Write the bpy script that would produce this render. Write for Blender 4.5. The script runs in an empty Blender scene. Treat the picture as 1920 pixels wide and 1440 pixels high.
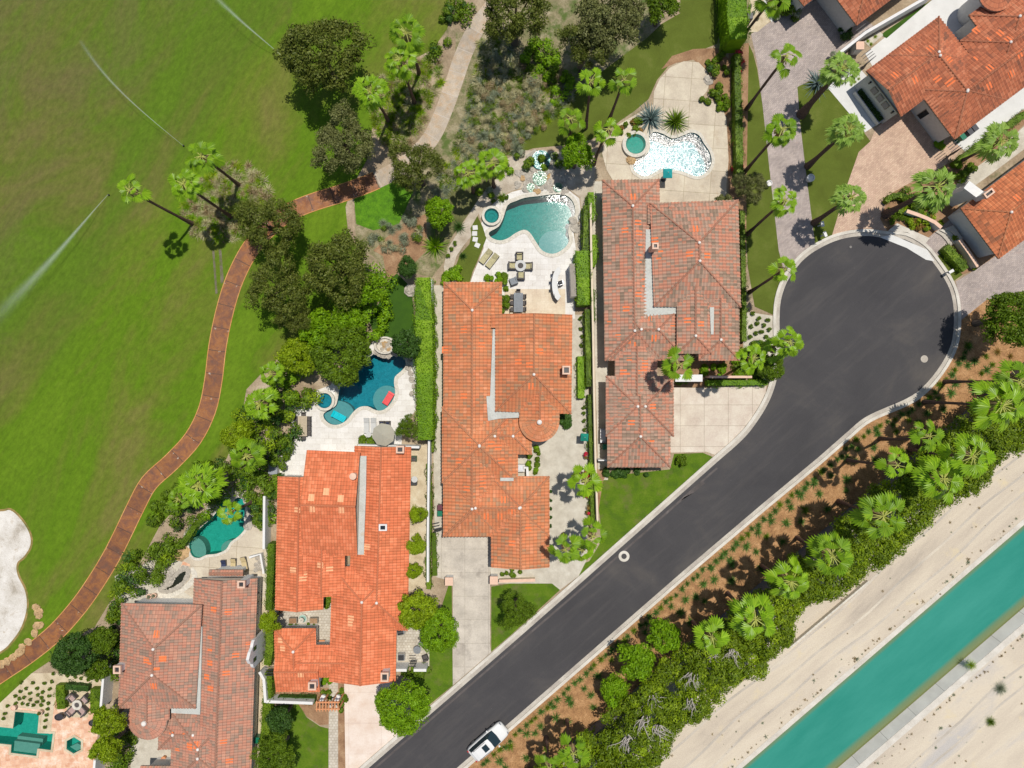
import bpy, math, random
import numpy as np
from mathutils import Vector, geometry
R = math.radians
rnd = random.Random(7)
scene = bpy.context.scene
col = scene.collection
# ---------------------------------------------------------------- camera, sky, sun
H = 75.3                      # height of the drone over the ground, metres
S = 17.0                      # photograph pixels per metre on the ground
cam_d = bpy.data.cameras.new('camera')
cam_d.sensor_width = 36; cam_d.lens = 24.0; cam_d.clip_start = 0.5; cam_d.clip_end = 3000
cam = bpy.data.objects.new('camera', cam_d); col.objects.link(cam)
cam.location = (0, 0, H); cam.rotation_euler = (0, 0, 0)
scene.camera = cam
SUNZ = R(16.2); SUNAZ = math.atan2(0.84, 0.54)
sv = Vector((math.sin(SUNZ)*math.cos(SUNAZ), math.sin(SUNZ)*math.sin(SUNAZ), math.cos(SUNZ)))
w = bpy.data.worlds.new("World"); scene.world = w; w.use_nodes = True
nt = w.node_tree
sky = nt.nodes.new('ShaderNodeTexSky'); sky.sky_type = 'NISHITA'; sky.sun_disc = False
sky.sun_elevation = math.pi/2-SUNZ; sky.sun_rotation = math.pi/2-SUNAZ
bg = nt.nodes['Background']; bg.inputs['Strength'].default_value = 0.078
nt.links.new(sky.outputs[0], bg.inputs[0])
sd = bpy.data.lights.new('sun', 'SUN'); sd.energy = 3.8; sd.angle = R(0.53); sd.color = (1.0, 0.95, 0.87)
so = bpy.data.objects.new('sun', sd); col.objects.link(so)
so.rotation_euler = sv.to_track_quat('Z', 'Y').to_euler(); so.location = (40, 40, 120)
scene.view_settings.view_transform = 'Standard'; scene.view_settings.look = 'None'
scene.view_settings.exposure = 0.03; scene.view_settings.gamma = 1.0
scene.cycles.max_bounces = 6; scene.cycles.transparent_max_bounces = 12
scene.cycles.sample_clamp_indirect = 4.0
# ---------------------------------------------------------------- coordinates
def W(px, py, z=0.0):
    k = (H-z)/H
    return Vector(((px-960)/S*k, (720-py)/S*k, z))
def G2(p): return ((p[0]-960)/S, (720-p[1])/S)
def wpoly(pts, z=0.0): return [W(p[0], p[1], z) for p in pts]
def catmull(pts, n=6, closed=True):
    out = []; m = len(pts)
    rng = range(m) if closed else range(m-1)
    for i in rng:
        if closed: p0, p1, p2, p3 = pts[(i-1) % m], pts[i], pts[(i+1) % m], pts[(i+2) % m]
        else: p0, p1, p2, p3 = pts[max(i-1, 0)], pts[i], pts[i+1], pts[min(i+2, m-1)]
        for j in range(n):
            t = j/n; t2 = t*t; t3 = t2*t
            out.append(tuple(0.5*((2*p1[k])+(-p0[k]+p2[k])*t+(2*p0[k]-5*p1[k]+4*p2[k]-p3[k])*t2+(-p0[k]+3*p1[k]-3*p2[k]+p3[k])*t3) for k in (0, 1)))
    if not closed: out.append(tuple(pts[-1]))
    return out
def circle(cx, cy, r, n=28, ry=None):
    ry = r if ry is None else ry
    return [(cx+r*math.cos(2*math.pi*i/n), cy+ry*math.sin(2*math.pi*i/n)) for i in range(n)]
def area2(p): return sum(p[i][0]*p[(i+1) % len(p)][1]-p[(i+1) % len(p)][0]*p[i][1] for i in range(len(p)))/2
def offset(p, d):
    """offset of a closed px outline; d > 0 grows it"""
    n = len(p); s = 1 if area2(p) > 0 else -1; out = []
    for i in range(n):
        a, b, c = p[i-1], p[i], p[(i+1) % n]
        e1 = Vector((b[0]-a[0], b[1]-a[1])); e2 = Vector((c[0]-b[0], c[1]-b[1]))
        if e1.length < 1e-6 or e2.length < 1e-6: out.append(b); continue
        n1 = Vector((e1.y, -e1.x)).normalized()*s; n2 = Vector((e2.y, -e2.x)).normalized()*s
        m = (n1+n2)
        if m.length < 1e-6: m = n1
        m.normalize(); k = d/max(0.5, m.dot(n1))
        out.append((b[0]+m.x*k, b[1]+m.y*k))
    return out
# ---------------------------------------------------------------- mesh building
def setp(o, label=None, cat=None, group=None, kind=None):
    if label: o['label'] = label
    if cat: o['category'] = cat
    if group: o['group'] = group
    if kind: o['kind'] = kind
    return o
class MB:
    def __init__(s): s.v = []; s.f = []; s.m = []; s.uv = []
    def face(s, pts, mi=0, uv=None):
        b = len(s.v); s.v += [tuple(p) for p in pts]; s.f.append(list(range(b, b+len(pts)))); s.m.append(mi)
        s.uv.append(uv if uv else [(0, 0)]*len(pts))
    def box(s, c, sz, rz=0, mi=0, taper=1.0):
        hx, hy, hz = sz[0]/2, sz[1]/2, sz[2]/2; co, si = math.cos(rz), math.sin(rz)
        P = []
        for z, t in ((-hz, 1), (hz, taper)):
            for x, y in ((-hx, -hy), (hx, -hy), (hx, hy), (-hx, hy)):
                P.append((c[0]+(x*co-y*si)*t, c[1]+(x*si+y*co)*t, c[2]+z))
        for q in ((3, 2, 1, 0), (4, 5, 6, 7), (0, 1, 5, 4), (1, 2, 6, 5), (2, 3, 7, 6), (3, 0, 4, 7)): s.face([P[i] for i in q], mi)
    def prism(s, pts, z0, z1, mi=0, top=True, bottom=True):
        """pts: world xy outline"""
        n = len(pts)
        if area2(pts) < 0: pts = pts[::-1]
        for i in range(n):
            a, b = pts[i], pts[(i+1) % n]
            s.face([(a[0], a[1], z0), (b[0], b[1], z0), (b[0], b[1], z1), (a[0], a[1], z1)], mi)
        tris = geometry.tessellate_polygon([[Vector((p[0], p[1], 0)) for p in pts]])
        for t in tris:
            if top: s.face([(pts[i][0], pts[i][1], z1) for i in t], mi)
            if bottom: s.face([(pts[i][0], pts[i][1], z0) for i in t][::-1], mi)
    def tube(s, path, radii, n=8, mi=0, caps=True):
        rings = []
        for i, p in enumerate(path):
            p = Vector(p)
            d = (Vector(path[min(i+1, len(path)-1)])-Vector(path[max(i-1, 0)]))
            if d.length < 1e-9: d = Vector((0, 0, 1))
            d.normalize()
            a = d.cross(Vector((0, 0, 1)) if abs(d.z) < 0.95 else Vector((1, 0, 0))).normalized(); b = d.cross(a)
            r = radii[i] if hasattr(radii, '__len__') else radii
            rings.append([p+a*r*math.cos(2*math.pi*k/n)+b*r*math.sin(2*math.pi*k/n) for k in range(n)])
        for i in range(len(rings)-1):
            for k in range(n):
                s.face([rings[i][k], rings[i][(k+1) % n], rings[i+1][(k+1) % n], rings[i+1][k]][::-1], mi)
        if caps:
            s.face(rings[0], mi); s.face(rings[-1][::-1], mi)
    def lathe(s, c, prof, n=20, mi=0):
        """prof: (radius, z) from bottom to top"""
        for (r0, z0), (r1, z1) in zip(prof, prof[1:]):
            for k in range(n):
                a, b = 2*math.pi*k/n, 2*math.pi*(k+1)/n
                P = [(c[0]+r*math.cos(t), c[1]+r*math.sin(t), c[2]+z) for r, z, t in ((r0, z0, a), (r0, z0, b), (r1, z1, b), (r1, z1, a))]
                if r0 < 1e-5: P = P[1:]
                elif r1 < 1e-5: P = P[:3]
                s.face(P, mi)
    def build(s, name, mats, parent=None, smooth=False, weld=False):
        me = bpy.data.meshes.new(name); me.from_pydata(s.v, [], s.f)
        uvl = me.uv_layers.new(name='UVMap')
        flat = [c for f in s.uv for u in f for c in u]
        uvl.data.foreach_set('uv', flat)
        me.polygons.foreach_set('material_index', s.m)
        for m in (mats if isinstance(mats, (list, tuple)) else [mats]): me.materials.append(m)
        if weld:
            import bmesh
            bm = bmesh.new(); bm.from_mesh(me); bmesh.ops.remove_doubles(bm, verts=bm.verts, dist=1e-4); bm.to_mesh(me); bm.free()
        if smooth: me.polygons.foreach_set('use_smooth', [True]*len(me.polygons))
        me.update()
        o = bpy.data.objects.new(name, me); col.objects.link(o)
        if parent: o.parent = parent
        return o
def empty(name, loc=(0, 0, 0), rz=0.0, **kw):
    o = bpy.data.objects.new(name, None); col.objects.link(o); o.empty_display_size = 0.3
    o.location = loc; o.rotation_euler = (0, 0, rz)
    return setp(o, **kw)
def dup(o, loc=None, rz=None, sc=None, **kw):
    c = o.copy(); col.objects.link(c)
    for ch in KIDS.get(o.name, []):
        d = ch.copy(); col.objects.link(d); d.parent = c
        for g in KIDS.get(ch.name, []):
            e = g.copy(); col.objects.link(e); e.parent = d
    if loc is not None: c.location = loc
    if rz is not None: c.rotation_euler = (c.rotation_euler[0], c.rotation_euler[1], rz)
    if sc is not None: c.scale = sc if hasattr(sc, '__len__') else (sc, sc, sc)
    return setp(c, **kw)
KIDS = {}
def remember(o):
    KIDS[o.name] = [c for c in bpy.data.objects if c.parent == o]
    for c in KIDS[o.name]: KIDS[c.name] = [g for g in bpy.data.objects if g.parent == c]
def sheet(name, pts, z, mat, holes=(), kind='structure', smooth=0, rot=0.0, **kw):
    """flat ground sheet; pts and holes are photograph pixels on the ground"""
    if smooth: pts = catmull(pts, smooth)
    loops = [[W(p[0], p[1], 0) for p in pts]]+[[W(p[0], p[1], 0) for p in h] for h in holes]
    flat = [p for l in loops for p in l]
    b = MB()
    for t in geometry.tessellate_polygon(loops):
        q = [flat[i] for i in t]
        if (q[1]-q[0]).cross(q[2]-q[0]).z < 0: q = q[::-1]
        b.face([(p.x, p.y, z) for p in q])
    o = b.build(name, mat)
    return setp(o, kind=kind, **kw)
def strip(pts, w0, w1, z0, z1=None, mb=None, mi=0, closed=False):
    """band between two offsets (px, + is to the east/below of travel) of a px polyline"""
    b = mb or MB(); n = len(pts); L = []; acc = 0
    for i in range(n):
        a = pts[i-1] if (i or closed) else pts[i]; c = pts[(i+1) % n] if (i < n-1 or closed) else pts[i]
        d = Vector((c[0]-a[0], c[1]-a[1])).normalized(); nn = Vector((-d.y, d.x))
        if i: acc += math.dist(pts[i], pts[i-1])/S
        L.append((Vector(pts[i])+nn*w0, Vector(pts[i])+nn*w1, acc))
    z1 = z0 if z1 is None else z1
    for i in range(n if closed else n-1):
        A, B = L[i], L[(i+1) % n]
        b1 = B[2] if i < n-1 else acc+1
        q = [W(*A[0]), W(*A[1]), W(*B[1]), W(*B[0])]
        zz = [z0, z1, z1, z0]; uv = [(0, A[2]), (1, A[2]), (1, b1), (0, b1)]
        P = [(p.x, p.y, h) for p, h in zip(q, zz)]
        if (q[1]-q[0]).cross(q[2]-q[0]).z < 0: P = P[::-1]; uv = uv[::-1]
        b.face(P, mi, uv)
    return b
def wall_line(pts, width, z0, z1, mb=None, mi=0, closed=False):
    """upright wall along ground px polyline, width in metres"""
    b = mb or MB(); P = [W(p[0], p[1]).xy for p in pts]; n = len(P); A = []; B = []
    for i in range(n):
        a = P[i-1] if (i or closed) else P[i]; c = P[(i+1) % n] if (i < n-1 or closed) else P[i]
        d = (c-a).normalized(); nn = Vector((-d.y, d.x))*width/2
        A.append(P[i]+nn); B.append(P[i]-nn)
    for i in range(n if closed else n-1):
        j = (i+1) % n
        for q in ([(*A[i], z1), (*B[i], z1), (*B[j], z1), (*A[j], z1)], [(*A[i], z0), (*A[i], z1), (*A[j], z1), (*A[j], z0)], [(*B[j], z0), (*B[j], z1), (*B[i], z1), (*B[i], z0)]): b.face(q, mi)
    if not closed:
        b.face([(*A[0], z0), (*B[0], z0), (*B[0], z1), (*A[0], z1)], mi); b.face([(*B[-1], z0), (*A[-1], z0), (*A[-1], z1), (*B[-1], z1)], mi)
    return b
# ---------------------------------------------------------------- materials
class NT:
    def __init__(s, name):
        s.m = bpy.data.materials.new(name); s.m.use_nodes = True; s.t = s.m.node_tree; s.p = s.t.nodes['Principled BSDF']; s.out = s.t.nodes['Material Output']
    def n(s, typ, **kw):
        x = s.t.nodes.new(typ)
        for k, v in kw.items():
            if k in x.inputs: s.set(x.inputs[k], v)
            else: setattr(x, k, v)
        return x
    def set(s, sock, v):
        if isinstance(v, bpy.types.NodeSocket): s.t.links.new(v, sock)
        else:
            if hasattr(sock.default_value, '__len__') and hasattr(v, '__len__') and len(sock.default_value) == 4 and len(v) == 3: v = (*v, 1)
            sock.default_value = v
    def link(s, a, b): s.t.links.new(a, b)
    def pos(s): return s.n('ShaderNodeNewGeometry').outputs['Position']
    def obj(s): return s.n('ShaderNodeTexCoord').outputs['Object']
    def uv(s): return s.n('ShaderNodeTexCoord').outputs['UV']
    def noise(s, scale, vec=None, detail=4, rough=0.6, dist=0.0):
        x = s.n('ShaderNodeTexNoise'); x.inputs['Scale'].default_value = scale; x.inputs['Detail'].default_value = detail; x.inputs['Roughness'].default_value = rough; x.inputs['Distortion'].default_value = dist
        if vec is not None: s.link(vec, x.inputs['Vector'])
        return x.outputs['Fac']
    def ramp(s, fac, stops, interp='LINEAR'):
        x = s.n('ShaderNodeValToRGB'); s.link(fac, x.inputs[0]); x.color_ramp.interpolation = interp
        e = x.color_ramp.elements
        while len(e) < len(stops): e.new(0.5)
        for i, (p, c) in enumerate(stops): e[i].position = p; e[i].color = (*c, 1) if len(c) == 3 else c
        return x.outputs[0]
    def mix(s, fac, a, b, mode='MIX'):
        x = s.n('ShaderNodeMix'); x.data_type = 'RGBA'; x.blend_type = mode
        s.set(x.inputs[0], fac); s.set(x.inputs[6], a); s.set(x.inputs[7], b)
        return x.outputs[2]
    def math(s, op, a, b=0.0, c=None):
        x = s.n('ShaderNodeMath'); x.operation = op; s.set(x.inputs[0], a); s.set(x.inputs[1], b)
        if c is not None: s.set(x.inputs[2], c)
        return x.outputs[0]
    def mapping(s, vec, scale=(1, 1, 1), rot=0.0, loc=(0, 0, 0)):
        if rot and tuple(scale) != (1, 1, 1): vec = s.mapping(vec, rot=rot); rot = 0.0   # turn first, then stretch
        x = s.n('ShaderNodeMapping'); s.link(vec, x.inputs[0]); x.inputs['Scale'].default_value = scale; x.inputs['Rotation'].default_value = (0, 0, rot); x.inputs['Location'].default_value = loc
        return x.outputs[0]
    def bump(s, h, strength=0.3, dist=0.02):
        x = s.n('ShaderNodeBump'); x.inputs['Strength'].default_value = strength; x.inputs['Distance'].default_value = dist
        s.link(h, x.inputs['Height']); s.link(x.outputs[0], s.p.inputs['Normal']); return x
    def done(s, color=None, rough=0.8, spec=0.3, metal=0.0):
        if color is not None: s.set(s.p.inputs['Base Color'], color)
        s.set(s.p.inputs['Roughness'], rough); s.p.inputs['Specular IOR Level'].default_value = spec; s.p.inputs['Metallic'].default_value = metal
        return s.m
def plain(name, c, rough=0.6, spec=0.4, metal=0.0, var=0.12, scale=3.0):
    t = NT(name); f = t.noise(scale, t.obj(), 5)
    d = tuple(x*(1-var) for x in c); e = tuple(min(1, x*(1+var)) for x in c)
    return t.done(t.ramp(f, [(0.3, d), (0.7, e)]), rough, spec, metal)
def mottled(name, stops, scale=0.5, fine=6.0, fine_amt=0.35, rough=0.9, bump=0.2, patch=None, aniso=None, rot=0):
    """ground-like material in world coordinates"""
    t = NT(name); p = t.pos(); q = t.mapping(p, aniso or (1, 1, 1), rot)
    c = t.ramp(t.noise(scale, q, 6, 0.62, 0.3), stops)
    f = t.noise(fine, p, 5, 0.7)
    c = t.mix(fine_amt, c, t.ramp(f, [(0.25, (0.25, 0.25, 0.25)), (0.75, (0.85, 0.85, 0.85))]), 'OVERLAY')
    if patch:
        pc, ps, lo, hi = patch
        c = t.mix(t.ramp(t.noise(ps, p, 5, 0.65), [(lo, (0, 0, 0)), (hi, (1, 1, 1))]), c, pc)
    t.bump(f, bump, 0.03)
    return t.done(c, rough, 0.2)
def slabs(name, c1, c2, joint, bw, bh, rot=0.0, mortar=0.02, offset_=0.5, noise_sc=0.6, stain=None, rough=0.85, fine_amt=0.25):
    t = NT(name); p = t.mapping(t.pos(), rot=rot)
    b = t.n('ShaderNodeTexBrick'); t.link(p, b.inputs['Vector']); b.offset = offset_
    b.inputs['Scale'].default_value = 1.0; b.inputs['Brick Width'].default_value = bw; b.inputs['Row Height'].default_value = bh
    b.inputs['Mortar Size'].default_value = mortar; b.inputs['Mortar Smooth'].default_value = 0.1; b.inputs['Bias'].default_value = 0
    for k, v in (('Color1', c1), ('Color2', c2), ('Mortar', joint)): b.inputs[k].default_value = (*v, 1)
    c = t.mix(0.45, b.outputs['Color'], t.ramp(t.noise(noise_sc, t.pos(), 6, 0.65), [(0.3, (0.3,)*3), (0.7, (0.72,)*3)]), 'OVERLAY')
    f = t.noise(7, t.pos(), 5, 0.7)
    c = t.mix(fine_amt, c, t.ramp(f, [(0.25, (0.25,)*3), (0.75, (0.8,)*3)]), 'OVERLAY')
    if stain:
        sc_, ss, lo, hi = stain
        c = t.mix(t.ramp(t.noise(ss, t.pos(), 6, 0.7), [(lo, (0, 0, 0)), (hi, (1, 1, 1))]), c, sc_)
    t.bump(f, 0.15, 0.02)
    return t.done(c, rough, 0.25)
def leafm(name, c1, c2, c3=None, trans=0.35, rough=0.55, spec=0.3):
    t = NT(name); g = t.n('ShaderNodeNewGeometry').outputs['Random Per Island']
    stops = [(0.0, c1), (0.6, c2), (1.0, c3 or c2)]
    c = t.ramp(g, stops)
    lo = t.noise(0.9, t.pos(), 3)
    c = t.mix(0.5, c, t.ramp(lo, [(0.3, (0.3,)*3), (0.7, (0.7,)*3)]), 'OVERLAY')
    t.done(c, rough, spec)
    tr = t.n('ShaderNodeBsdfTranslucent'); t.link(c, tr.inputs[0])
    mx = t.n('ShaderNodeMixShader'); mx.inputs[0].default_value = trans
    t.link(t.p.outputs[0], mx.inputs[1]); t.link(tr.outputs[0], mx.inputs[2]); t.link(mx.outputs[0], t.out.inputs[0])
    return t.m
def roof_mat(name, pal, pw=0.3, ph=0.42, big=0.5, weather=None):
    t = NT(name); uv = t.uv()
    x = t.n('ShaderNodeSeparateXYZ'); t.link(uv, x.inputs[0])
    fu = t.math('FLOOR', t.math('DIVIDE', x.outputs[0], pw)); fv = t.math('FLOOR', t.math('DIVIDE', x.outputs[1], ph))
    cx = t.n('ShaderNodeCombineXYZ'); t.link(fu, cx.inputs[0]); t.link(fv, cx.inputs[1])
    wn = t.n('ShaderNodeTexWhiteNoise'); wn.noise_dimensions = '2D'; t.link(cx.outputs[0], wn.inputs['Vector'])
    # tiles come in bundles: neighbours tend to share a batch colour
    cb = t.n('ShaderNodeCombineXYZ'); t.link(t.math('FLOOR', t.math('DIVIDE', x.outputs[0], pw*3)), cb.inputs[0]); t.link(t.math('FLOOR', t.math('DIVIDE', x.outputs[1], ph*2)), cb.inputs[1])
    wb = t.n('ShaderNodeTexWhiteNoise'); wb.noise_dimensions = '2D'; t.link(cb.outputs[0], wb.inputs['Vector'])
    v = t.math('ADD', t.math('MULTIPLY', wn.outputs['Value'], 0.62), t.math('MULTIPLY', wb.outputs['Value'], 0.38))
    c = t.ramp(v, pal)
    c = t.mix(big, c, t.ramp(t.noise(0.35, t.pos(), 5, 0.6), [(0.3, (0.34,)*3), (0.7, (0.66,)*3)]), 'OVERLAY')
    if weather: c = t.mix(t.ramp(t.noise(0.9, t.pos(), 6, 0.7), [(0.5, (0, 0, 0)), (0.75, (0.7,)*3)]), c, weather)
    fr = t.math('FRACT', t.math('DIVIDE', x.outputs[1], ph))
    shadow_gap = t.math('LESS_THAN', fr, 0.10)  # shadow at each tile butt joint, painted in as a darker line
    c = t.mix(t.math('MULTIPLY', shadow_gap, 0.45), c, tuple(q*0.25 for q in pal[0][1]))
    b = t.n('ShaderNodeBump'); b.inputs['Strength'].default_value = 0.7; b.inputs['Distance'].default_value = 0.035; t.link(fr, b.inputs['Height'])
    t.link(b.outputs[0], t.p.inputs['Normal'])
    return t.done(c, 0.8, 0.25)
# ---------------------------------------------------------------- the palette
m_ground = mottled('gravel_soil', [(0.3, (0.22, 0.16, 0.10)), (0.55, (0.36, 0.28, 0.19)), (0.75, (0.45, 0.38, 0.28))], 0.35, 5, 0.5, patch=((0.10, 0.11, 0.04), 0.25, 0.55, 0.7))
def lawn_mat():
    t = NT('fairway_grass'); p = t.pos()
    q = t.mapping(p, (1.0, 0.35, 1), R(35))
    n1 = t.noise(0.09, q, 7, 0.62, 0.6)
    c = t.ramp(n1, [(0.36, (0.150, 0.145, 0.034)), (0.45, (0.115, 0.155, 0.016)), (0.53, (0.090, 0.168, 0.006)), (0.66, (0.118, 0.200, 0.010))])
    # the unmown, drier side of the fairway lies north-west of a sweeping mowing line
    sp = t.n('ShaderNodeSeparateXYZ'); t.link(p, sp.inputs[0])
    g = t.math('ADD', t.math('MULTIPLY', t.math('ADD', sp.outputs[0], 27.5), -0.818), t.math('MULTIPLY', t.math('SUBTRACT', sp.outputs[1], 35.9), 0.575))
    g = t.math('ADD', g, t.math('MULTIPLY', t.noise(0.05, p, 3), 9.0)); g = t.math('SUBTRACT', g, 4.0)
    side = t.ramp(t.math('DIVIDE', g, 2.5), [(0.0, (0, 0, 0)), (1.0, (1, 1, 1))])
    c = t.mix(t.math('MULTIPLY', side, 0.6), c, t.ramp(n1, [(0.36, (0.135, 0.118, 0.038)), (0.46, (0.098, 0.118, 0.020)), (0.58, (0.075, 0.135, 0.010))]))
    far = t.math('MULTIPLY', g, 0.010)
    dry = t.math('ADD', t.noise(0.16, t.mapping(p, (1, 0.45, 1), R(35)), 8, 0.72, 0.5), far)
    c = t.mix(t.ramp(dry, [(0.60, (0, 0, 0)), (0.86, (0.7,)*3)]), c, (0.135, 0.105, 0.045))
    f = t.noise(2.2, t.mapping(p, (1, 0.5, 1), R(35)), 7, 0.75)
    c = t.mix(0.65, c, t.ramp(f, [(0.3, (0.3,)*3), (0.7, (0.7,)*3)]), 'OVERLAY')
    f2 = t.noise(14, p, 3, 0.8)
    c = t.mix(0.45, c, t.ramp(f2, [(0.3, (0.3,)*3), (0.7, (0.7,)*3)]), 'OVERLAY')
    bare = t.noise(0.33, t.mapping(p, loc=(17, 3, 0)), 6, 0.75)
    c = t.mix(t.ramp(bare, [(0.74, (0, 0, 0)), (0.78, (0.8,)*3)]), c, (0.22, 0.19, 0.13))
    t.bump(f2, 0.3, 0.04)
    return t.done(c, 0.85, 0.15)
m_fairway = lawn_mat()
m_lawn = mottled('garden_lawn', [(0.3, (0.055, 0.105, 0.008)), (0.5, (0.080, 0.145, 0.006)), (0.72, (0.115, 0.170, 0.014))], 0.7, 9, 0.55, patch=((0.14, 0.13, 0.045), 0.6, 0.52, 0.75))
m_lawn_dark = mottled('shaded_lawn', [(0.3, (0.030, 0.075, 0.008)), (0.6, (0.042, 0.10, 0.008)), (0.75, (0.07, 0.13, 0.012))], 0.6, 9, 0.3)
m_lawn_olive = mottled('olive_lawn', [(0.3, (0.075, 0.095, 0.012)), (0.55, (0.095, 0.125, 0.016)), (0.75, (0.13, 0.15, 0.03))], 0.35, 9, 0.35)
m_cover = mottled('ground_cover', [(0.3, (0.05, 0.13, 0.008)), (0.55, (0.08, 0.20, 0.008)), (0.75, (0.11, 0.24, 0.012))], 1.6, 8, 0.7, bump=0.6)
m_mulch = mottled('bark_mulch', [(0.3, (0.21, 0.11, 0.05)), (0.5, (0.32, 0.175, 0.078)), (0.7, (0.42, 0.245, 0.12))], 1.1, 7, 0.95, bump=0.5)
m_dirt = mottled('brown_dirt', [(0.3, (0.20, 0.11, 0.06)), (0.55, (0.30, 0.18, 0.10)), (0.75, (0.40, 0.27, 0.16))], 0.8, 10, 0.6)
m_dry = mottled('dry_bed', [(0.3, (0.12, 0.13, 0.05)), (0.5, (0.22, 0.19, 0.105)), (0.7, (0.34, 0.29, 0.19))], 0.8, 6, 0.7, bump=0.6, patch=((0.09, 0.13, 0.03), 0.5, 0.52, 0.64))
m_gravel = mottled('pale_gravel', [(0.3, (0.40, 0.36, 0.29)), (0.55, (0.50, 0.46, 0.38)), (0.75, (0.58, 0.54, 0.46))], 0.9, 16, 0.45)
m_gravel_tan = mottled('tan_gravel', [(0.3, (0.42, 0.34, 0.22)), (0.55, (0.55, 0.46, 0.32)), (0.75, (0.62, 0.55, 0.42))], 1.0, 16, 0.45)
m_sand = mottled('canal_bank_sand', [(0.32, (0.36, 0.31, 0.255)), (0.44, (0.50, 0.43, 0.34)), (0.56, (0.58, 0.50, 0.39)), (0.68, (0.45, 0.42, 0.385))], 0.22, 11, 0.35, aniso=(0.22, 1, 1), rot=R(-41), patch=((0.62, 0.52, 0.34), 0.4, 0.6, 0.75))
m_bunker = mottled('bunker_sand', [(0.33, (0.36, 0.32, 0.26)), (0.45, (0.54, 0.50, 0.44)), (0.62, (0.67, 0.635, 0.575))], 0.45, 12, 0.55, patch=((0.38, 0.30, 0.20), 0.9, 0.6, 0.75))
def asphalt():
    t = NT('asphalt'); p = t.pos()
    c = t.ramp(t.noise(0.12, p, 6, 0.6, 0.5), [(0.3, (0.048, 0.046, 0.049)), (0.55, (0.062, 0.059, 0.061)), (0.75, (0.098, 0.088, 0.080))])
    f = t.noise(22, p, 4, 0.8)
    c = t.mix(0.5, c, t.ramp(f, [(0.3, (0.3,)*3), (0.72, (0.7,)*3)]), 'OVERLAY')
    sc = t.noise(0.7, t.mapping(p, (0.12, 1, 1), R(-41)), 6, 0.7)
    c = t.mix(t.ramp(sc, [(0.50, (0, 0, 0)), (0.8, (0.34,)*3)]), c, (0.135, 0.122, 0.11))
    v = t.n('ShaderNodeTexVoronoi'); v.inputs['Scale'].default_value = 0.9; t.link(p, v.inputs['Vector'])
    c = t.mix(t.ramp(v.outputs['Distance'], [(0.0, (0.5,)*3), (0.03, (0, 0, 0))]), c, (0.35, 0.34, 0.33))
    t.bump(f, 0.25, 0.02)
    return t.done(c, 0.88, 0.25)
m_asphalt = asphalt()
m_oldasphalt = mottled('worn_asphalt_edge', [(0.3, (0.07, 0.062, 0.06)), (0.6, (0.115, 0.10, 0.095)), (0.75, (0.17, 0.15, 0.14))], 0.6, 12, 0.5)
m_kerb = mottled('kerb_concrete', [(0.3, (0.47, 0.43, 0.37)), (0.55, (0.58, 0.54, 0.47)), (0.75, (0.66, 0.62, 0.55))], 0.6, 10, 0.35)
m_gutter = mottled('gutter_concrete', [(0.3, (0.33, 0.29, 0.25)), (0.55, (0.45, 0.41, 0.35)), (0.75, (0.56, 0.52, 0.45))], 0.5, 10, 0.45)
m_drive_b = slabs('driveway_concrete', (0.47, 0.42, 0.35), (0.51, 0.46, 0.39), (0.34, 0.30, 0.24), 2.6, 2.6, 0, 0.02, 0, stain=((0.24, 0.21, 0.18), 0.5, 0.54, 0.78))
m_drive_c = slabs('driveway_scored_concrete', (0.56, 0.48, 0.39), (0.60, 0.52, 0.43), (0.36, 0.30, 0.23), 2.65, 2.3, 0, 0.025, 0, stain=((0.42, 0.32, 0.23), 0.35, 0.62, 0.85))
m_drive_a = slabs('driveway_pink_concrete', (0.68, 0.56, 0.47), (0.71, 0.60, 0.50), (0.56, 0.45, 0.38), 3.6, 3.4, 0, 0.02, 0)
m_deck_c = slabs('deck_concrete', (0.50, 0.43, 0.33), (0.56, 0.49, 0.38), (0.36, 0.30, 0.21), 2.9, 2.5, R(4), 0.03, 0, stain=((0.36, 0.24, 0.14), 0.25, 0.6, 0.85))
m_trav = slabs('white_travertine', (0.63, 0.60, 0.555), (0.71, 0.685, 0.64), (0.52, 0.48, 0.43), 0.9, 0.6, 0, 0.012, 0.5, fine_amt=0.3)
m_trav_cream = slabs('cream_travertine', (0.58, 0.48, 0.35), (0.64, 0.54, 0.41), (0.52, 0.44, 0.33), 0.9, 0.9, 0, 0.01, 0.5)
m_white = mottled('white_concrete', [(0.3, (0.58, 0.575, 0.55)), (0.6, (0.65, 0.645, 0.62)), (0.75, (0.70, 0.69, 0.67))], 0.5, 9, 0.15)
m_pav_grey = slabs('grey_pavers', (0.33, 0.28, 0.26), (0.44, 0.37, 0.33), (0.24, 0.20, 0.18), 0.30, 0.15, R(-40), 0.012, 0.5, stain=((0.42, 0.30, 0.25), 0.8, 0.6, 0.8))
m_pav_pink = slabs('pink_pavers', (0.46, 0.31, 0.23), (0.56, 0.40, 0.29), (0.36, 0.25, 0.18), 0.34, 0.2, R(-40), 0.012, 0.5, stain=((0.62, 0.47, 0.31), 0.7, 0.58, 0.8))
m_pav_terra = slabs('terracotta_pavers', (0.62, 0.33, 0.20), (0.75, 0.50, 0.34), (0.64, 0.44, 0.32), 0.5, 0.5, R(-7), 0.012, 0.0, noise_sc=0.9, stain=((0.80, 0.66, 0.54), 0.9, 0.5, 0.7))
m_flag = slabs('courtyard_flagstones', (0.46, 0.41, 0.33), (0.55, 0.50, 0.42), (0.33, 0.28, 0.21), 0.35, 0.3, 0, 0.02, 0.5)
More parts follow.
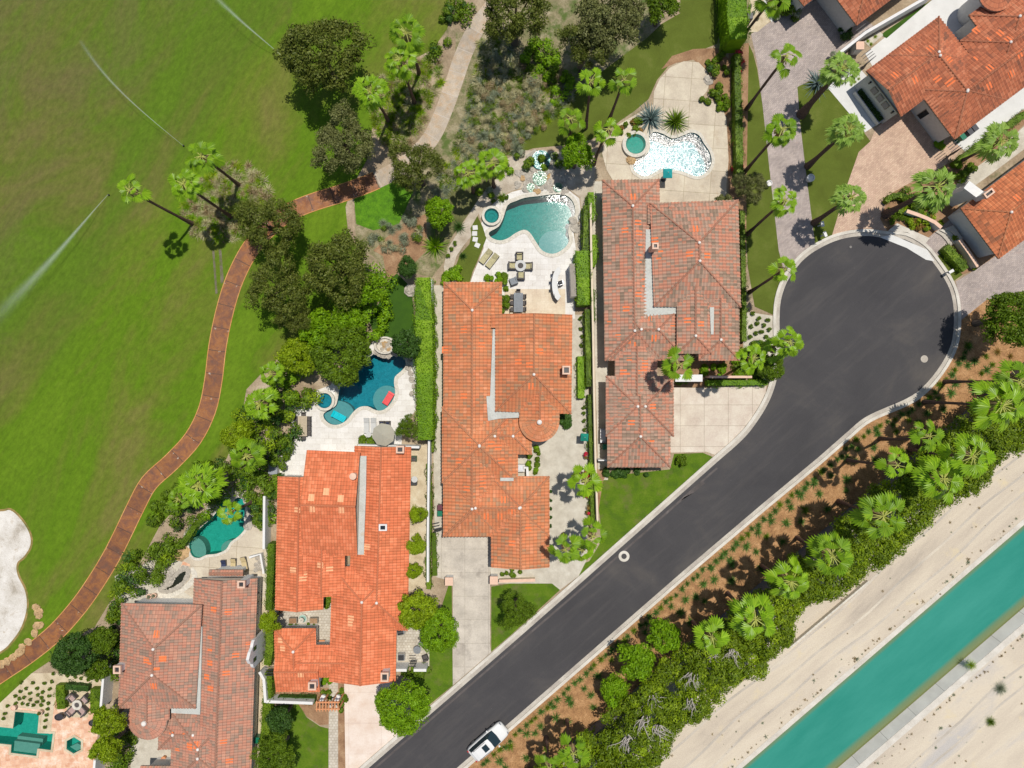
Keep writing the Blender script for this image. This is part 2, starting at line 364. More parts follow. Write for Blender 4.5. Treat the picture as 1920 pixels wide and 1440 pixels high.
def cartpath(name, stops, joint):
    t = NT(name); uv = t.uv(); x = t.n('ShaderNodeSeparateXYZ'); t.link(uv, x.inputs[0]); p = t.pos()
    c = t.ramp(t.noise(0.9, p, 6, 0.7, 0.8), stops)
    fv = t.math('FLOOR', t.math('DIVIDE', x.outputs[1], 2.55)); wn = t.n('ShaderNodeTexWhiteNoise'); wn.noise_dimensions = '1D'; t.link(fv, wn.inputs['W'])
    c = t.mix(0.5, c, t.ramp(wn.outputs['Value'], [(0, (0.36,)*3), (1, (0.62,)*3)]), 'OVERLAY')
    c = t.mix(0.5, c, t.ramp(t.noise(9, p, 5, 0.75), [(0.3, (0.3,)*3), (0.7, (0.7,)*3)]), 'OVERLAY')
    fr = t.math('FRACT', t.math('DIVIDE', x.outputs[1], 2.55)); wob = t.math('ADD', fr, t.math('MULTIPLY', t.noise(3, p), 0.03))
    c = t.mix(t.math('LESS_THAN', wob, 0.05), c, joint)
    wet = t.noise(2.0, p, 5, 0.7)
    near = t.math('LESS_THAN', t.math('ABSOLUTE', t.math('SUBTRACT', fr, 0.06)), 0.09)
    c = t.mix(t.math('MULTIPLY', near, t.math('GREATER_THAN', wet, 0.62)), c, (0.42, 0.35, 0.28))
    rr = t.ramp(t.noise(1.3, p, 4), [(0.4, (0.75,)*3), (0.6, (0.45,)*3)])
    return t.done(c, rr, 0.4)
m_path_red = cartpath('rust_stained_path', [(0.28, (0.125, 0.065, 0.045)), (0.45, (0.20, 0.080, 0.038)), (0.6, (0.29, 0.115, 0.035)), (0.75, (0.21, 0.125, 0.085))], (0.10, 0.05, 0.03))
m_path_tan = cartpath('tan_stained_path', [(0.3, (0.34, 0.29, 0.235)), (0.5, (0.40, 0.325, 0.24)), (0.72, (0.43, 0.27, 0.14))], (0.43, 0.37, 0.30))
m_path_edge = mottled('rust_path_edge', [(0.3, (0.45, 0.20, 0.06)), (0.7, (0.58, 0.32, 0.12))], 0.8, 8, 0.4)
m_white_wall = plain('white_stucco', (0.70, 0.69, 0.67), 0.8, 0.2, var=0.05)
m_cream_wall = plain('cream_stucco', (0.66, 0.56, 0.42), 0.85, 0.2, var=0.08)
m_pink_wall = plain('peach_stucco', (0.70, 0.48, 0.36), 0.85, 0.2, var=0.08)
m_dark_wall = plain('grey_block', (0.16, 0.15, 0.14), 0.9, 0.1)
m_grey_wall = plain('grey_stucco', (0.60, 0.585, 0.56), 0.85, 0.2, var=0.08)
m_stone_cap = plain('stone_coping', (0.58, 0.54, 0.46), 0.8, 0.25, var=0.22, scale=5)
m_flatroof = mottled('flat_roof_membrane', [(0.3, (0.42, 0.42, 0.38)), (0.6, (0.50, 0.51, 0.47)), (0.78, (0.46, 0.38, 0.27))], 0.7, 8, 0.35)
m_mortar = plain('white_mortar', (0.75, 0.70, 0.64), 0.9, 0.1)
ORG = [(0.12, (0.42, 0.24, 0.135)), (0.28, (0.50, 0.225, 0.115)), (0.5, (0.58, 0.23, 0.105)), (0.7, (0.62, 0.22, 0.098)), (0.9, (0.68, 0.29, 0.15))]
BRT = [(0.15, (0.56, 0.176, 0.078)), (0.5, (0.67, 0.195, 0.085)), (0.85, (0.76, 0.257, 0.124))]
WTH = [(0.15, (0.29, 0.21, 0.15)), (0.35, (0.40, 0.275, 0.20)), (0.5, (0.46, 0.30, 0.22)), (0.62, (0.52, 0.25, 0.165)), (0.85, (0.56, 0.255, 0.165))]
BRN = [(0.15, (0.31, 0.215, 0.16)), (0.4, (0.42, 0.25, 0.18)), (0.65, (0.50, 0.225, 0.15)), (0.9, (0.53, 0.28, 0.19))]
RED = [(0.0, (0.228, 0.105, 0.066)), (0.3, (0.399, 0.137, 0.072)), (0.6, (0.494, 0.168, 0.083)), (1.0, (0.589, 0.242, 0.132))]
m_roof_b = roof_mat('clay_roof_tiles', ORG); m_roof_a = roof_mat('bright_orange_roof_tiles', BRT, pw=0.30, ph=0.4, big=0.25)
m_roof_c = roof_mat('weathered_roof_tiles', WTH, big=0.3); m_roof_d = roof_mat('faded_brown_roof_tiles', BRN, pw=0.30, ph=0.4, big=0.25)
m_roof_r = roof_mat('red_roof_tiles', RED, pw=0.36, ph=0.45, big=0.4); m_roof_r2 = roof_mat('vivid_orange_roof_tiles', [(p, (c[0]*1.15, c[1]*1.15, c[2])) for p, c in RED], pw=0.36, ph=0.45)
m_patch = plain('new_orange_tiles', (0.80, 0.20, 0.065), 0.7, 0.3); m_patch_pale = plain('pale_orange_tiles', (0.80, 0.42, 0.22), 0.7, 0.3)
m_glass = NT('window_glass').done((0.02, 0.025, 0.03), 0.08, 0.6)
m_frame = plain('window_frame_paint', (0.25, 0.22, 0.18), 0.6)
m_iron = plain('dark_iron', (0.03, 0.03, 0.032), 0.5, 0.5)
m_leaf_pine = leafm('olive_pine_needles', (0.075, 0.108, 0.010), (0.14, 0.172, 0.022), (0.23, 0.255, 0.05), 0.3)
m_leaf_pine2 = leafm('greyish_olive_needles', (0.115, 0.132, 0.035), (0.185, 0.20, 0.06), (0.265, 0.275, 0.10), 0.3)
m_leaf_lime = leafm('lime_leaves', (0.135, 0.275, 0.004), (0.215, 0.40, 0.006), (0.31, 0.50, 0.012), 0.4)
m_leaf_yel = leafm('yellow_green_leaves', (0.18, 0.28, 0.006), (0.29, 0.41, 0.008), (0.42, 0.54, 0.02), 0.42)
m_leaf_mid = leafm('mid_green_leaves', (0.085, 0.155, 0.006), (0.14, 0.235, 0.008), (0.21, 0.32, 0.016), 0.36)
m_leaf_dark = leafm('dark_green_leaves', (0.030, 0.080, 0.010), (0.055, 0.13, 0.016), (0.09, 0.18, 0.03), 0.3)
m_leaf_olean = leafm('oleander_leaves', (0.095, 0.160, 0.004), (0.160, 0.240, 0.006), (0.25, 0.34, 0.010), 0.35)
m_leaf_grey = leafm('grey_green_leaves', (0.18, 0.22, 0.13), (0.27, 0.31, 0.20), (0.38, 0.41, 0.28), 0.3)
m_leaf_blue = leafm('blue_grey_blades', (0.10, 0.16, 0.15), (0.18, 0.25, 0.24), (0.28, 0.35, 0.32), 0.2)
m_leaf_dry = leafm('dry_grass_blades', (0.25, 0.18, 0.08), (0.38, 0.29, 0.15), (0.52, 0.42, 0.25), 0.3)
m_leaf_straw = leafm('pale_straw_blades', (0.36, 0.33, 0.16), (0.50, 0.46, 0.24), (0.62, 0.58, 0.35), 0.3)
m_leaf_palm = leafm('palm_fronds', (0.17, 0.33, 0.006), (0.26, 0.46, 0.010), (0.38, 0.58, 0.03), 0.38, 0.4, 0.45)
m_leaf_palm2 = leafm('palm_fronds_deep', (0.13, 0.26, 0.006), (0.20, 0.37, 0.008), (0.30, 0.46, 0.02), 0.35, 0.45, 0.4)
m_leaf_palm3 = leafm('palm_fronds_pale', (0.17, 0.31, 0.03), (0.28, 0.45, 0.06), (0.42, 0.58, 0.14), 0.35, 0.45, 0.4)
m_flower = leafm('magenta_blossom', (0.55, 0.02, 0.06), (0.70, 0.03, 0.08), (0.60, 0.05, 0.03), 0.3)
m_rust_leaf = leafm('russet_leaves', (0.28, 0.13, 0.03), (0.20, 0.18, 0.03), (0.40, 0.18, 0.05), 0.3)
m_bark = plain('bark', (0.16, 0.12, 0.09), 0.9, 0.1, var=0.3, scale=4); m_trunk = plain('palm_bark', (0.15, 0.095, 0.07), 0.9, 0.1, var=0.35, scale=6)
m_twig = plain('dead_grey_twigs', (0.42, 0.38, 0.34), 0.9, 0.1, var=0.2)
m_rock = plain('pale_rock', (0.42, 0.38, 0.32), 0.9, 0.2, var=0.35, scale=2.5); m_rock_tan = plain('tan_rock', (0.46, 0.31, 0.16), 0.9, 0.2, var=0.35, scale=2.5)
def basin(name, c, c2):
    t = NT(name); p = t.pos()
    c_ = t.ramp(t.noise(3.2, p, 5, 0.7, 1.2), [(0.3, c), (0.7, c2)])  # mottling imitates rippled light on the pool floor, put into the colour
    return t.done(c_, 0.8, 0.2)
def water(name, tint, sc=7.0, k=0.1, rough=0.1, ior=1.33, near=None):
    """clear water; its facets lean by up to about k, so that the sun breaks up into glints"""
    t = NT(name); p = t.pos()
    n = t.n('ShaderNodeTexNoise'); n.inputs['Scale'].default_value = sc; n.inputs['Detail'].default_value = 3; n.inputs['Roughness'].default_value = 0.75; t.link(p, n.inputs['Vector'])
    v = t.n('ShaderNodeVectorMath', operation='SUBTRACT'); t.link(n.outputs['Color'], v.inputs[0]); v.inputs[1].default_value = (0.5, 0.5, 0.5)
    m = t.n('ShaderNodeVectorMath', operation='SCALE'); t.link(v.outputs[0], m.inputs[0]); m.inputs['Scale'].default_value = k
    if near:      # ripples spread from where water falls in
        cx, cy, r0, r1 = near; d = t.n('ShaderNodeVectorMath', operation='DISTANCE'); t.link(p, d.inputs[0]); d.inputs[1].default_value = (cx, cy, -0.12)
        mr = t.n('ShaderNodeMapRange'); t.link(t.math('ADD', d.outputs['Value'], t.math('MULTIPLY', t.noise(0.9, p, 3), 3.0)), mr.inputs[0]); mr.inputs[1].default_value = r0+1.5; mr.inputs[2].default_value = r1+1.5; mr.inputs[3].default_value = k; mr.inputs[4].default_value = 0.06
        t.link(mr.outputs[0], m.inputs['Scale'])
    f = t.n('ShaderNodeVectorMath', operation='MULTIPLY'); t.link(m.outputs[0], f.inputs[0]); f.inputs[1].default_value = (1, 1, 0)
    a = t.n('ShaderNodeVectorMath', operation='ADD'); t.link(f.outputs[0], a.inputs[0]); a.inputs[1].default_value = (0, 0, 1)
    z = t.n('ShaderNodeVectorMath', operation='NORMALIZE'); t.link(a.outputs[0], z.inputs[0])
    g = t.n('ShaderNodeBsdfGlossy'); g.inputs['Roughness'].default_value = rough; g.inputs['Color'].default_value = (1, 1, 1, 1); t.link(z.outputs[0], g.inputs['Normal'])
    tr = t.n('ShaderNodeBsdfTransparent'); tr.inputs[0].default_value = (*tint, 1)
    fr = t.n('ShaderNodeFresnel'); fr.inputs['IOR'].default_value = ior; t.link(z.outputs[0], fr.inputs['Normal'])
    mx = t.n('ShaderNodeMixShader'); t.link(fr.outputs[0], mx.inputs[0]); t.link(tr.outputs[0], mx.inputs[1]); t.link(g.outputs[0], mx.inputs[2])
    t.link(mx.outputs[0], t.out.inputs[0]); return t.m
m_water = water('pool_water', (0.72, 0.93, 0.94), 6.0, 0.05, 0.08); m_water_glint = water('rippled_pool_water', (0.72, 0.92, 0.95), 12, 0.78, 0.15, 1.4)
m_basin_a = basin('blue_light_ripple_plaster', (0.006, 0.15, 0.20), (0.018, 0.27, 0.34)); m_basin_b = basin('teal_light_ripple_plaster', (0.006, 0.17, 0.16), (0.02, 0.30, 0.27))
m_basin_d = basin('green_light_ripple_plaster', (0.010, 0.25, 0.18), (0.03, 0.38, 0.28)); m_shelf = basin('pool_shelf_plaster', (0.12, 0.27, 0.28), (0.17, 0.34, 0.34)); m_shelf_g = basin('green_shelf_plaster', (0.13, 0.27, 0.21), (0.18, 0.33, 0.26))
m_basin_c = basin('pale_pool_plaster', (0.03, 0.20, 0.24), (0.10, 0.32, 0.34))
# ---------------------------------------------------------------- outlines (photograph pixels at ground level)
POOL_B = catmull([(917, 436), (935, 425), (944, 408), (952, 385), (968, 377), (985, 371), (1010, 368), (1035, 365), (1060, 366), (1075, 380), (1078, 402), (1069, 418), (1065, 435), (1067, 452), (1056, 467), (1037, 476), (1017, 470), (1004, 452), (993, 436), (982, 431), (967, 437), (952, 447), (937, 451), (922, 446)], 3)
POOL_C = catmull([(1217, 258), (1225, 248), (1242, 251), (1260, 260), (1277, 256), (1295, 249), (1310, 254), (1320, 270), (1330, 285), (1334, 305), (1323, 324), (1305, 331), (1280, 322), (1258, 318), (1240, 317), (1225, 325), (1208, 331), (1191, 322), (1187, 308), (1200, 297), (1215, 287), (1219, 270)], 3)
POOL_A = catmull([(706, 661), (717, 669), (730, 670), (745, 665), (757, 670), (761, 685), (752, 696), (741, 706), (739, 718), (741, 736), (735, 753), (720, 768), (705, 769), (690, 762), (675, 763), (662, 773), (650, 788), (635, 796), (620, 795), (609, 786), (607, 776), (618, 768), (630, 760), (634, 745), (637, 728), (645, 712), (648, 699), (662, 687), (680, 677), (695, 668)], 3)
POOL_P = catmull([(414, 941), (422, 936), (436, 932), (450, 933), (461, 943), (459, 960), (458, 975), (460, 990), (448, 1005), (433, 1016), (424, 1030), (406, 1038), (388, 1040), (373, 1046), (360, 1041), (355, 1022), (361, 1005), (376, 990), (396, 972), (408, 957)], 3)
POOL_Q = [(33, 1334), (74, 1338), (71, 1374), (100, 1375), (96, 1406), (71, 1403), (69, 1417), (21, 1411), (22, 1396), (-30, 1391), (-30, 1359), (25, 1365), (29, 1334)]
SPA_B = circle(922, 406, 14); SPA_C = circle(1192, 272, 20, 28, 16); SPA_A = circle(610, 751, 14.5); SPA_Q = circle(139, 1397, 15.5, 6)
SPA_Q = [(139+15.5*math.cos(R(a)), 1397+15.5*math.sin(R(a))) for a in (32, 92, 152, 212, 272, 332)]
HOLES = [POOL_B, POOL_C, POOL_A, POOL_P, POOL_Q, SPA_Q]
# canal: direction d and distances (px) measured across it from a reference line
cd = Vector((0.757, -0.653)); cn = Vector((0.653, 0.757)); c0 = Vector((1640, 1252))
def cpt(along, across): return (c0.x+cd.x*along+cn.x*across, c0.y+cd.y*along+cn.y*across)
NEAR_TOP, FAR_TOP = -20.0, 119.0
canal = [cpt(-2600, NEAR_TOP), cpt(2600, NEAR_TOP), cpt(2600, FAR_TOP), cpt(-2600, FAR_TOP)]
sheet('ground', [(-6000, -6000), (8000, -6000), (8000, 8000), (-6000, 8000)], 0.0, m_ground, HOLES+[canal])
# ---------------------------------------------------------------- canal
def canal_build():
    b = MB()
    def band(a0, z0, a1, z1, mb, mi=0):
        n = 40
        for i in range(n):
            t0, t1 = -2600+5200*i/n, -2600+5200*(i+1)/n
            q = [(t0, a0, z0), (t1, a0, z0), (t1, a1, z1), (t0, a1, z1)]
            P = [(*W(*cpt(t, a)).xy, z) for t, a, z in q]
            mb.face(P[::-1], mi, [((t), a) for t, a, z in q])
    band(NEAR_TOP, 0.0, 8, -2.6, b); band(8, -2.6, 96, -2.6, b); band(96, -2.6, FAR_TOP, 0.0, b)
    t = NT('canal_lining'); p = t.pos()
    c = t.ramp(t.noise(0.5, p, 6, 0.65), [(0.3, (0.56, 0.53, 0.49)), (0.6, (0.68, 0.65, 0.60)), (0.75, (0.72, 0.69, 0.66))])
    sp = t.n('ShaderNodeSeparateXYZ'); t.link(p, sp.inputs[0])
    alg = t.math('MULTIPLY', t.math('LESS_THAN', sp.outputs[2], -1.02), 1.0)
    c = t.mix(alg, c, (0.25, 0.27, 0.10))
    x = t.n('ShaderNodeSeparateXYZ'); t.link(t.uv(), x.inputs[0])
    fr = t.math('FRACT', t.math('DIVIDE', x.outputs[0], 70.0))
    c = t.mix(t.math('MULTIPLY', t.math('LESS_THAN', fr, 0.012), 0.7), c, (0.16, 0.15, 0.13))
    m = t.done(c, 0.85, 0.25)
    o = b.build('canal_bed', m); setp(o, kind='structure')
    b = MB(); band(NEAR_TOP-9, 0.025, NEAR_TOP, 0.025, b); band(FAR_TOP, 0.025, FAR_TOP+12, 0.025, b)
    setp(b.build('canal_rim', m_kerb), kind='structure')
    b = MB(); band(-30, -1.15, 130, -1.15, b)
    t = NT('canal_water'); p = t.pos(); x = t.n('ShaderNodeSeparateXYZ'); t.link(t.uv(), x.inputs[0])
    n = t.noise(0.35, t.mapping(p, (0.25, 1, 1), R(-41)), 6, 0.65)
    c = t.ramp(n, [(0.3, (0.024, 0.215, 0.162)), (0.7, (0.045, 0.268, 0.208))])
    # silt and weed grow in the shallows along both linings
    e = t.math('SUBTRACT', 56.0, t.math('ABSOLUTE', t.math('SUBTRACT', x.outputs[1], 53.0)))
    e = t.math('DIVIDE', t.math('ADD', e, t.math('MULTIPLY', n, 6.0)), 22.0)
    c = t.mix(t.ramp(e, [(0.0, (1, 1, 1)), (0.30, (0.8,)*3), (0.62, (0.0,)*3)]), c, (0.16, 0.20, 0.09))
    wv = t.noise(3.5, t.mapping(p, (0.6, 1.3, 1), R(-41)), 4, 0.65); t.bump(wv, 0.5, 0.05)
    o = b.build('canal_water', t.done(c, 0.12, 0.4)); setp(o, kind='structure')
canal_build()
sheet('canal_bank', [(2400, 500), (3600, -800), (cpt(2300, NEAR_TOP-4)[0], cpt(2300, NEAR_TOP-4)[1]), cpt(-2000, NEAR_TOP-4), (-700, 2400), (600, 1760), (1020, 1440), (1140, 1340), (1312, 1192), (1617, 935), (1805, 785), (1960, 655)], 0.012, m_sand)
sheet('far_canal_bank', [cpt(-2300, FAR_TOP+9), cpt(2300, FAR_TOP+9), cpt(2300, FAR_TOP+1500), cpt(-2300, FAR_TOP+1500)], 0.012, m_sand)
m_track = mottled('compacted_sand', [(0.32, (0.36, 0.32, 0.27)), (0.5, (0.47, 0.42, 0.35)), (0.66, (0.58, 0.51, 0.41))], 0.5, 12, 0.45, aniso=(0.3, 1, 1), rot=R(-41))
for k, (ac, lo, hi) in enumerate(((-62, -900, 900), (-92, -900, 900), (-128, -500, 700), (FAR_TOP+62, -900, 900), (FAR_TOP+92, -900, 900))):
    tl = [cpt(t, ac+4*math.sin(t*0.011+k)+2*math.sin(t*0.031)) for t in range(lo, hi, 40)]; setp(strip(tl, -2.2, 2.2, 0.02).build('vehicle_track', m_track), kind='structure')
# ---------------------------------------------------------------- fairway, bunker, cart path
fair = [(-3000, -2500), (870, -2500), (862, -60), (852, 10), (838, 55), (812, 92), (778, 110), (745, 140), (705, 200), (688, 300), (660, 350), (648, 388), (652, 430), (672, 470), (650, 560), (560, 640), (500, 690), (462, 730), (450, 800), (425, 860), (355, 925), (300, 985), (276, 1030), (246, 1085), (205, 1130), (178, 1175), (140, 1195), (100, 1235), (60, 1262), (0, 1318), (-80, 1380), (-400, 1560), (-3000, 1800)]
sheet('fairway', fair, 0.012, m_fairway)
bunk = catmull([(-60, 955), (0, 959), (20, 957), (40, 975), (55, 1000), (57, 1022), (46, 1042), (32, 1056), (33, 1078), (47, 1108), (50, 1140), (40, 1175), (22, 1202), (0, 1222), (-60, 1250), (-110, 1100)], 5)
sheet('bunker_lip', offset(bunk, 4), 0.016, mottled('bunker_lip_grass', [(0.35, (0.12, 0.13, 0.03)), (0.55, (0.28, 0.19, 0.07)), (0.7, (0.36, 0.27, 0.13))], 0.9, 9, 0.5))
sheet('bunker', bunk, 0.02, m_bunker)
pathc = catmull([(1010, -70), (945, -10), (915, 24), (888, 62), (868, 105), (852, 152), (832, 208), (806, 262), (760, 308), (706, 338), (645, 361), (585, 380), (543, 398), (508, 424), (478, 455), (456, 490), (436, 535), (420, 590), (408, 650), (400, 715), (388, 770), (362, 822), (322, 866), (280, 905), (254, 952), (230, 1002), (208, 1045), (182, 1088), (150, 1134), (106, 1184), (60, 1222), (15, 1253), (-60, 1300), (-200, 1370)], 4, False)
k = min(range(len(pathc)), key=lambda i: math.dist(pathc[i], (700, 340)))
for nm, pts, m in (('cart_path_upper', pathc[:k+1], m_path_tan), ('cart_path', pathc[k:], m_path_red)):
    setp(strip(pts, -16, 16, 0.03).build(nm, m), kind='structure')
    if m is m_path_red:
        b = strip(pts, -17.2, -15.6, 0.045); strip(pts, 15.6, 17.2, 0.045, mb=b); setp(b.build('cart_path_edging', m_path_edge), kind='structure')
# ---------------------------------------------------------------- road and kerbs
KN = [(672-330, 1440+286), (672, 1440), (960, 1190), (1085, 1080), (1335, 858), (1350, 845), (1372, 826), (1392, 806), (1408, 785), (1424, 760), (1436, 735), (1445, 705), (1451, 670), (1450, 640), (1449, 600), (1452, 560), (1465, 522), (1487, 490), (1506, 471), (1530, 455), (1562, 440), (1595, 432), (1630, 430), (1662, 434), (1700, 437), (1737, 458), (1762, 488), (1783, 519), (1796, 550), (1801, 590), (1798, 637), (1784, 675), (1757, 715), (1727, 745), (1698, 762), (1665, 776), (1640, 787), (1620, 799), (1596, 820), (1540, 869), (1440, 952), (1288, 1081), (960, 1367), (872, 1443), (872-330, 1440+290)]
ring = KN
def off_open(p, d):
    out = []
    for i in range(len(p)):
        a, c = p[max(i-1, 0)], p[min(i+1, len(p)-1)]
        v = Vector((c[0]-a[0], c[1]-a[1])).normalized(); out.append((p[i][0]-v.y*d, p[i][1]+v.x*d))
    return out
KN2 = [KN[0], KN[1], KN[2], KN[3]]+catmull(KN[4:40], 3, False)+KN[40:]
sheet('road', off_open(KN2, 5), 0.014, m_asphalt)
b = strip(KN2, 5, 12.5, 0.022, 0.02); setp(b.build('road_gutter', m_gutter), kind='structure')
b = MB()
n_ = len(KN2); inn = off_open(KN2, 5.6); outp = KN2
for i in range(n_-1):
    A, B, C, D = [W(*q).xy for q in (outp[i], outp[i+1], inn[i+1], inn[i])]
    b.face([(*A, 0.13), (*B, 0.13), (*C, 0.13), (*D, 0.13)][::-1]); b.face([(*D, 0.13), (*C, 0.13), (*C, 0.0), (*D, 0.0)][::-1]); b.face([(*B, 0.13), (*A, 0.13), (*A, 0.0), (*B, 0.0)][::-1])
setp(b.build('kerb', m_kerb), kind='structure')
# worn strip of older asphalt along the north kerb, and patches
b = strip([(690, 1442), (968, 1200), (1093, 1092), (1340, 872)], 5, 9, 0.0185); setp(b.build('road_worn_edge', m_oldasphalt), kind='structure')
sheet('road_patch', [(1275, 940), (1316, 900), (1322, 906), (1300, 924), (1283, 932)], 0.0195, m_oldasphalt)
sheet('road_apron', [(1650, 445), (1672, 440), (1700, 452), (1738, 468), (1752, 490), (1736, 487), (1700, 465)], 0.026, m_white)
sheet('concrete_pad', [(1664, 433), (1681, 419), (1742, 447), (1734, 457), (1700, 436)], 0.135, m_kerb)
# ---------------------------------------------------------------- lawns, beds, paving
sheet('mulch_strip', [(1798, 637), (1784, 675), (1757, 715), (1727, 745), (1698, 762), (1665, 776), (1640, 787), (1620, 799), (1596, 820), (1540, 869), (1440, 952), (1288, 1081), (960, 1367), (872, 1443), (600, 1680), (780, 1680), (1020, 1440), (1140, 1340), (1312, 1192), (1617, 935), (1805, 785), (1960, 655), (2100, 560), (2000, 520), (1900, 556), (1850, 560), (1803, 600)], 0.010, m_mulch)
sheet('lawn', [(1118, 902), (1135, 893), (1256, 880), (1264, 851), (1318, 849), (1337, 857), (1335, 859), (1085, 1080), (1076, 1064), (1105, 1052), (1130, 1010), (1122, 950)], 0.012, m_lawn)
sheet('lawn', [(921, 1100), (960, 1093), (1010, 1092), (1035, 1094), (1050, 1106), (960, 1189), (921, 1222)], 0.012, m_lawn)
sheet('lawn', [(770, 1240), (800, 1225), (840, 1100), (847, 1085), (849, 1285), (800, 1326), (770, 1330)], 0.012, m_lawn)
sheet('lawn', [(505, 1325), (560, 1318), (575, 1345), (600, 1362), (616, 1366), (616, 1478), (500, 1560), (480, 1560), (495, 1340)], 0.012, m_lawn)
sheet('lawn', [(855, 498), (862, 478), (880, 458), (884, 440), (882, 428), (895, 405), (905, 425), (912, 447), (905, 465), (895, 490), (886, 510), (880, 532), (865, 532)], 0.034, m_lawn_olive)
sheet('lawn', [(728, 528), (744, 512), (772, 540), (780, 640), (760, 655), (735, 640), (705, 640), (692, 600), (715, 560)], 0.012, m_lawn_dark)
sheet('lawn', [(1282, -300), (1348, -300), (1349, 60), (1345, 82), (1300, 100), (1255, 122), (1232, 150), (1216, 186), (1190, 208), (1165, 225), (1140, 245), (1108, 262), (1060, 272), (1000, 278), (960, 292), (930, 290), (960, 252), (1050, 192), (1095, 160), (1150, 118), (1212, 72), (1240, 45), (1275, 25)], 0.012, m_lawn_olive)
sheet('lawn', [(1403, 80), (1412, 100), (1420, 130), (1430, 200), (1443, 320), (1452, 400), (1460, 470), (1470, 512), (1455, 560), (1449, 590), (1415, 575), (1402, 500), (1398, 420), (1400, 330), (1402, 200)], 0.012, m_lawn_olive)
sheet('lawn', [(1495, 163), (1535, 145), (1557, 163), (1632, 265), (1610, 285), (1590, 342), (1560, 441), (1527, 456), (1512, 330), (1500, 230)], 0.014, m_lawn_olive)
sheet('lawn', [(1755, 480), (1765, 470), (1790, 495), (1805, 515), (1787, 528), (1775, 505)], 0.014, m_lawn_olive)
sheet('driveway', [(1408, 64), (1440, 44), (1520, 5), (1560, -10), (1640, 50), (1600, 85), (1540, 140), (1495, 163), (1500, 230), (1512, 330), (1528, 456), (1506, 471), (1487, 490), (1472, 512), (1460, 470), (1452, 400), (1443, 320), (1430, 200), (1420, 120)], 0.016, m_pav_grey)
sheet('driveway', [(1560, 441), (1590, 342), (1610, 285), (1632, 265), (1642, 240), (1690, 205), (1740, 160), (1815, 262), (1785, 302), (1745, 325), (1702, 345), (1672, 362), (1662, 380), (1650, 410), (1662, 433), (1630, 429), (1595, 431)], 0.018, m_pav_pink)
sheet('driveway', [(1792, 528), (1830, 505), (1870, 478), (1960, 420), (2100, 420), (2100, 545), (1920, 548), (1850, 562), (1802, 600), (1797, 550)], 0.018, m_pav_grey)
sheet('entry_walk', [(1732, 453), (1762, 428), (1800, 395), (1840, 440), (1790, 455), (1758, 480)], 0.02, m_pav_grey)
sheet('terrace_walk', [(1552, 165), (1575, 140), (1598, 112), (1640, 160), (1655, 195), (1650, 230), (1622, 248)], 0.022, m_white)
sheet('side_walk', [(1622, 100), (1745, 2), (1800, -45), (1900, -120), (1960, -60), (1800, 75), (1700, 110), (1650, 150)], 0.02, m_white)
sheet('side_walk', [(1785, 262), (1925, 160), (2000, 110), (2000, 150), (1925, 200), (1812, 286)], 0.02, m_white)
sheet('side_path', [(1790, 375), (1860, 325), (1960, 250), (1960, 200), (1900, 255), (1850, 300), (1800, 335), (1785, 360)], 0.02, m_gravel)
sheet('planting_bed', [(1650, 410), (1662, 380), (1672, 362), (1702, 345), (1745, 325), (1785, 302), (1812, 286), (1925, 202), (1960, 190), (1900, 255), (1850, 300), (1800, 335), (1785, 360), (1800, 395), (1762, 428), (1742, 447), (1681, 419), (1664, 433)], 0.014, m_dirt)
sheet('planting_bed', [(1805, 515), (1765, 470), (1800, 440), (1860, 440), (1875, 478), (1832, 505)], 0.016, m_dirt)
sheet('driveway', [(1252, 726), (1320, 728), (1437, 722), (1436, 735), (1424, 760), (1408, 785), (1392, 806), (1372, 826), (1350, 845), (1340, 853), (1325, 847), (1252, 849)], 0.02, m_drive_c)
sheet('driveway', [(818, 1000), (925, 1000), (919, 1080), (919, 1212), (921, 1223), (849, 1285), (849, 1090), (818, 1082)], 0.02, m_drive_b)
sheet('driveway', [(645, 1262), (735, 1262), (735, 1300), (755, 1368), (690, 1424), (648, 1461)], 0.02, m_drive_a)
deckC = [(1212, 203), (1225, 196), (1226, 172), (1237, 148), (1256, 127), (1282, 115), (1310, 117), (1326, 134), (1331, 152), (1326, 170), (1313, 186), (1330, 187), (1352, 198), (1362, 222), (1366, 300), (1362, 345), (1362, 385), (1225, 385), (1225, 340), (1150, 340), (1137, 318), (1129, 288), (1134, 264), (1145, 250), (1162, 232), (1190, 216)]
sheet('pool_deck', deckC, 0.03, m_deck_c, [POOL_C])
patB = [(905, 448), (898, 430), (906, 410), (918, 388), (940, 370), (960, 360), (1000, 350), (1060, 352), (1086, 372), (1090, 405), (1075, 432), (1080, 470), (1078, 500), (1078, 598), (900, 600), (880, 535), (888, 512), (898, 488), (907, 465)]
sheet('pool_deck', patB, 0.026, m_trav, [POOL_B])
sheet('dining_terrace', [(946, 542), (1060, 542), (1060, 600), (946, 600)], 0.032, m_trav_cream)
patA = [(525, 895), (520, 868), (530, 845), (545, 830), (550, 805), (545, 785), (556, 765), (580, 745), (590, 733), (620, 722), (640, 690), (672, 668), (700, 640), (745, 635), (770, 660), (781, 690), (779, 770), (755, 800), (752, 850), (600, 900)]
sheet('pool_deck', patA, 0.026, m_trav, [POOL_A])
deckP = [(330, 1100), (345, 1055), (340, 1030), (352, 1000), (385, 965), (405, 935), (430, 918), (468, 928), (475, 955), (505, 985), (505, 1120), (360, 1120)]
sheet('pool_deck', deckP, 0.026, m_deck_c, [POOL_P])
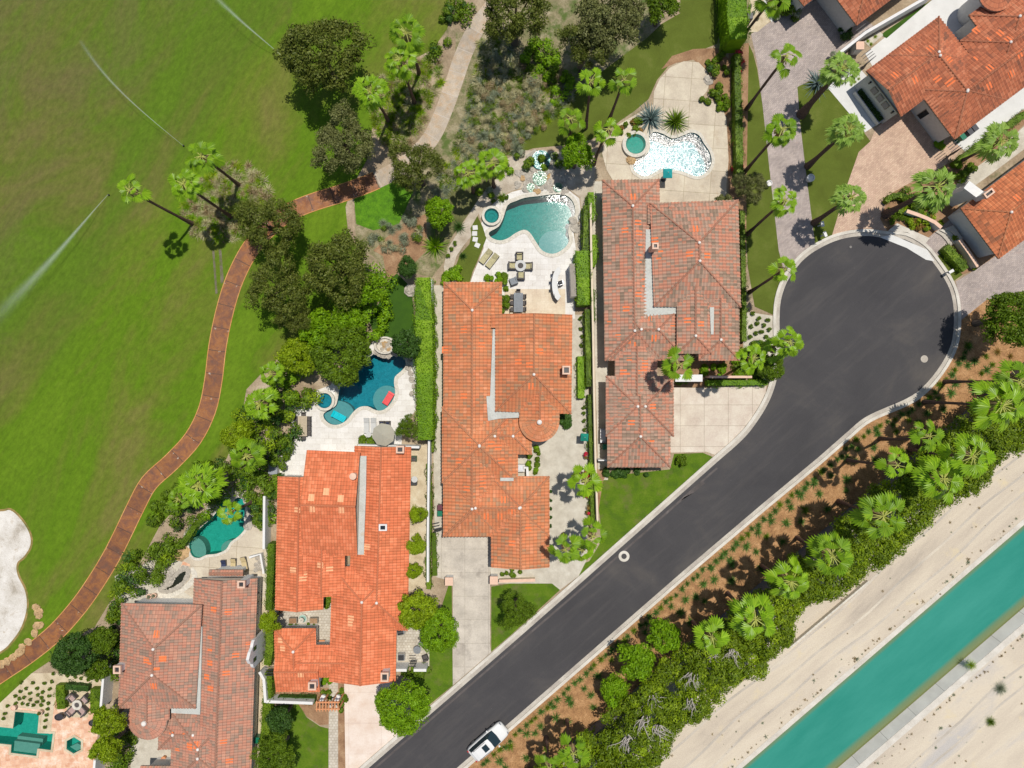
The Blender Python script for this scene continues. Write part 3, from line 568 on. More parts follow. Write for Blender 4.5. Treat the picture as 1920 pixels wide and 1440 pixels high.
sheet('pool_deck', [(-60, 1392), (-60, 1350), (20, 1358), (28, 1325), (80, 1330), (102, 1302), (180, 1302), (188, 1338), (182, 1390), (192, 1600), (-60, 1600)], 0.024, m_pav_terra, [[(POOL_Q[i]) for i in range(len(POOL_Q))] if False else offset(POOL_Q[:9]+[(-30, 1391), (-30, 1359)]+POOL_Q[11:], 0), SPA_Q])
sheet('planting_bed', [(-80, 1330), (0, 1318), (60, 1262), (100, 1262), (200, 1262), (212, 1280), (212, 1300), (105, 1300), (95, 1376), (73, 1372), (76, 1331), (30, 1326), (24, 1362), (-80, 1352)], 0.03, m_gravel_tan)
sheet('fire_pit_court', [(126, 1302), (128, 1298), (140, 1294), (160, 1296), (168, 1305), (166, 1335), (165, 1345), (125, 1345), (126, 1315)], 0.036, m_gravel_tan)
sheet('side_path', [(1108, 340), (1140, 340), (1140, 900), (1122, 900), (1116, 700)], 0.014, m_gravel)
sheet('courtyard', [(1060, 590), (1102, 590), (1104, 900), (1102, 985), (1100, 1050), (1085, 1080), (1050, 1106), (1035, 1094), (921, 1094), (919, 1050), (925, 1000), (925, 850)], 0.016, m_gravel)
sheet('side_path', [(806, 535), (836, 535), (836, 1010), (815, 1010), (812, 800)], 0.014, m_gravel)
sheet('side_path', [(764, 835), (810, 835), (803, 930), (800, 1100), (760, 1110)], 0.014, m_gravel_tan)
sheet('side_yard', [(735, 1160), (805, 1160), (805, 1250), (735, 1250)], 0.018, m_flag)
sheet('side_path', [(484, 1080), (500, 1080), (500, 1600), (470, 1600)], 0.014, m_gravel_tan)
sheet('courtyard', [(515, 1135), (630, 1110), (630, 1225), (515, 1215)], 0.02, m_flag)
sheet('front_walk', [(617, 1255), (634, 1255), (634, 1465), (616, 1478)], 0.02, m_flag)
sheet('front_bed', [(634, 1262), (648, 1262), (648, 1454), (634, 1465)], 0.018, m_dirt)
sheet('front_bed', [(505, 1290), (617, 1290), (617, 1358), (600, 1360), (575, 1343), (558, 1318), (505, 1322)], 0.016, m_dirt)
sheet('garden_court', [(215, 1080), (262, 1062), (300, 1040), (345, 1055), (372, 1075), (372, 1140), (225, 1140)], 0.016, m_gravel)
sheet('entry_court', [(245, 1375), (300, 1345), (345, 1360), (345, 1600), (245, 1600)], 0.016, m_gravel)
sheet('side_path', [(1118, 880), (1140, 880), (1130, 905), (1118, 985)], 0.02, m_dirt)
sheet('planting_bed', [(1255, 640), (1395, 640), (1400, 722), (1255, 728)], 0.015, m_dirt)
sheet('planting_bed', [(1402, 585), (1449, 592), (1452, 660), (1440, 715), (1395, 700), (1392, 600)], 0.016, m_gravel)
sheet('planting_bed', [(1240, 130), (1260, 105), (1300, 92), (1345, 90), (1366, 110), (1366, 350), (1358, 210), (1330, 170), (1328, 134), (1300, 112), (1268, 118)], 0.02, m_dirt)
sheet('planting_bed', [(1366, 90), (1404, 80), (1400, 330), (1398, 600), (1366, 600)], 0.018, m_dirt)
sheet('planting_bed', [(1406, -60), (1435, -60), (1450, 35), (1420, 60), (1405, 60)], 0.02, m_gravel_tan)
sheet('entry_walk', [(1432, -60), (1446, -60), (1458, 28), (1447, 42), (1432, 20)], 0.03, m_white)
m_olive_dry = mottled('dry_olive_turf', [(0.3, (0.075, 0.085, 0.025)), (0.55, (0.13, 0.13, 0.05)), (0.75, (0.24, 0.20, 0.11))], 0.8, 8, 0.5)
sheet('dry_garden', [(855, 60), (900, 60), (940, 0), (1040, 0), (1220, 0), (1240, 40), (1180, 110), (1090, 162), (1050, 192), (960, 252), (925, 292), (890, 330), (860, 380), (840, 480), (810, 520), (748, 506), (728, 520), (700, 480), (668, 466), (664, 388), (688, 352), (800, 290), (850, 200)], 0.011, m_dry)
sheet('ground_cover_patch', [(662, 352), (690, 335), (740, 335), (775, 360), (748, 420), (700, 432), (668, 420)], 0.02, m_cover)
sheet('dry_garden', [(718, 480), (700, 470), (745, 425), (800, 400), (800, 470), (770, 500), (745, 512), (726, 528)], 0.018, m_dirt)
m_gravel_warm = mottled('warm_gravel', [(0.3, (0.34, 0.28, 0.21)), (0.55, (0.46, 0.40, 0.32)), (0.75, (0.55, 0.49, 0.41))], 0.9, 14, 0.5)
sheet('shade_grass', [(850, 330), (905, 300), (945, 300), (925, 345), (905, 362), (880, 400), (850, 440), (835, 470), (812, 450), (822, 395)], 0.02, m_olive_dry)
sheet('pool_side_bed', [(945, 300), (985, 282), (1060, 285), (1100, 270), (1118, 300), (1112, 372), (1098, 400), (1096, 470), (1078, 470), (1078, 436), (1092, 405), (1088, 370), (1060, 350), (1000, 348), (958, 358), (935, 370), (915, 388), (900, 410), (898, 400), (884, 425), (886, 440), (868, 462), (856, 480), (850, 500), (856, 532), (838, 530), (832, 500), (840, 465), (862, 430), (880, 400), (905, 362), (925, 345)], 0.022, m_gravel_warm)
# a few bare scars in the turf by the palms
m_wheelmark = mottled('worn_turf', [(0.35, (0.09, 0.13, 0.02)), (0.5, (0.13, 0.12, 0.07)), (0.65, (0.17, 0.15, 0.11))], 1.5, 9, 0.5)
for q in ([(398, 470), (402, 470), (408, 550), (404, 552)], [(410, 468), (415, 468), (420, 530), (414, 532)]):
    sheet('tyre_track', q, 0.017, m_wheelmark)
# ---------------------------------------------------------------- pools
def pool(outline, name, label, basin_m, water_m=None, shelves=(), cop=7, copm=None, deck=0.03, cat='swimming pool', depth=1.5, wz=-0.12):
    water_m = water_m or m_water; copm = copm or m_stone_cap
    c = W(sum(p[0] for p in outline)/len(outline), sum(p[1] for p in outline)/len(outline))
    root = empty(name, (0, 0, 0), label=label, cat=cat)
    root.location = (c.x, c.y, 0)
    def put(o): o.parent = root; o.location = (-c.x, -c.y, 0); return o
    P = [W(*p).xy for p in outline]
    if area2(P) < 0: P = P[::-1]; outline = outline[::-1]
    b = MB()
    for i in range(len(P)):
        a, d = P[i], P[(i+1) % len(P)]
        b.face([(*a, deck), (*d, deck), (*d, -depth), (*a, -depth)])
    for t in geometry.tessellate_polygon([[Vector((*p, 0)) for p in P]]): 
        q = [Vector((*P[i], -depth)) for i in t]
        if (q[1]-q[0]).cross(q[2]-q[0]).z < 0: q = q[::-1]
        b.face(q)
    put(b.build('basin', basin_m))
    for (so, sz, sm) in shelves:
        b = MB(); b.prism([W(*p).xy for p in so], -depth+0.01, sz, 0, True, False); put(b.build('shelf', sm))
    b = MB(); g = [W(*p).xy for p in outline]
    for t in geometry.tessellate_polygon([[Vector((*p, 0)) for p in g]]):
        q = [Vector((*g[i], wz)) for i in t]
        if (q[1]-q[0]).cross(q[2]-q[0]).z < 0: q = q[::-1]
        b.face(q)
    put(b.build('water_surface', water_m))
    if cop:
        o1 = offset(outline, cop); b = MB(); n = len(outline)
        for i in range(n):
            a, d, e, f = [W(*q).xy for q in (outline[i], outline[(i+1) % n], o1[(i+1) % n], o1[i])]
            z1 = deck+0.05
            F = [(*a, z1), (*d, z1), (*e, z1), (*f, z1)]
            if (Vector(F[1])-Vector(F[0])).cross(Vector(F[2])-Vector(F[0])).z < 0: F = F[::-1]
            b.face(F, 0); b.face([(*f, z1), (*e, z1), (*e, 0.005), (*f, 0.005)]); b.face([(*a, z1), (*d, z1), (*d, deck-0.05), (*a, deck-0.05)])
        put(b.build('coping', copm))
    return root
pool(POOL_B, 'swimming_pool', 'teal freeform pool beside the round spa on the white travertine terrace', m_basin_b, water('lightly_rippled_water', (0.70, 0.94, 0.92), 11, 0.55, 0.12, 1.33, (4.8, 21.6, 0.6, 2.2)), [(circle(1039, 458, 29, 24, 27), -0.35, m_shelf)], 7)
pool(POOL_C, 'swimming_pool', 'glittering bean-shaped pool dazzling white with sun glare on beige concrete', m_basin_c, m_water_glint, [], 6)
pool(POOL_A, 'swimming_pool', 'deep blue curving pool with a pink and a turquoise float', m_basin_a, None, [(circle(724, 750, 26, 24, 27), -0.4, m_shelf), (circle(628, 775, 34, 24, 24), -0.4, m_shelf)], 7)
pool(POOL_P, 'swimming_pool', 'green tinted pool wrapped in boulders and palms near the cart path', m_basin_d, None, [(circle(362, 1035, 22, 20, 26), -0.35, m_shelf_g), (circle(432, 1030, 20, 20, 16), -0.35, m_shelf_g)], 5)
pool(POOL_Q, 'swimming_pool', 'angular green pool with wide steps set in terracotta paving', m_basin_d, None, [([(21, 1411), (69, 1417), (71, 1398), (23, 1392)], -0.35, m_shelf_g), ([(22, 1403), (70, 1409), (72, 1392), (24, 1386)], -0.75, m_shelf_g)], 4, m_gravel_tan)
pool(SPA_Q, 'spa_pool', 'hexagonal hot tub sunk in the terracotta terrace', m_basin_d, None, [([(125, 1405), (139, 1413), (153, 1405), (139, 1398)], -0.5, m_shelf_g)], 4, m_gravel_tan, cat='hot tub', depth=0.9)
def spa(cx, cy, r, h, label, bm):
    c = W(cx, cy); root = empty('spa_pool', (c.x, c.y, 0), label=label, cat='hot tub'); rm = r/S
    b = MB(); b.lathe((0, 0, 0), [(rm*1.32, 0), (rm*1.32, h), (rm*0.98, h), (rm*0.98, 0.05)], 28); b.build('rim', m_stone_cap, root)
    b = MB(); b.lathe((0, 0, 0), [(rm*0.97, h-0.02), (rm*0.8, h-0.35), (rm*0.45, h-0.36), (rm*0.4, 0.04), (0, 0.04)][::-1], 28); b.build('basin', bm, root)
    b = MB(); b.lathe((0, 0, 0), [(rm*0.975, h-0.1), (0, h-0.1)], 28); b.build('water_surface', m_water, root)
spa(922, 406, 14, 0.45, 'round stone-rimmed hot tub at the corner of the teal pool', m_basin_b)
spa(1191, 272, 19, 0.4, 'round raised hot tub joined to the glittering pool', m_basin_d)
spa(610, 751, 14.5, 0.4, 'round hot tub beside the deep blue pool', m_basin_a)
# ---------------------------------------------------------------- foliage meshes
def mesh_np(name, V, F, mats, mi=None):
    """V (n,3) float, F (m,k) int"""
    me = bpy.data.meshes.new(name); n, m, k = len(V), len(F), F.shape[1]
    me.vertices.add(n); me.vertices.foreach_set('co', np.ascontiguousarray(V, dtype=np.float32).ravel())
    me.loops.add(m*k); me.loops.foreach_set('vertex_index', np.ascontiguousarray(F, dtype=np.int32).ravel())
    me.polygons.add(m); me.polygons.foreach_set('loop_start', np.arange(0, m*k, k, dtype=np.int32))
    try: me.polygons.foreach_set('loop_total', np.full(m, k, dtype=np.int32))
    except Exception: pass
    if mi is not None: me.polygons.foreach_set('material_index', np.ascontiguousarray(mi, dtype=np.int32))
    for x in mats: me.materials.append(x)
    me.update(calc_edges=True); return me
def leaf_quads(C, N, L, Wd, rg, fold=0.25):
    """leaf quads at centres C with facing N; L length, Wd width. Diamond with folded midrib = 4 verts"""
    n = len(C); T = rg.normal(size=(n, 3)); T -= (T*N).sum(1)[:, None]*N; T /= np.linalg.norm(T, axis=1)[:, None]+1e-9
    B = np.cross(N, T); L = L*rg.uniform(0.7, 1.3, (n, 1)); Wd = Wd*rg.uniform(0.75, 1.25, (n, 1))
    V = np.stack([C-T*L/2, C+B*Wd/2+N*fold*Wd*0.4, C+T*L/2, C-B*Wd/2+N*fold*Wd*0.4], 1).reshape(-1, 3)
    F = np.arange(n*4).reshape(n, 4); return V, F
def unit(a): return a/(np.linalg.norm(a, axis=1)[:, None]+1e-9)
def crown_arrays(seed, rad, hgt, nclump, crad, nleaf, L, Wd, up=0.35, base=0.0, lump=0.18, strag=0.06):
    """ellipsoidal crown, centre at z=base+hgt/2; clumps of leaves on the shell and inside it"""
    rg = np.random.default_rng(seed)
    d = unit(rg.normal(size=(nclump, 3))); d[:, 2] = np.where(d[:, 2] < -0.35, -d[:, 2], d[:, 2])
    d = unit(d)
    ph = rg.uniform(0, 6.28, 4); az = np.arctan2(d[:, 1], d[:, 0])
    wob = 1+lump*(np.sin(2*az+ph[0])*0.35+np.sin(3*az+ph[1])*0.8+np.sin(5*az+ph[2])*0.6)
    sh = rg.uniform(0.62, 1.0, nclump)**0.7
    rr = (rad-crad*0.7)
    C = d*sh[:, None]*np.array([rr, rr, hgt/2-crad*0.5])*wob[:, None]; C[:, 2] += hgt/2+base
    cr = crad*rg.uniform(0.65, 1.3, nclump)
    idx = np.repeat(np.arange(nclump), nleaf); n = len(idx)
    e = unit(rg.normal(size=(n, 3))+np.array([0, 0, 0.5])); q = rg.uniform(0.45, 1.0, n)**0.6
    P = C[idx]+e*(cr[idx]*q)[:, None]*np.array([1, 1, 0.75])
    N = unit(e*1.0+rg.normal(size=(n, 3))*0.5+np.array([0, 0, up*0.5]))
    if strag:
        k = rg.random(n) < strag; P[k] += unit(P[k]-np.array([0, 0, hgt/2+base]))*rg.uniform(0.1, 0.45, (k.sum(), 1))*crad
    return leaf_quads(P, N, L, Wd, rg)
CROWN = {}
def crown_mesh(kind, variant):
    key = (kind, variant)
    if key in CROWN: return CROWN[key]
    specs = {  # rad, hgt, clumps, clump radius, leaves, L, W
        'big': (4.0, 5.2, 135, 0.72, 105, 0.30, 0.13, 0.4, 0, 0.17, 0.16),
        'fine': (3.4, 4.4, 125, 0.56, 110, 0.26, 0.09, 0.3, 0, 0.24, 0.2),
        'round': (3.2, 4.2, 130, 0.58, 120, 0.24, 0.13, 0.5, 0, 0.05, 0.03),
        'mid': (1.9, 2.4, 75, 0.48, 85, 0.24, 0.12, 0.45, 0, 0.14, 0.06),
        'shrub': (0.9, 1.1, 36, 0.26, 60, 0.17, 0.085, 0.45, 0, 0.10, 0.05),
        'ball': (0.45, 0.6, 26, 0.13, 50, 0.085, 0.05, 0.5, 0, 0.0, 0.0)}
    sp = specs[kind]; V, F = crown_arrays(100*variant+hash(kind) % 7 if False else 31*variant+len(kind)*7, *sp)
    CROWN[key] = (V, F, sp[0], sp[1]); return CROWN[key]
CM = {}
def crown_me(kind, variant, mat):
    key = (kind, variant, mat.name)
    if key not in CM:
        V, F, r, h = crown_mesh(kind, variant); CM[key] = mesh_np('crown', V, F, [mat])
    return CM[key]
TM = {}
def trunk_me(v):
    if v in TM: return TM[v]
    r = random.Random(v); b = MB(); path = [(0, 0, 0)]; x = y = 0
    for i in range(1, 5):
        x += r.uniform(-0.04, 0.04); y += r.uniform(-0.04, 0.04); path.append((x, y, i*0.15))
    b.tube(path, [0.085, 0.06, 0.052, 0.046, 0.04], 9)
    for k in range(6):
        a = 2*math.pi*k/6+r.uniform(-.3, .3); p = [path[-2]]; q = Vector(path[-2])
        for j in range(3): q = q+Vector((math.cos(a)*0.10, math.sin(a)*0.10, 0.10+0.02*j)); p.append(tuple(q))
        b.tube(p, [0.03, 0.02, 0.013, 0.006], 6)
    me = b.build('trunk', m_bark).data; bpy.data.objects.remove([o for o in bpy.data.objects if o.data == me][0])
    TM[v] = me; return me
tseed = [0]
def tree(px, py, rpx, h, kind, mat, label, name='tree', cat='tree', group=None, squash=None, cz=None):
    """px,py,rpx: crown as it shows in the photograph; h: total height in metres"""
    tseed[0] += 1; v = tseed[0] % 4
    V, F, r0, h0 = crown_mesh(kind, v)
    zc = h*0.62; c = W(px, py, zc); rad = rpx/S*(H-zc)/H
    small = kind in ('shrub', 'ball'); ch = min(h*(0.95 if small else 0.78), rad*1.5); ch = max(ch, h*0.5)
    if small or h < 2.2: ch = h*0.95
    root = empty(name, (c.x, c.y, 0), rnd.uniform(0, 6.28), label=label, cat=cat, group=group)
    o = bpy.data.objects.new('crown' if not small else 'foliage', crown_me(kind, v, mat)); col.objects.link(o); o.parent = root
    s = rad/r0; o.scale = (s, s*(squash or 1), ch/h0); o.location = (0, 0, h-ch)
    t = bpy.data.objects.new('trunk' if not small else 'stem', trunk_me(v)); col.objects.link(t); t.parent = root
    k = (h-ch*0.35)/0.72; t.scale = (k*0.55, k*0.55, k) if not small else (k*0.4, k*0.4, k)
    return root
def ball(px, py, rpx, mat, label, group, h=None, name='round_shrub'):
    r = rpx/S; c = W(px, py, r*0.8); tseed[0] += 1; v = tseed[0] % 3; V, F, r0, h0 = crown_mesh('ball', v)
    o = bpy.data.objects.new(name, crown_me('ball', v, mat)); col.objects.link(o)
    o.location = (c.x, c.y, 0); hh = h or r*1.5; o.scale = (r/r0, r/r0, hh/h0); o.rotation_euler = (0, 0, rnd.uniform(0, 6))
    return setp(o, label, 'shrub', group)
# ---------------------------------------------------------------- blade rosettes (agave, yucca, ornamental grass)
def rosette_arrays(seed, nb, Rr, Hh, wd, seg=4, droop=0.6, spread=1.0):
    rg = np.random.default_rng(seed); V = []; F = []
    for i in range(nb):
        a = i*2.399963+rg.uniform(-.3, .3); el = (1-(i/nb)**0.8*spread)*1.35+0.08; ln = Rr*rg.uniform(0.75, 1.15)
        d = np.array([math.cos(a), math.sin(a)]); side = np.array([-d[1], d[0]]); b0 = len(V)
        for j in range(seg+1):
            t = j/seg; rr = ln*t*math.cos(el)*(1+0.2*t); z = Hh*t*math.sin(el)*1.3-droop*Hh*t*t*math.cos(el)+0.03; wv = wd*(1-t**1.8)*(0.55+0.6*min(1, t*3))+0.002
            c = d*(0.04*Rr+rr)
            V += [[c[0]+side[0]*wv/2, c[1]+side[1]*wv/2, max(0.01, z)+wv*0.25], [c[0], c[1], max(0.01, z)], [c[0]-side[0]*wv/2, c[1]-side[1]*wv/2, max(0.01, z)+wv*0.25]]
        for j in range(seg):
            k = b0+j*3
            F += [[k, k+1, k+4, k+3], [k+1, k+2, k+5, k+4]]
    return np.array(V), np.array(F)
RM = {}
def rosette_me(kind, v, mat):
    key = (kind, v, mat.name)
    if key in RM: return RM[key]
    sp = {'agave': (34, 1.0, 0.75, 0.13), 'yucca': (90, 1.0, 0.9, 0.06), 'grass': (170, 1.0, 0.85, 0.028), 'tuft': (46, 1.0, 0.7, 0.09)}[kind]
    V, F = rosette_arrays(v*13+5, *sp); RM[key] = mesh_np('blades', V, F, [mat]); return RM[key]
def rosette(px, py, rpx, kind, mat, label, name, cat, group=None, h=None):
    r = rpx/S; tseed[0] += 1; v = tseed[0] % 4; hh = h or r*0.9; c = W(px, py, hh*0.4)
    o = bpy.data.objects.new(name, rosette_me(kind, v, mat)); col.objects.link(o); o.location = (c.x, c.y, 0.02); o.scale = (r, r, hh); o.rotation_euler = (0, 0, rnd.uniform(0, 6.28))
    return setp(o, label, cat, group)
# ---------------------------------------------------------------- palms
def fan_crown(seed, nf=34, Rr=2.1, blade=1.0, fans=True, ragged=0.15):
    rg = random.Random(seed); V = []; F = []; M = []
    def quad(a, b, c, d, m): k = len(V); V.extend([a, b, c, d]); F.append([k, k+1, k+2, k+3]); M.append(m)
    for i in range(nf):
        a = i*2.399963+rg.uniform(-.35, .35); t = (i+0.5)/nf
        el = R(66-98*t**0.8+rg.uniform(-10, 10)); pet = Rr*(0.20+0.42*t**0.7)*rg.uniform(0.75, 1.15); bl = blade*rg.uniform(0.82, 1.12)*(0.75+0.3*min(1, t*2))
        d = Vector((math.cos(a)*math.cos(el), math.sin(a)*math.cos(el), math.sin(el))); side = Vector((-math.sin(a), math.cos(a), 0)); up = side.cross(d)*-1
        if up.z < 0: up = -up
        p0 = Vector((0, 0, 0.1)); p1 = p0+d*pet*0.55; d2 = (d+Vector((0, 0, -0.25))).normalized(); p2 = p1+d2*pet*0.45
        wv = 0.035
        quad(p0-side*wv, p0+side*wv, p1+side*wv*0.8, p1-side*wv*0.8, 1); quad(p1-side*wv*0.8, p1+side*wv*0.8, p2+side*wv*0.5, p2-side*wv*0.5, 1)
        u2 = side.cross(d2)*-1
        if u2.z < 0: u2 = -u2
        ns = 11; half = R(78)
        tilt = rg.uniform(-0.5, 0.5); sd = (side*math.cos(tilt)+u2*math.sin(tilt)).normalized(); uu = sd.cross(d2)*-1
        if uu.z < 0: uu = -uu
        for j in range(ns):
            ang = -half+2*half*(j+0.5)/ns; da = half/ns*1.03
            ln = bl*(0.66+0.34*math.cos(ang))*rg.uniform(1-ragged*0.7, 1+ragged*0.5)
            def pt(an, rr, lift):
                v = d2*math.cos(an)*rr+sd*math.sin(an)*rr
                return p2+v+uu*(lift+0.16*math.cos(an*1.3)*rr*(1-rr/bl))-Vector((0, 0, 1))*(0.34*(rr/bl)**2.2*bl)
            e1 = pt(ang-da, ln*0.74, 0.0); e2 = pt(ang+da, ln*0.74, 0.0); mid = pt(ang, ln*0.74, 0.03); tip = pt(ang, ln, -0.04*rg.random()); q = p2
            quad(q, e1, tip, mid, 0); quad(q, mid, tip, e2, 0)
    # young upright spear leaves and a skirt of dead ones
    for i in range(14):
        a = i*2.4; el = R(-62-rg.uniform(0, 22)); L = Rr*0.45*rg.uniform(0.8, 1.2); d = Vector((math.cos(a)*math.cos(el), math.sin(a)*math.cos(el), math.sin(el))); side = Vector((-math.sin(a), math.cos(a), 0))*0.16
        p0 = Vector((math.cos(a)*0.16, math.sin(a)*0.16, -0.1)); quad(p0-side*0.4, p0+side*0.4, p0+d*L+side, p0+d*L-side, 2)
    return np.array([tuple(v) for v in V]), np.array(F), np.array(M)
def feather_crown(seed, nf=26, Rr=2.0):
    rg = random.Random(seed); V = []; F = []; M = []
    for i in range(nf):
        a = i*2.399963; t = (i+.5)/nf; el = R(75-85*t); L = Rr*rg.uniform(0.85, 1.1); d = Vector((math.cos(a), math.sin(a), 0)); side = Vector((-math.sin(a), math.cos(a), 0)); pts = []
        for j in range(9):
            s = j/8; pts.append(d*(L*s*math.cos(el*(1-0.3*s)))+Vector((0, 0, L*(s*math.sin(el)-0.55*s*s)+0.1)))
        for j in range(8):
            k = len(V); V += [pts[j]-side*0.02, pts[j]+side*0.02, pts[j+1]+side*0.015, pts[j+1]-side*0.015]; F.append([k, k+1, k+2, k+3]); M.append(1)
        for j in range(2, 26):
            s = j/26; f = s*8; k0 = min(7, int(f)); p = pts[k0].lerp(pts[k0+1], f-k0); dr = (pts[k0+1]-pts[k0]).normalized(); ll = Rr*0.24*math.sin(math.pi*min(0.98, s*0.85+0.12))
            for sg in (1, -1):
                e = p+side*sg*ll+dr*ll*0.5-Vector((0, 0, ll*0.35)); wv = dr*0.035*Rr/2; k = len(V); V += [p-wv, p+wv, e+wv*0.3, e-wv*0.3]; F.append([k, k+1, k+2, k+3]); M.append(0)
    return np.array([tuple(v) for v in V]), np.array(F), np.array(M)
m_pet = plain('yellow_petiole', (0.36, 0.38, 0.08), 0.6); m_skirt = plain('dead_frond', (0.34, 0.24, 0.13), 0.9, 0.1, var=0.3)
PM = {}
def palm_me(kind, v, mat):
    key = (kind, v, mat.name)
    if key not in PM:
        if kind == 'fan': a = fan_crown(v*17+3, 19+2*(v % 3), 2.1, 0.95)
        elif kind == 'thin': a = fan_crown(v*17+9, 10+v, 1.9, 1.05)
        elif kind == 'full': a = fan_crown(v*17+5, 32, 2.1, 0.85, ragged=0.35)
        else: a = feather_crown(v*7+1)
        PM[key] = mesh_np('crown', a[0], a[1], [mat, m_pet, m_skirt], a[2])
    return PM[key]
pcount = [0]
def palm(px, py, h, rpx, label, base=None, kind='fan', mat=None, group=None, tr=0.2):
    pcount[0] += 1; v = pcount[0] % 4; mat = mat or (m_leaf_palm, m_leaf_palm2, m_leaf_palm, m_leaf_palm2, m_leaf_palm)[pcount[0]*7 % 5]
    top = W(px, py, h); g = W(*base) if base else Vector((top.x, top.y, 0))
    root = empty('palm_tree', (g.x, g.y, 0), label=label, cat='palm tree', group=group)
    r = rpx/S*(H-h)/H
    o = bpy.data.objects.new('crown', palm_me(kind, v, mat)); col.objects.link(o); o.parent = root
    o.location = (top.x-g.x, top.y-g.y, h); s = r/1.95; o.scale = (s, s, s); o.rotation_euler = (rnd.uniform(-.08, .08), rnd.uniform(-.08, .08), rnd.uniform(0, 6.28))
    b = MB(); d = Vector((top.x-g.x, top.y-g.y, 0)); path = []; rad = []
    perp = Vector((-d.y, d.x, 0))*0.06
    n = 14
    for i in range(n+1):
        t = i/n; q = d*(t**1.25)+perp*math.sin(t*math.pi); path.append((q.x, q.y, h*t)); rad.append((tr*1.35-(tr*0.55)*min(1, t*4) if t < 0.25 else tr*0.8*(1-0.25*t))+rnd.uniform(-.012, .012)+(0.10 if t > 0.93 else 0))
    b.tube(path, rad, 9); b.build('trunk', m_trunk, root, smooth=True)
    return root
# ---------------------------------------------------------------- hedges and beds of foliage
def hedge(name, pts, wpx, h, mat, label, cat='hedge', dens=70, leaf=(0.15, 0.08), round_=0.25, closed=False, core=True, wob=0.13, kind=None, z0=0.0):
    """clipped hedge along a px polyline; wpx may be a list"""
    rg = np.random.default_rng(len(pts)*7+int(pts[0][0])); w_ = wpx if hasattr(wpx, '__len__') else [wpx]*len(pts)
    Cs = []; Ns = []; b = MB()
    c0_ = W(pts[0][0], pts[0][1])
    for i in range(len(pts)-1):
        zc = h*0.9; A = W(*pts[i], zc).xy; B = W(*pts[i+1], zc).xy; L = (B-A).length
        if L < 1e-3: continue
        d = (B-A)/L; nn = Vector((-d.y, d.x)); wa, wb = w_[i]/S/2, w_[i+1]/S/2
        n = int(L*((wa+wb)+2*h)*dens)
        if n < 1: continue
        t = rg.random(n); u = rg.uniform(-1, 1, n)*((wa+wb)/2+h); hw = wa+(wb-wa)*t; side = np.abs(u) > (wa+wb)/2
        off = np.where(side, np.sign(u)*hw, u/((wa+wb)/2+1e-6)*hw); z = np.where(side, h-(np.abs(u)-(wa+wb)/2), h)
        lum = wob*(np.sin(t*L*2.3+off*3)+np.sin(t*L*5.1+z*4))+rg.normal(0, 0.035, n)
        z = z+np.where(side, 0, lum)-np.where(~side, round_*np.clip(np.abs(off)/hw-0.65, 0, 1)**1.5, 0); off = off+np.where(side, np.sign(u)*lum, 0)
        P = np.stack([A.x+d.x*t*L+nn.x*off, A.y+d.y*t*L+nn.y*off, np.maximum(0.03, z)+z0], 1)
        N = np.stack([nn.x*np.sign(u)*side*1.0, nn.y*np.sign(u)*side*1.0, np.where(side, 0.35, 1.0)], 1)+rg.normal(size=(n, 3))*0.45
        Cs.append(P); Ns.append(unit(N))
        if core:
            kk = 0.85; q = [A+nn*wa*kk, B+nn*wb*kk, B-nn*wb*kk, A-nn*wa*kk]
            b.prism([tuple(x) for x in q], z0, z0+h*0.86)
    P = np.concatenate(Cs); N = np.concatenate(Ns); V, F = leaf_quads(P, N, leaf[0], leaf[1], rg)
    k0 = len(V)
    if core:
        nv = np.array(b.v); q4 = [f for f in b.f if len(f) == 4]; q3 = [f for f in b.f if len(f) == 3]
        V = np.concatenate([V, nv]); ff = np.array([[i+k0 for i in f] for f in q4]+[[i+k0 for i in (f+[f[0]])][:4] for f in []])
        F = np.concatenate([F, ff]) if len(ff) else F
        # tops as quads from triangle pairs
        t4 = []
        for i in range(0, len(q3)-1, 2): pass
    me = mesh_np(name, V, F, [mat]); o = bpy.data.objects.new(name, me)
    if core:
        import bmesh
        bm = bmesh.new(); bm.from_mesh(me); bm.verts.ensure_lookup_table()
        for f in q3:
            try: bm.faces.new([bm.verts[i+k0] for i in f])
            except ValueError: pass
        bm.to_mesh(me); bm.free()
    col.objects.link(o); return setp(o, label, cat, kind=kind)
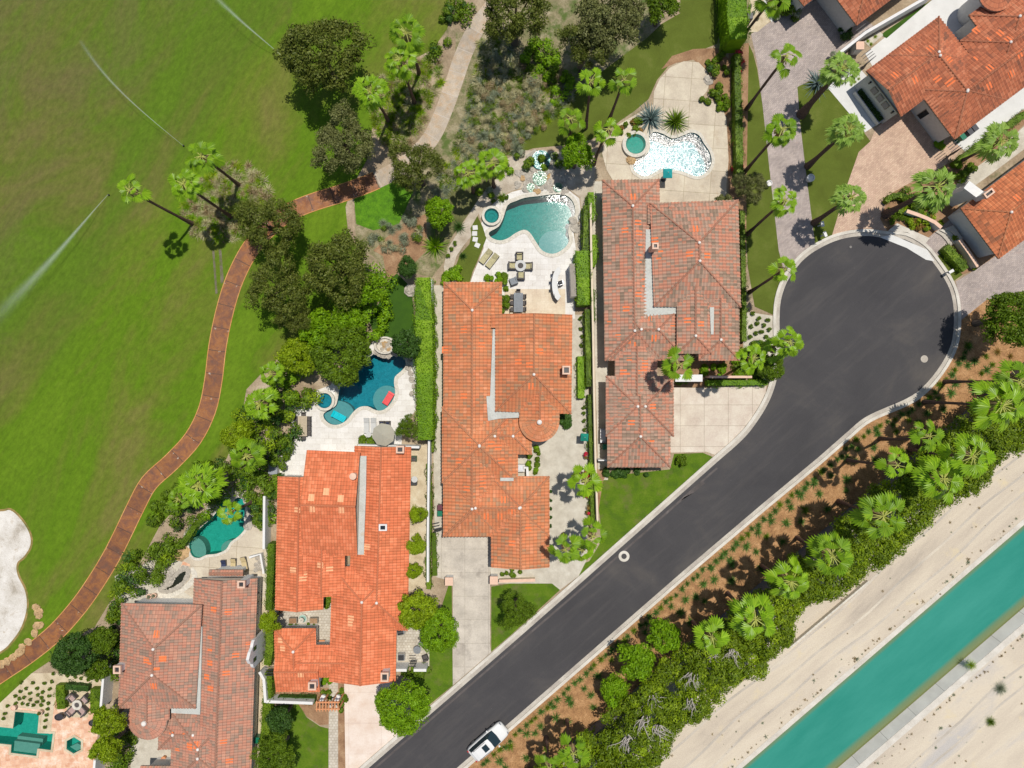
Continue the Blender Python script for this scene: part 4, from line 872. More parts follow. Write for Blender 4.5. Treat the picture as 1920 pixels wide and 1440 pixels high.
def thicket(name, poly, h, mat, label, cat, dens=1.1, crad=0.75, nleaf=80, leaf=(0.24, 0.12), zvar=0.35, kind=None, mats=None, edge_drop=0.5, seed=1, pm=0.13):
    """dense planting filling a px polygon seen at its top height"""
    rg = np.random.default_rng(seed); P2 = [W(p[0], p[1], h*0.8).xy for p in poly]
    nleaf = int(nleaf*1.35); leaf = (leaf[0]*1.15, leaf[1]*1.25); A = abs(area2(P2)); n = int(A*dens*1.9*(0.75/crad)**0.6); xs = [p.x for p in P2]; ys = [p.y for p in P2]
    def dist_in(x, y):
        ins = False; dm = 1e9
        for i in range(len(P2)):
            a, b2 = P2[i], P2[(i+1) % len(P2)]
            if (a.y > y) != (b2.y > y) and x < (b2.x-a.x)*(y-a.y)/(b2.y-a.y)+a.x: ins = not ins
            e = b2-a; t = max(0, min(1, ((x-a.x)*e.x+(y-a.y)*e.y)/(e.length_squared+1e-9))); dm = min(dm, math.hypot(a.x+e.x*t-x, a.y+e.y*t-y))
        return dm if ins else -dm
    C = []; tries = 0
    while len(C) < n and tries < n*20:
        tries += 1; x, y = rg.uniform(min(xs), max(xs)), rg.uniform(min(ys), max(ys)); dd = dist_in(x, y)
        if dd > -0.1:
            top = h*(1-edge_drop*max(0, 1-dd/1.6))*(1+zvar*(0.5*math.sin(x*0.9+1.3*seed)+0.5*math.sin(y*1.1+x*0.4))*0.6)
            z = top-crad*rg.uniform(0.5, 1.4) if (rg.random() < 0.75 or (h > 4.5 and dd < 1.4)) else rg.uniform(0.2, 1)*top
            C.append((x, y, max(crad*0.5, z)))
    C = np.array(C); n = len(C); cr = crad*rg.uniform(0.6, 1.25, n); idx = np.repeat(np.arange(n), nleaf); m = len(idx)
    e = unit(rg.normal(size=(m, 3))+np.array([0, 0, 0.5])); q = rg.uniform(0.4, 1.0, m)**0.6
    P = C[idx]+e*(cr[idx]*q)[:, None]*np.array([1, 1, 0.8]); P[:, 2] = np.maximum(P[:, 2], 0.05)
    N = unit(e*1.2+rg.normal(size=(m, 3))*0.4+np.array([0, 0, 0.3])); V, F = leaf_quads(P, N, leaf[0], leaf[1], rg)
    mi = None; ms = [mat]
    if mats:
        ms = [mat]+mats; pick = rg.choice(len(ms), n, p=[1-pm*len(mats)]+[pm]*len(mats)); mi = pick[idx]
    me = mesh_np(name, V, F, ms, mi); o = bpy.data.objects.new(name, me); col.objects.link(o); return setp(o, label, cat, kind=kind)
ORD = 'first second third fourth fifth sixth seventh eighth ninth tenth eleventh twelfth thirteenth fourteenth fifteenth sixteenth seventeenth eighteenth nineteenth twentieth'.split()
_t = {20: 'twenty', 30: 'thirty', 40: 'forty', 50: 'fifty', 60: 'sixty'}
ORD += [(_t[d]+'-'+ORD[u-1]) if u else (_t[d][:-1]+'ieth') for d in (20, 30, 40, 50, 60) for u in range(0, 10)][1:]
# ---------------------------------------------------------------- trees and palms of the place
T = tree
T(608, 108, 72, 9, 'big', m_leaf_pine, 'big olive green tree at the fairway edge above the palms', squash=1.15)
T(645, 275, 62, 8, 'fine', m_leaf_pine2, 'rounded greyish olive tree beside the cart path bend')
T(780, 318, 50, 8, 'fine', m_leaf_pine, 'brownish olive tree hanging over the tan cart path')
T(965, 30, 62, 9, 'big', m_leaf_pine, 'dark olive tree over the top end of the cart path')
T(1135, 45, 72, 10, 'big', m_leaf_pine2, 'large greyish tree with open crown above the olive lawn')
T(1098, 95, 50, 8, 'fine', m_leaf_pine, 'shaggy dark tree leaning over the dry garden')
T(512, 425, 62, 8, 'fine', m_leaf_pine, 'spreading olive tree where the cart path dips under foliage')
T(525, 540, 62, 8, 'fine', m_leaf_pine, 'ragged dark olive tree standing on the fairway edge')
T(640, 505, 68, 9, 'big', m_leaf_pine, 'widest olive tree above the small shaded lawn')
T(560, 600, 34, 6, 'fine', m_leaf_pine, 'small ragged olive tree above the lime thicket')
T(1240, 18, 34, 5, 'mid', m_leaf_mid, 'bushy green tree inside the curved lawn border at the top')
T(825, 400, 30, 5, 'mid', m_leaf_lime, 'lime green tree between the dry garden and the teal pool')
T(1081, 293, 33, 5.5, 'mid', m_leaf_lime, 'bright round tree beside the rock waterfall')
T(765, 503, 21, 3.5, 'mid', m_leaf_dark, 'dark small tree at the top corner of the shaded lawn')
T(640, 662, 62, 6.5, 'round', m_leaf_mid, 'broad feathery green tree overhanging the deep blue pool')
T(762, 645, 30, 4.5, 'mid', m_leaf_dark, 'dark feathery tree between the pool rock and tall hedge')
T(1888, 598, 58, 8, 'round', m_leaf_mid, 'dense round tree shading the grey paved driveway')
T(757, 1320, 54, 7, 'round', m_leaf_lime, 'bright green street tree overhanging the asphalt')
T(826, 1180, 42, 6, 'round', m_leaf_lime, 'round green tree overlapping the stained concrete driveway')
T(782, 1140, 38, 6, 'mid', m_leaf_yel, 'yellow green tree brushing the bright orange roof')
T(968, 1142, 34, 5, 'fine', m_leaf_mid, 'sparse thin-leaved tree on the small triangular front lawn')
T(147, 1222, 43, 6, 'round', m_leaf_dark, 'large blue green tree beside the rust path bend')
T(200, 1195, 26, 5, 'mid', m_leaf_mid, 'narrow green tree against the faded brown roof')
T(190, 1250, 22, 4.5, 'mid', m_leaf_mid, 'leafy tree beside the chimney of the faded brown house')
T(212, 1345, 30, 5.5, 'mid', m_leaf_yel, 'yellow green tree at the terracotta terrace corner')
T(208, 1395, 28, 5.5, 'mid', m_leaf_yel, 'second yellow green tree below the first by the terrace')
T(512, 1160, 22, 4.5, 'mid', m_leaf_yel, 'small yellow green tree by the courtyard gate')
T(530, 1345, 26, 4.5, 'mid', m_leaf_dark, 'dark tree at the corner of the lower front lawn')
T(520, 1412, 42, 5.5, 'fine', m_leaf_mid, 'spreading dark tree covering the bottom of the front lawn')
T(785, 962, 18, 4, 'mid', m_leaf_yel, 'upper of three trees in the narrow side garden')
T(781, 1018, 20, 4, 'mid', m_leaf_yel, 'middle of three trees in the narrow side garden')
T(777, 1068, 16, 3.6, 'mid', m_leaf_yel, 'lowest of three trees in the narrow side garden')
T(765, 800, 22, 4, 'fine', m_leaf_mid, 'grey green shrub tree beside the folded grey parasol')
T(1445, 690, 27, 3.2, 'round', m_leaf_mid, 'clipped dark green tree beside the curve of the kerb')
T(1405, 350, 32, 4, 'fine', m_leaf_pine2, 'greyish shrub tree in the bed beside the weathered roof')
T(1355, 385, 22, 3, 'mid', m_leaf_pine2, 'small greyish bush at the roof corner by the pool deck')
T(455, 815, 32, 5, 'mid', m_leaf_yel, 'yellow green round tree bordering the fairway')
T(560, 668, 38, 5, 'mid', m_leaf_yel, 'lime bush tree beside the feathery green tree')
T(690, 545, 32, 6, 'mid', m_leaf_lime, 'lime green tree at the edge of the shaded lawn')
T(600, 622, 40, 5.5, 'mid', m_leaf_lime, 'bright lime tree in the middle of the thicket')
T(655, 600, 34, 5.5, 'mid', m_leaf_lime, 'yellow lime tree above the feathery green tree')
T(1150, 1290, 30, 4, 'mid', m_leaf_lime, 'lowest of three bright shrub trees on the bark mulch')
T(1188, 1236, 38, 5, 'mid', m_leaf_lime, 'middle of three bright shrub trees on the bark mulch')
T(1244, 1190, 33, 5, 'mid', m_leaf_lime, 'uppermost of three bright shrub trees on the bark mulch')
T(455, 1000, 0.1, 0.2, 'ball', m_leaf_mid, 'tiny shrub') if False else None
# fan palms: crown centre (px), height, crown radius px, ground base px
P = palm
P(243, 357, 12, 32, 'slender fan palm standing furthest out on the fairway', (362, 420), 'thin')
P(345, 345, 11, 34, 'fan palm in the middle of the fairway trio', (435, 407))
P(378, 293, 10.5, 36, 'fan palm on the cart path side of the fairway trio', (448, 347))
P(762, 62, 10.5, 40, 'tallest fan palm above the tan cart path', (786, 138))
P(750, 112, 10, 34, 'fan palm with dark trunk below the tallest one', (777, 192))
P(693, 170, 10, 36, 'full-headed fan palm beside the big olive tree', (728, 227), 'full')
P(1108, 152, 10, 30, 'fan palm with straight trunk on the olive lawn', (1098, 240), 'thin')
P(1170, 150, 10.5, 30, 'fan palm with leaning trunk above the pool deck', (1141, 228), 'thin')
P(1070, 222, 7.5, 30, 'shorter fan palm above the bright round tree', (1067, 275), 'thin')
P(1140, 242, 8.5, 30, 'fan palm between the two pools', (1113, 308), 'thin')
P(878, 325, 6, 30, 'young fan palm above the dry garden edge', (888, 360))
P(922, 305, 6.5, 34, 'young fan palm behind the round spa', (926, 350))
P(1474, 106, 9.8, 33, 'fan palm over the widest part of the grey pavers', (1400, 204), 'thin')
P(1466, 243, 9.6, 34, 'fan palm whose fronds cover the grey paver drive', (1394, 325))
P(1472, 376, 9, 30, 'fan palm leaning over the narrow grass strip', (1400, 440))
P(1472, 505, 9, 30, 'fan palm at the neck of the turning circle', (1405, 548), 'thin')
P(1480, 640, 7.5, 30, 'fan palm reaching over the asphalt beside the clipped tree', (1415, 660))
P(1580, 128, 8.0, 38, 'stout fan palm beside the blue grey yucca', (1502, 215), 'full', m_leaf_palm3, tr=0.42)
P(1592, 242, 8.7, 36, 'fan palm on the lawn between two driveways', (1514, 312), 'full', m_leaf_palm3, tr=0.3)
P(1596, 370, 7.7, 34, 'fan palm casting its shadow by the white letterbox', (1526, 418), 'full', m_leaf_palm3, tr=0.3)
P(1757, 350, 8.7, 46, 'stout fan palm in front of the vivid orange roof', (1660, 402), 'full', m_leaf_palm3, tr=0.38)
P(1876, 265, 6.5, 40, 'wide pale fan palm beside the gravel side path', None, 'full', m_leaf_palm3)
P(1452, -8, 9, 36, 'fan palm rising by the tall clipped hedge', (1386, 78))
P(1272, 684, 8.5, 36, 'fan palm in the entry court of the weathered house', (1262, 692), 'thin')
P(1412, 672, 10, 30, 'low fan palm beside the entry wall', (1398, 676))
P(1452, 655, 4.5, 28, 'low palm squeezed between the bed and kerb', (1440, 652), 'thin')
P(1098, 902, 7.8, 36, 'fan palm shading the gravel courtyard', (1090, 888), 'thin')
P(1060, 1030, 8, 34, 'fan palm overhanging the corner of the orange roof', (1056, 1002), 'thin')
P(1112, 1005, 7.5, 34, 'fan palm by the end of the flowering wall', (1103, 978), 'thin')
P(1092, 1030, 5, 28, 'short fan palm between two taller front yard palms', (1088, 1010), 'thin')
P(372, 910, 7, 46, 'full-headed fan palm above the green pool', (404, 902), 'full')
P(487, 758, 7, 36, 'fan palm in the thicket beside the white terrace', (512, 765), 'full')
P(462, 855, 7, 34, 'fan palm leaning from the dense garden', (494, 860))
P(335, 935, 5, 26, 'small fan palm at the fairway side of the green pool', (352, 930))
P(428, 962, 6, 26, 'leaning palm hanging over the green pool water', (475, 940), 'thin')
P(507, 700, 6, 26, 'fan palm among lime bushes at the fairway edge', (520, 706))
for x, y, h, r, bx, kind, lab in [
    (1878, 760, 12, 50, None, 'fan', 'large fan palm at the upper end of the canal hedge'),
    (1910, 715, 11, 40, None, 'fan', 'fan palm cut by the picture edge above the canal hedge'),
    (1742, 818, 11, 31, (1650, 822), 'thin', 'small-headed fan palm with thin trunk over the bark mulch'),
    (1822, 856, 12, 44, (1705, 843), 'fan', 'wide fan palm behind the small-headed one'),
    (1682, 872, 10.5, 31, (1588, 862), 'thin', 'small-headed fan palm lower down the mulch strip'),
    (1768, 898, 11, 46, (1698, 878), 'fan', 'large fan palm standing in the middle of the canal hedge'),
    (1655, 968, 11, 46, (1572, 939), 'fan', 'fan palm with a bare brown trunk at the mulch edge'),
    (1560, 1042, 10, 44, (1494, 1008), 'fan', 'fan palm below the bare-trunked one in the canal hedge'),
    (1482, 1090, 10, 40, (1428, 1060), 'fan', 'fan palm halfway down the canal hedge'),
    (1416, 1160, 10, 44, (1364, 1112), 'fan', 'fan palm whose fronds touch the wall shadow'),
    (1336, 1195, 9, 34, (1298, 1165), 'thin', 'ragged fan palm beside grey dead branches'),
    (1075, 1412, 8.5, 32, (1063, 1350), 'thin', 'lowest fan palm at the bottom end of the canal hedge'),
    (1030, 1440, 6, 28, None, 'thin', 'palm just inside the bottom edge by the mulch')]:
    P(x, y, h, r*1.1, lab, bx, kind)
# dense plantings
thicket('lime_thicket', [(640, 520), (700, 490), (728, 530), (722, 590), (700, 632), (650, 640), (560, 700), (505, 750), (492, 700), (540, 650), (600, 600)], 3.0, m_leaf_lime, 'dense lime green thicket sloping down to the deep blue pool', 'thicket', mats=[m_leaf_lime, m_leaf_mid], seed=3)
thicket('garden_thicket', [(498, 740), (560, 730), (590, 745), (555, 765), (545, 790), (548, 815), (528, 850), (520, 890), (512, 940), (480, 925), (440, 905), (425, 870), (425, 800), (450, 760)], 3.0, m_leaf_mid, 'dense mixed garden planting beside the white terrace', 'thicket', mats=[m_leaf_lime, m_leaf_dark, m_leaf_yel], seed=4)
thicket('garden_thicket', [(360, 880), (420, 870), (470, 905), (505, 950), (500, 990), (470, 985), (462, 935), (430, 922), (400, 945), (360, 990), (335, 1000), (300, 985), (268, 990), (280, 950), (310, 920)], 2.0, m_leaf_mid, 'low lush planting wrapped around the green pool', 'thicket', mats=[m_leaf_lime, m_leaf_dark], seed=5, dens=0.9)
thicket('garden_thicket', [(205, 1090), (240, 1040), (262, 1050), (300, 1010), (330, 1020), (318, 1045), (300, 1080), (262, 1115), (228, 1125), (205, 1180), (190, 1180)], 2.4, m_leaf_mid, 'bushes between the rust path and the rock garden', 'thicket', mats=[m_leaf_yel, m_leaf_dark], seed=6)
thicket('garden_thicket', [(95, 1230), (130, 1200), (190, 1190), (218, 1160), (225, 1250), (208, 1280), (150, 1262), (100, 1262)], 1.6, m_leaf_mid, 'low shrubs around the large blue green tree', 'thicket', mats=[m_leaf_dark], seed=7, dens=0.8)
thicket('garden_thicket', [(198, 1380), (222, 1360), (236, 1400), (222, 1470), (196, 1470)], 2.4, m_leaf_mid, 'bushes behind the white wall of the terracotta terrace', 'thicket', seed=8)
thicket('rock_garden_planting', [(945, 285), (1000, 280), (1060, 285), (1045, 310), (960, 320), (930, 345), (915, 375), (895, 370), (905, 330)], 1.2, m_leaf_mid, 'green planting round the upper rocks of the waterfall', 'planting', mats=[m_leaf_grey, m_leaf_lime], seed=9, dens=0.45, crad=0.5)
def blade_patch(name, poly, n, label, cat, ms, r0=.35, r1=.8, hh=.7, seed=1):
    rg = np.random.default_rng(seed); V = []; F = []; MI = []; k = 0; c = 0; xs = [p[0] for p in poly]; ys = [p[1] for p in poly]
    while c < n:
        x, y = rg.uniform(min(xs), max(xs)), rg.uniform(min(ys), max(ys)); ins = False
        for i in range(len(poly)):
            a, b = poly[i], poly[(i+1) % len(poly)]
            if (a[1] > y) != (b[1] > y) and x < (b[0]-a[0])*(y-a[1])/(b[1]-a[1])+a[0]: ins = not ins
        if not ins: continue
        c += 1; g = W(x, y); r = rg.uniform(r0, r1); v0, f0 = rosette_arrays(int(rg.integers(1e6)), int(rg.integers(24, 60)), r, r*hh, rg.uniform(.04, .1)*r, seg=3)
        t = rg.uniform(0, 6.28); co, si = math.cos(t), math.sin(t); v1 = v0.copy(); v1[:, 0] = v0[:, 0]*co-v0[:, 1]*si+g.x; v1[:, 1] = v0[:, 0]*si+v0[:, 1]*co+g.y; v1[:, 2] += .01
        V.append(v1); F.append(f0+k); k += len(v1); MI.append(np.full(len(f0), int(rg.integers(len(ms)))))
    o = bpy.data.objects.new(name, mesh_np(name, np.concatenate(V), np.concatenate(F), ms, np.concatenate(MI))); col.objects.link(o); setp(o, label, cat, kind='stuff')
blade_patch('palm_undergrowth', [(375, 330), (420, 305), (470, 310), (505, 350), (520, 380), (480, 430), (440, 455), (400, 450), (360, 440), (335, 400), (350, 370)], 300, 'straw and green undergrowth at the foot of the fairway palms', 'undergrowth', [m_leaf_straw, m_leaf_lime, m_leaf_dry, m_leaf_yel, m_leaf_straw], seed=10)
blade_patch('palm_undergrowth', [(700, 150), (760, 120), (826, 95), (832, 150), (806, 200), (792, 235), (768, 270), (730, 280), (700, 240), (690, 200)], 330, 'straw and green undergrowth at the foot of the cart path palms', 'undergrowth', [m_leaf_straw, m_leaf_lime, m_leaf_dry, m_leaf_yel, m_leaf_mid], seed=11)
blade_patch('slope_grass', [(900, 60), (950, 80), (1000, 130), (1060, 130), (1070, 190), (1010, 245), (930, 290), (870, 340), (820, 400), (800, 380), (850, 280), (872, 220), (886, 160)], 520, 'mixed straw and green grass over the whole dry slope', 'grass', [m_leaf_straw, m_leaf_grey, m_leaf_grey, m_leaf_yel, m_leaf_mid], .3, .75, .6, seed=12)
thicket('brush', [(838, 0), (890, -10), (868, 50), (842, 90), (815, 110), (800, 85)], 1.6, m_leaf_mid, 'green brush along the upper cart path', 'brush', mats=[m_leaf_dark], seed=12, dens=0.6, kind='stuff')
thicket('dry_brush', [(902, 100), (950, 90), (1000, 130), (1060, 130), (1070, 190), (1010, 245), (930, 290), (870, 335), (835, 320), (850, 280), (872, 220), (886, 160)], 0.7, m_leaf_straw, 'dry pale brush covering the slope beside the cart path', 'brush', mats=[m_leaf_grey, m_leaf_mid, m_leaf_dry], seed=13, pm=0.2, dens=1.0, crad=0.55, nleaf=70, leaf=(0.4, 0.035), kind='stuff')
thicket('green_brush', [(990, 60), (1040, 70), (1065, 120), (1075, 170), (1040, 190), (1010, 150), (985, 110)], 1.4, m_leaf_lime, 'lime green brush between two olive trees', 'brush', mats=[m_leaf_mid], seed=14, dens=0.9, crad=0.6, kind='stuff')
thicket('dry_brush', [(690, 432), (760, 400), (800, 430), (790, 470), (740, 480), (700, 470)], 0.8, m_leaf_grey, 'dry grey brush below the green ground cover', 'brush', mats=[m_leaf_straw, m_leaf_mid], seed=15, dens=0.6, crad=0.5, nleaf=70, leaf=(0.35, 0.035), kind='stuff')
thicket('canal_hedge', [(980, 1498), (1005, 1463), (1140, 1355), (1220, 1281), (1310, 1205), (1395, 1141), (1470, 1075), (1570, 989), (1660, 916), (1742, 849), (1810, 791), (1890, 735), (2000, 673), (2000, 790), (1925, 835), (1890, 865), (1840, 912), (1790, 945), (1740, 975), (1690, 1035), (1600, 1100), (1540, 1120), (1480, 1195), (1430, 1262), (1380, 1285), (1340, 1330), (1280, 1370), (1245, 1420), (1180, 1490), (1050, 1520)], 5.2, m_leaf_olean, 'long bushy oleander hedge between mulch strip and canal bank', 'hedge', dens=1.9, crad=0.8, nleaf=95, leaf=(0.26, 0.11), mats=[m_leaf_yel], seed=16, edge_drop=0.22)
hedge('tall_hedge', [(793, 520), (794, 600), (796, 700), (797, 825)], [28, 36, 34, 30], 3.2, m_leaf_lime, 'tall bright green hedge beside the shaded lawn')
hedge('tall_hedge', [(1382, -60), (1383, 30), (1386, 72)], [42, 42, 36], 3.6, m_leaf_lime, 'tall clipped hedge at the top beside the olive lawn')
hedge('side_hedge', [(1108, 360), (1110, 400), (1109, 412)], [12, 14, 8], 1.8, m_leaf_lime, 'short hedge stub beside the upper roof corner')
hedge('side_hedge', [(1098, 385), (1099, 420), (1098, 470)], [9, 10, 12], 1.8, m_leaf_mid, 'narrow hedge beside the coping of the teal pool')
hedge('side_hedge', [(1092, 470), (1093, 520), (1094, 572)], [26, 26, 23], 2.2, m_leaf_lime, 'broad lime hedge bordering the white terrace')
hedge('side_hedge', [(1112, 440), (1114, 470), (1112, 500)], [11, 14, 9], 1.6, m_leaf_lime, 'short lime hedge piece on the gravel path side of the wall')
hedge('side_hedge', [(1101, 580), (1103, 660), (1104, 725)], [9, 11, 10], 1.4, m_leaf_mid, 'thin hedge running down beside the white side wall')
hedge('side_hedge', [(1112, 542), (1113, 602)], [6, 6], 1.0, m_leaf_mid, 'low strip of green at the foot of the white side wall')
hedge('low_hedge', [(1089, 668), (1090, 747)], [13, 14], 1.0, m_leaf_lime, 'clipped low hedge in the gravel side court')
hedge('side_hedge', [(1106, 740), (1108, 820), (1110, 870), (1112, 975)], [8, 8, 9, 9], 1.1, m_leaf_mid, 'thin flowering hedge along the lower side wall', cat='hedge')
hedge('side_hedge', [(803, 870), (806, 950), (802, 1060), (804, 1105)], [8, 9, 10, 9], 1.1, m_leaf_mid, 'narrow hedge between the two orange roofed houses')
hedge('side_hedge', [(812, 740), (811, 848)], [5, 5], 1.0, m_leaf_mid, 'thin strip of ivy beside the upper white garden wall')
hedge('side_hedge', [(813, 1000), (815, 1080)], [7, 9], 0.9, m_leaf_mid, 'low hedge at the end of the lower white garden wall')
hedge('side_hedge', [(508, 1020), (507, 1060), (503, 1145)], [14, 15, 13], 1.7, m_leaf_mid, 'rounded hedge along the west side of the bright orange house')
hedge('side_hedge', [(505, 1180), (505, 1215), (500, 1248)], [14, 17, 14], 1.4, m_leaf_mid, 'short hedge below the yellow green tree by the gate')
hedge('side_hedge', [(503, 1262), (500, 1320), (494, 1420), (490, 1500)], [16, 18, 18, 16], 1.4, m_leaf_mid, 'long hedge bordering the lower front lawn')
hedge('side_hedge', [(514, 890), (517, 935)], [10, 8], 1.8, m_leaf_mid, 'leafy hedge at the corner of the bright orange roof')
hedge('front_hedge', [(520, 1312), (590, 1314)], [10, 12], 1.0, m_leaf_dark, 'dark hedge along the white front wall')
hedge('entry_hedge', [(1325, 718), (1440, 717)], [11, 11], 1.0, m_leaf_lime, 'clipped hedge in front of the entry wall')
hedge('pool_hedge', [(388, 968), (365, 985), (352, 1005), (340, 1022), (322, 1028)], [10, 12, 13, 12, 8], 1.2, m_leaf_mid, 'curving clipped hedge beside the green pool')
hedge('fire_pit_hedge', [(112, 1285), (112, 1305), (114, 1330)], [18, 20, 16], 0.9, m_leaf_mid, 'square hedge west of the fire pit court')
hedge('fire_pit_hedge', [(178, 1292), (178, 1320), (176, 1338)], [20, 22, 16], 0.9, m_leaf_mid, 'square hedge east of the fire pit court')
hedge('fire_pit_hedge', [(122, 1288), (165, 1292)], [12, 12], 0.8, m_leaf_dark, 'hedge closing the upper side of the fire pit court')
hedge('bed_hedge', [(1775, 462), (1795, 485), (1812, 505)], [16, 17, 15], 1.1, m_leaf_mid, 'speckled low hedge below the front wall of the vivid roofed house', cat='hedge')
hedge('kerb_hedge', [(1663, 378), (1672, 368), (1688, 365), (1700, 372)], [9, 11, 11, 8], 0.9, m_leaf_mid, 'curved clipped hedge under the stout palm')
hedge('bed_hedge', [(1692, 385), (1688, 400)], [8, 9], 0.9, m_leaf_mid, 'small clipped hedge piece beside the palm shadow')
hedge('walk_hedge', [(1790, 308), (1840, 270), (1925, 212)], [12, 14, 14], 0.8, m_leaf_mid, 'low green border along the white side walk')
hedge('roof_side_hedge', [(1392, 395), (1394, 480), (1396, 590), (1396, 640)], [10, 9, 9, 10], 1.2, m_leaf_mid, 'ragged hedge tight against the weathered roof east side')
hedge('flower_hedge', [(1383, 100), (1384, 160), (1386, 240), (1388, 330)], [12, 14, 16, 14], 1.3, m_leaf_mid, 'mixed flowering hedge beside the pool deck', cat='hedge')
thicket('bougainvillea', [(1380, 240), (1392, 240), (1393, 325), (1380, 325)], 1.5, m_leaf_mid, 'bougainvillea with scattered red blossom by the grass strip', 'flowering shrub', mats=[m_flower, m_flower], seed=21, pm=0.33, crad=0.3, dens=3, nleaf=40, leaf=(0.15, 0.10))
thicket('bougainvillea', [(1378, 92), (1396, 92), (1396, 130), (1378, 130)], 1.5, m_leaf_mid, 'bougainvillea with red blossom below the tall hedge', 'flowering shrub', mats=[m_flower, m_flower], seed=22, pm=0.33, crad=0.3, dens=3, nleaf=40, leaf=(0.15, 0.10))
thicket('bougainvillea', [(1098, 850), (1108, 850), (1112, 985), (1103, 985)], 1.2, m_leaf_mid, 'red flowering creeper along the lower side wall', 'flowering shrub', mats=[m_flower, m_rust_leaf], seed=23, pm=0.33, crad=0.25, dens=3, nleaf=36, leaf=(0.14, 0.08))
thicket('flower_bed', [(1690, 395), (1720, 388), (1752, 405), (1760, 420), (1740, 432), (1715, 430), (1695, 420)], 0.9, m_leaf_yel, 'russet and lime flower bed behind the curved front wall', 'flower bed', mats=[m_rust_leaf, m_rust_leaf, m_leaf_mid], seed=24, crad=0.4, dens=1.6, nleaf=50)
thicket('bed_shrubs', [(1700, 350), (1750, 370), (1775, 385), (1765, 405), (1730, 400), (1700, 385)], 1.6, m_leaf_mid, 'mixed shrubs behind the stout fan palm', 'shrubbery', mats=[m_leaf_yel, m_leaf_dark], seed=25, crad=0.5, dens=1.2)
thicket('bed_shrubs', [(1778, 320), (1800, 312), (1850, 285), (1848, 300), (1815, 330), (1795, 345), (1780, 340)], 1.4, m_leaf_mid, 'shrubs in shade beside the gravel side path', 'shrubbery', mats=[m_leaf_lime, m_leaf_dark], seed=26, crad=0.45, dens=1.1)
thicket('bed_shrubs', [(1258, 705), (1290, 700), (1300, 712), (1262, 720)], 0.9, m_leaf_mid, 'low green and russet plants in the weathered house entry court', 'shrubbery', mats=[m_rust_leaf, m_leaf_lime], seed=27, crad=0.35, dens=1.6)
thicket('bed_shrubs', [(1318, 688), (1358, 686), (1360, 704), (1320, 706)], 1.0, m_leaf_lime, 'block of bright shrubs beside the entry wall', 'shrubbery', seed=28, crad=0.35, dens=2.0)
thicket('bed_shrubs', [(1380, 655), (1440, 640), (1448, 680), (1430, 712), (1385, 708)], 1.6, m_leaf_mid, 'dense shrubs between the entry court and the kerb', 'shrubbery', mats=[m_leaf_lime, m_leaf_dark], seed=29, crad=0.5, dens=1.3)
thicket('bed_shrubs', [(1325, 100), (1362, 90), (1366, 130), (1340, 140), (1330, 125)], 1.2, m_leaf_mid, 'dark shrubs on red soil at the top of the pool deck', 'shrubbery', mats=[m_leaf_dark], seed=30, crad=0.4, dens=0.8)
thicket('bed_shrubs', [(1318, 185), (1345, 155), (1366, 160), (1368, 200), (1345, 198)], 1.2, m_leaf_mid, 'green shrubs and small palms at the pool deck bend', 'shrubbery', mats=[m_leaf_lime], seed=31, crad=0.4, dens=1.2)
thicket('bed_shrubs', [(1158, 236), (1180, 225), (1200, 222), (1212, 240), (1190, 250), (1168, 256)], 1.0, m_leaf_mid, 'low plants above the rim of the raised hot tub', 'shrubbery', mats=[m_leaf_grey, m_rust_leaf], seed=32, crad=0.35, dens=1.0)
thicket('bed_shrubs', [(830, 500), (855, 495), (862, 525), (845, 530), (830, 525)], 1.4, m_leaf_lime, 'lime shrubs at the top corner of the orange roof', 'shrubbery', seed=33, crad=0.45, dens=1.8)
thicket('bed_shrubs', [(940, 515), (950, 512), (953, 560), (948, 585), (941, 582)], 1.2, m_leaf_mid, 'narrow row of shrubs between roof and dining terrace', 'shrubbery', seed=34, crad=0.32, dens=2.2)
thicket('bed_shrubs', [(912, 516), (938, 512), (940, 527), (914, 528)], 1.2, m_leaf_lime, 'small bushes poking above the orange roof edge', 'shrubbery', seed=35, crad=0.35, dens=2.0)
thicket('bed_shrubs', [(1135, 880), (1190, 884), (1225, 880), (1225, 892), (1180, 896), (1137, 892)], 0.9, m_leaf_dark, 'spiky dark plants along the foot of the weathered garage', 'shrubbery', seed=36, crad=0.35, dens=1.6)
thicket('bed_shrubs', [(595, 1300), (620, 1298), (622, 1312), (598, 1313)], 0.9, m_leaf_mid, 'small shrubs behind the wooden arbour, house side', 'shrubbery', seed=37, crad=0.3, dens=2.0)
thicket('bed_shrubs', [(628, 1298), (646, 1296), (650, 1330), (640, 1336), (630, 1314)], 0.9, m_leaf_mid, 'shrubs between the wooden arbour and the pink driveway', 'shrubbery', seed=38, crad=0.3, dens=2.0)
thicket('bed_shrubs', [(602, 1266), (617, 1264), (618, 1280), (600, 1290)], 1.2, m_leaf_lime, 'bright bush in the notch beside the small chimney', 'shrubbery', seed=39, crad=0.35, dens=2.0)
thicket('bed_shrubs', [(745, 1252), (800, 1250), (815, 1262), (790, 1275), (748, 1268)], 0.8, m_leaf_mid, 'shrubs in front of the white side yard wall', 'shrubbery', seed=40, crad=0.35, dens=1.4)
thicket('bed_shrubs', [(1000, 840), (1012, 842), (1004, 890), (982, 882), (988, 860)], 0.8, m_leaf_mid, 'green plants beside the white pipe in the courtyard', 'shrubbery', mats=[m_leaf_lime], seed=41, crad=0.3, dens=1.4)
thicket('bed_shrubs', [(1052, 778), (1068, 778), (1070, 795), (1056, 800)], 1.0, m_leaf_dark, 'dark shrub below the turret roof edge', 'shrubbery', seed=42, crad=0.45, dens=6)
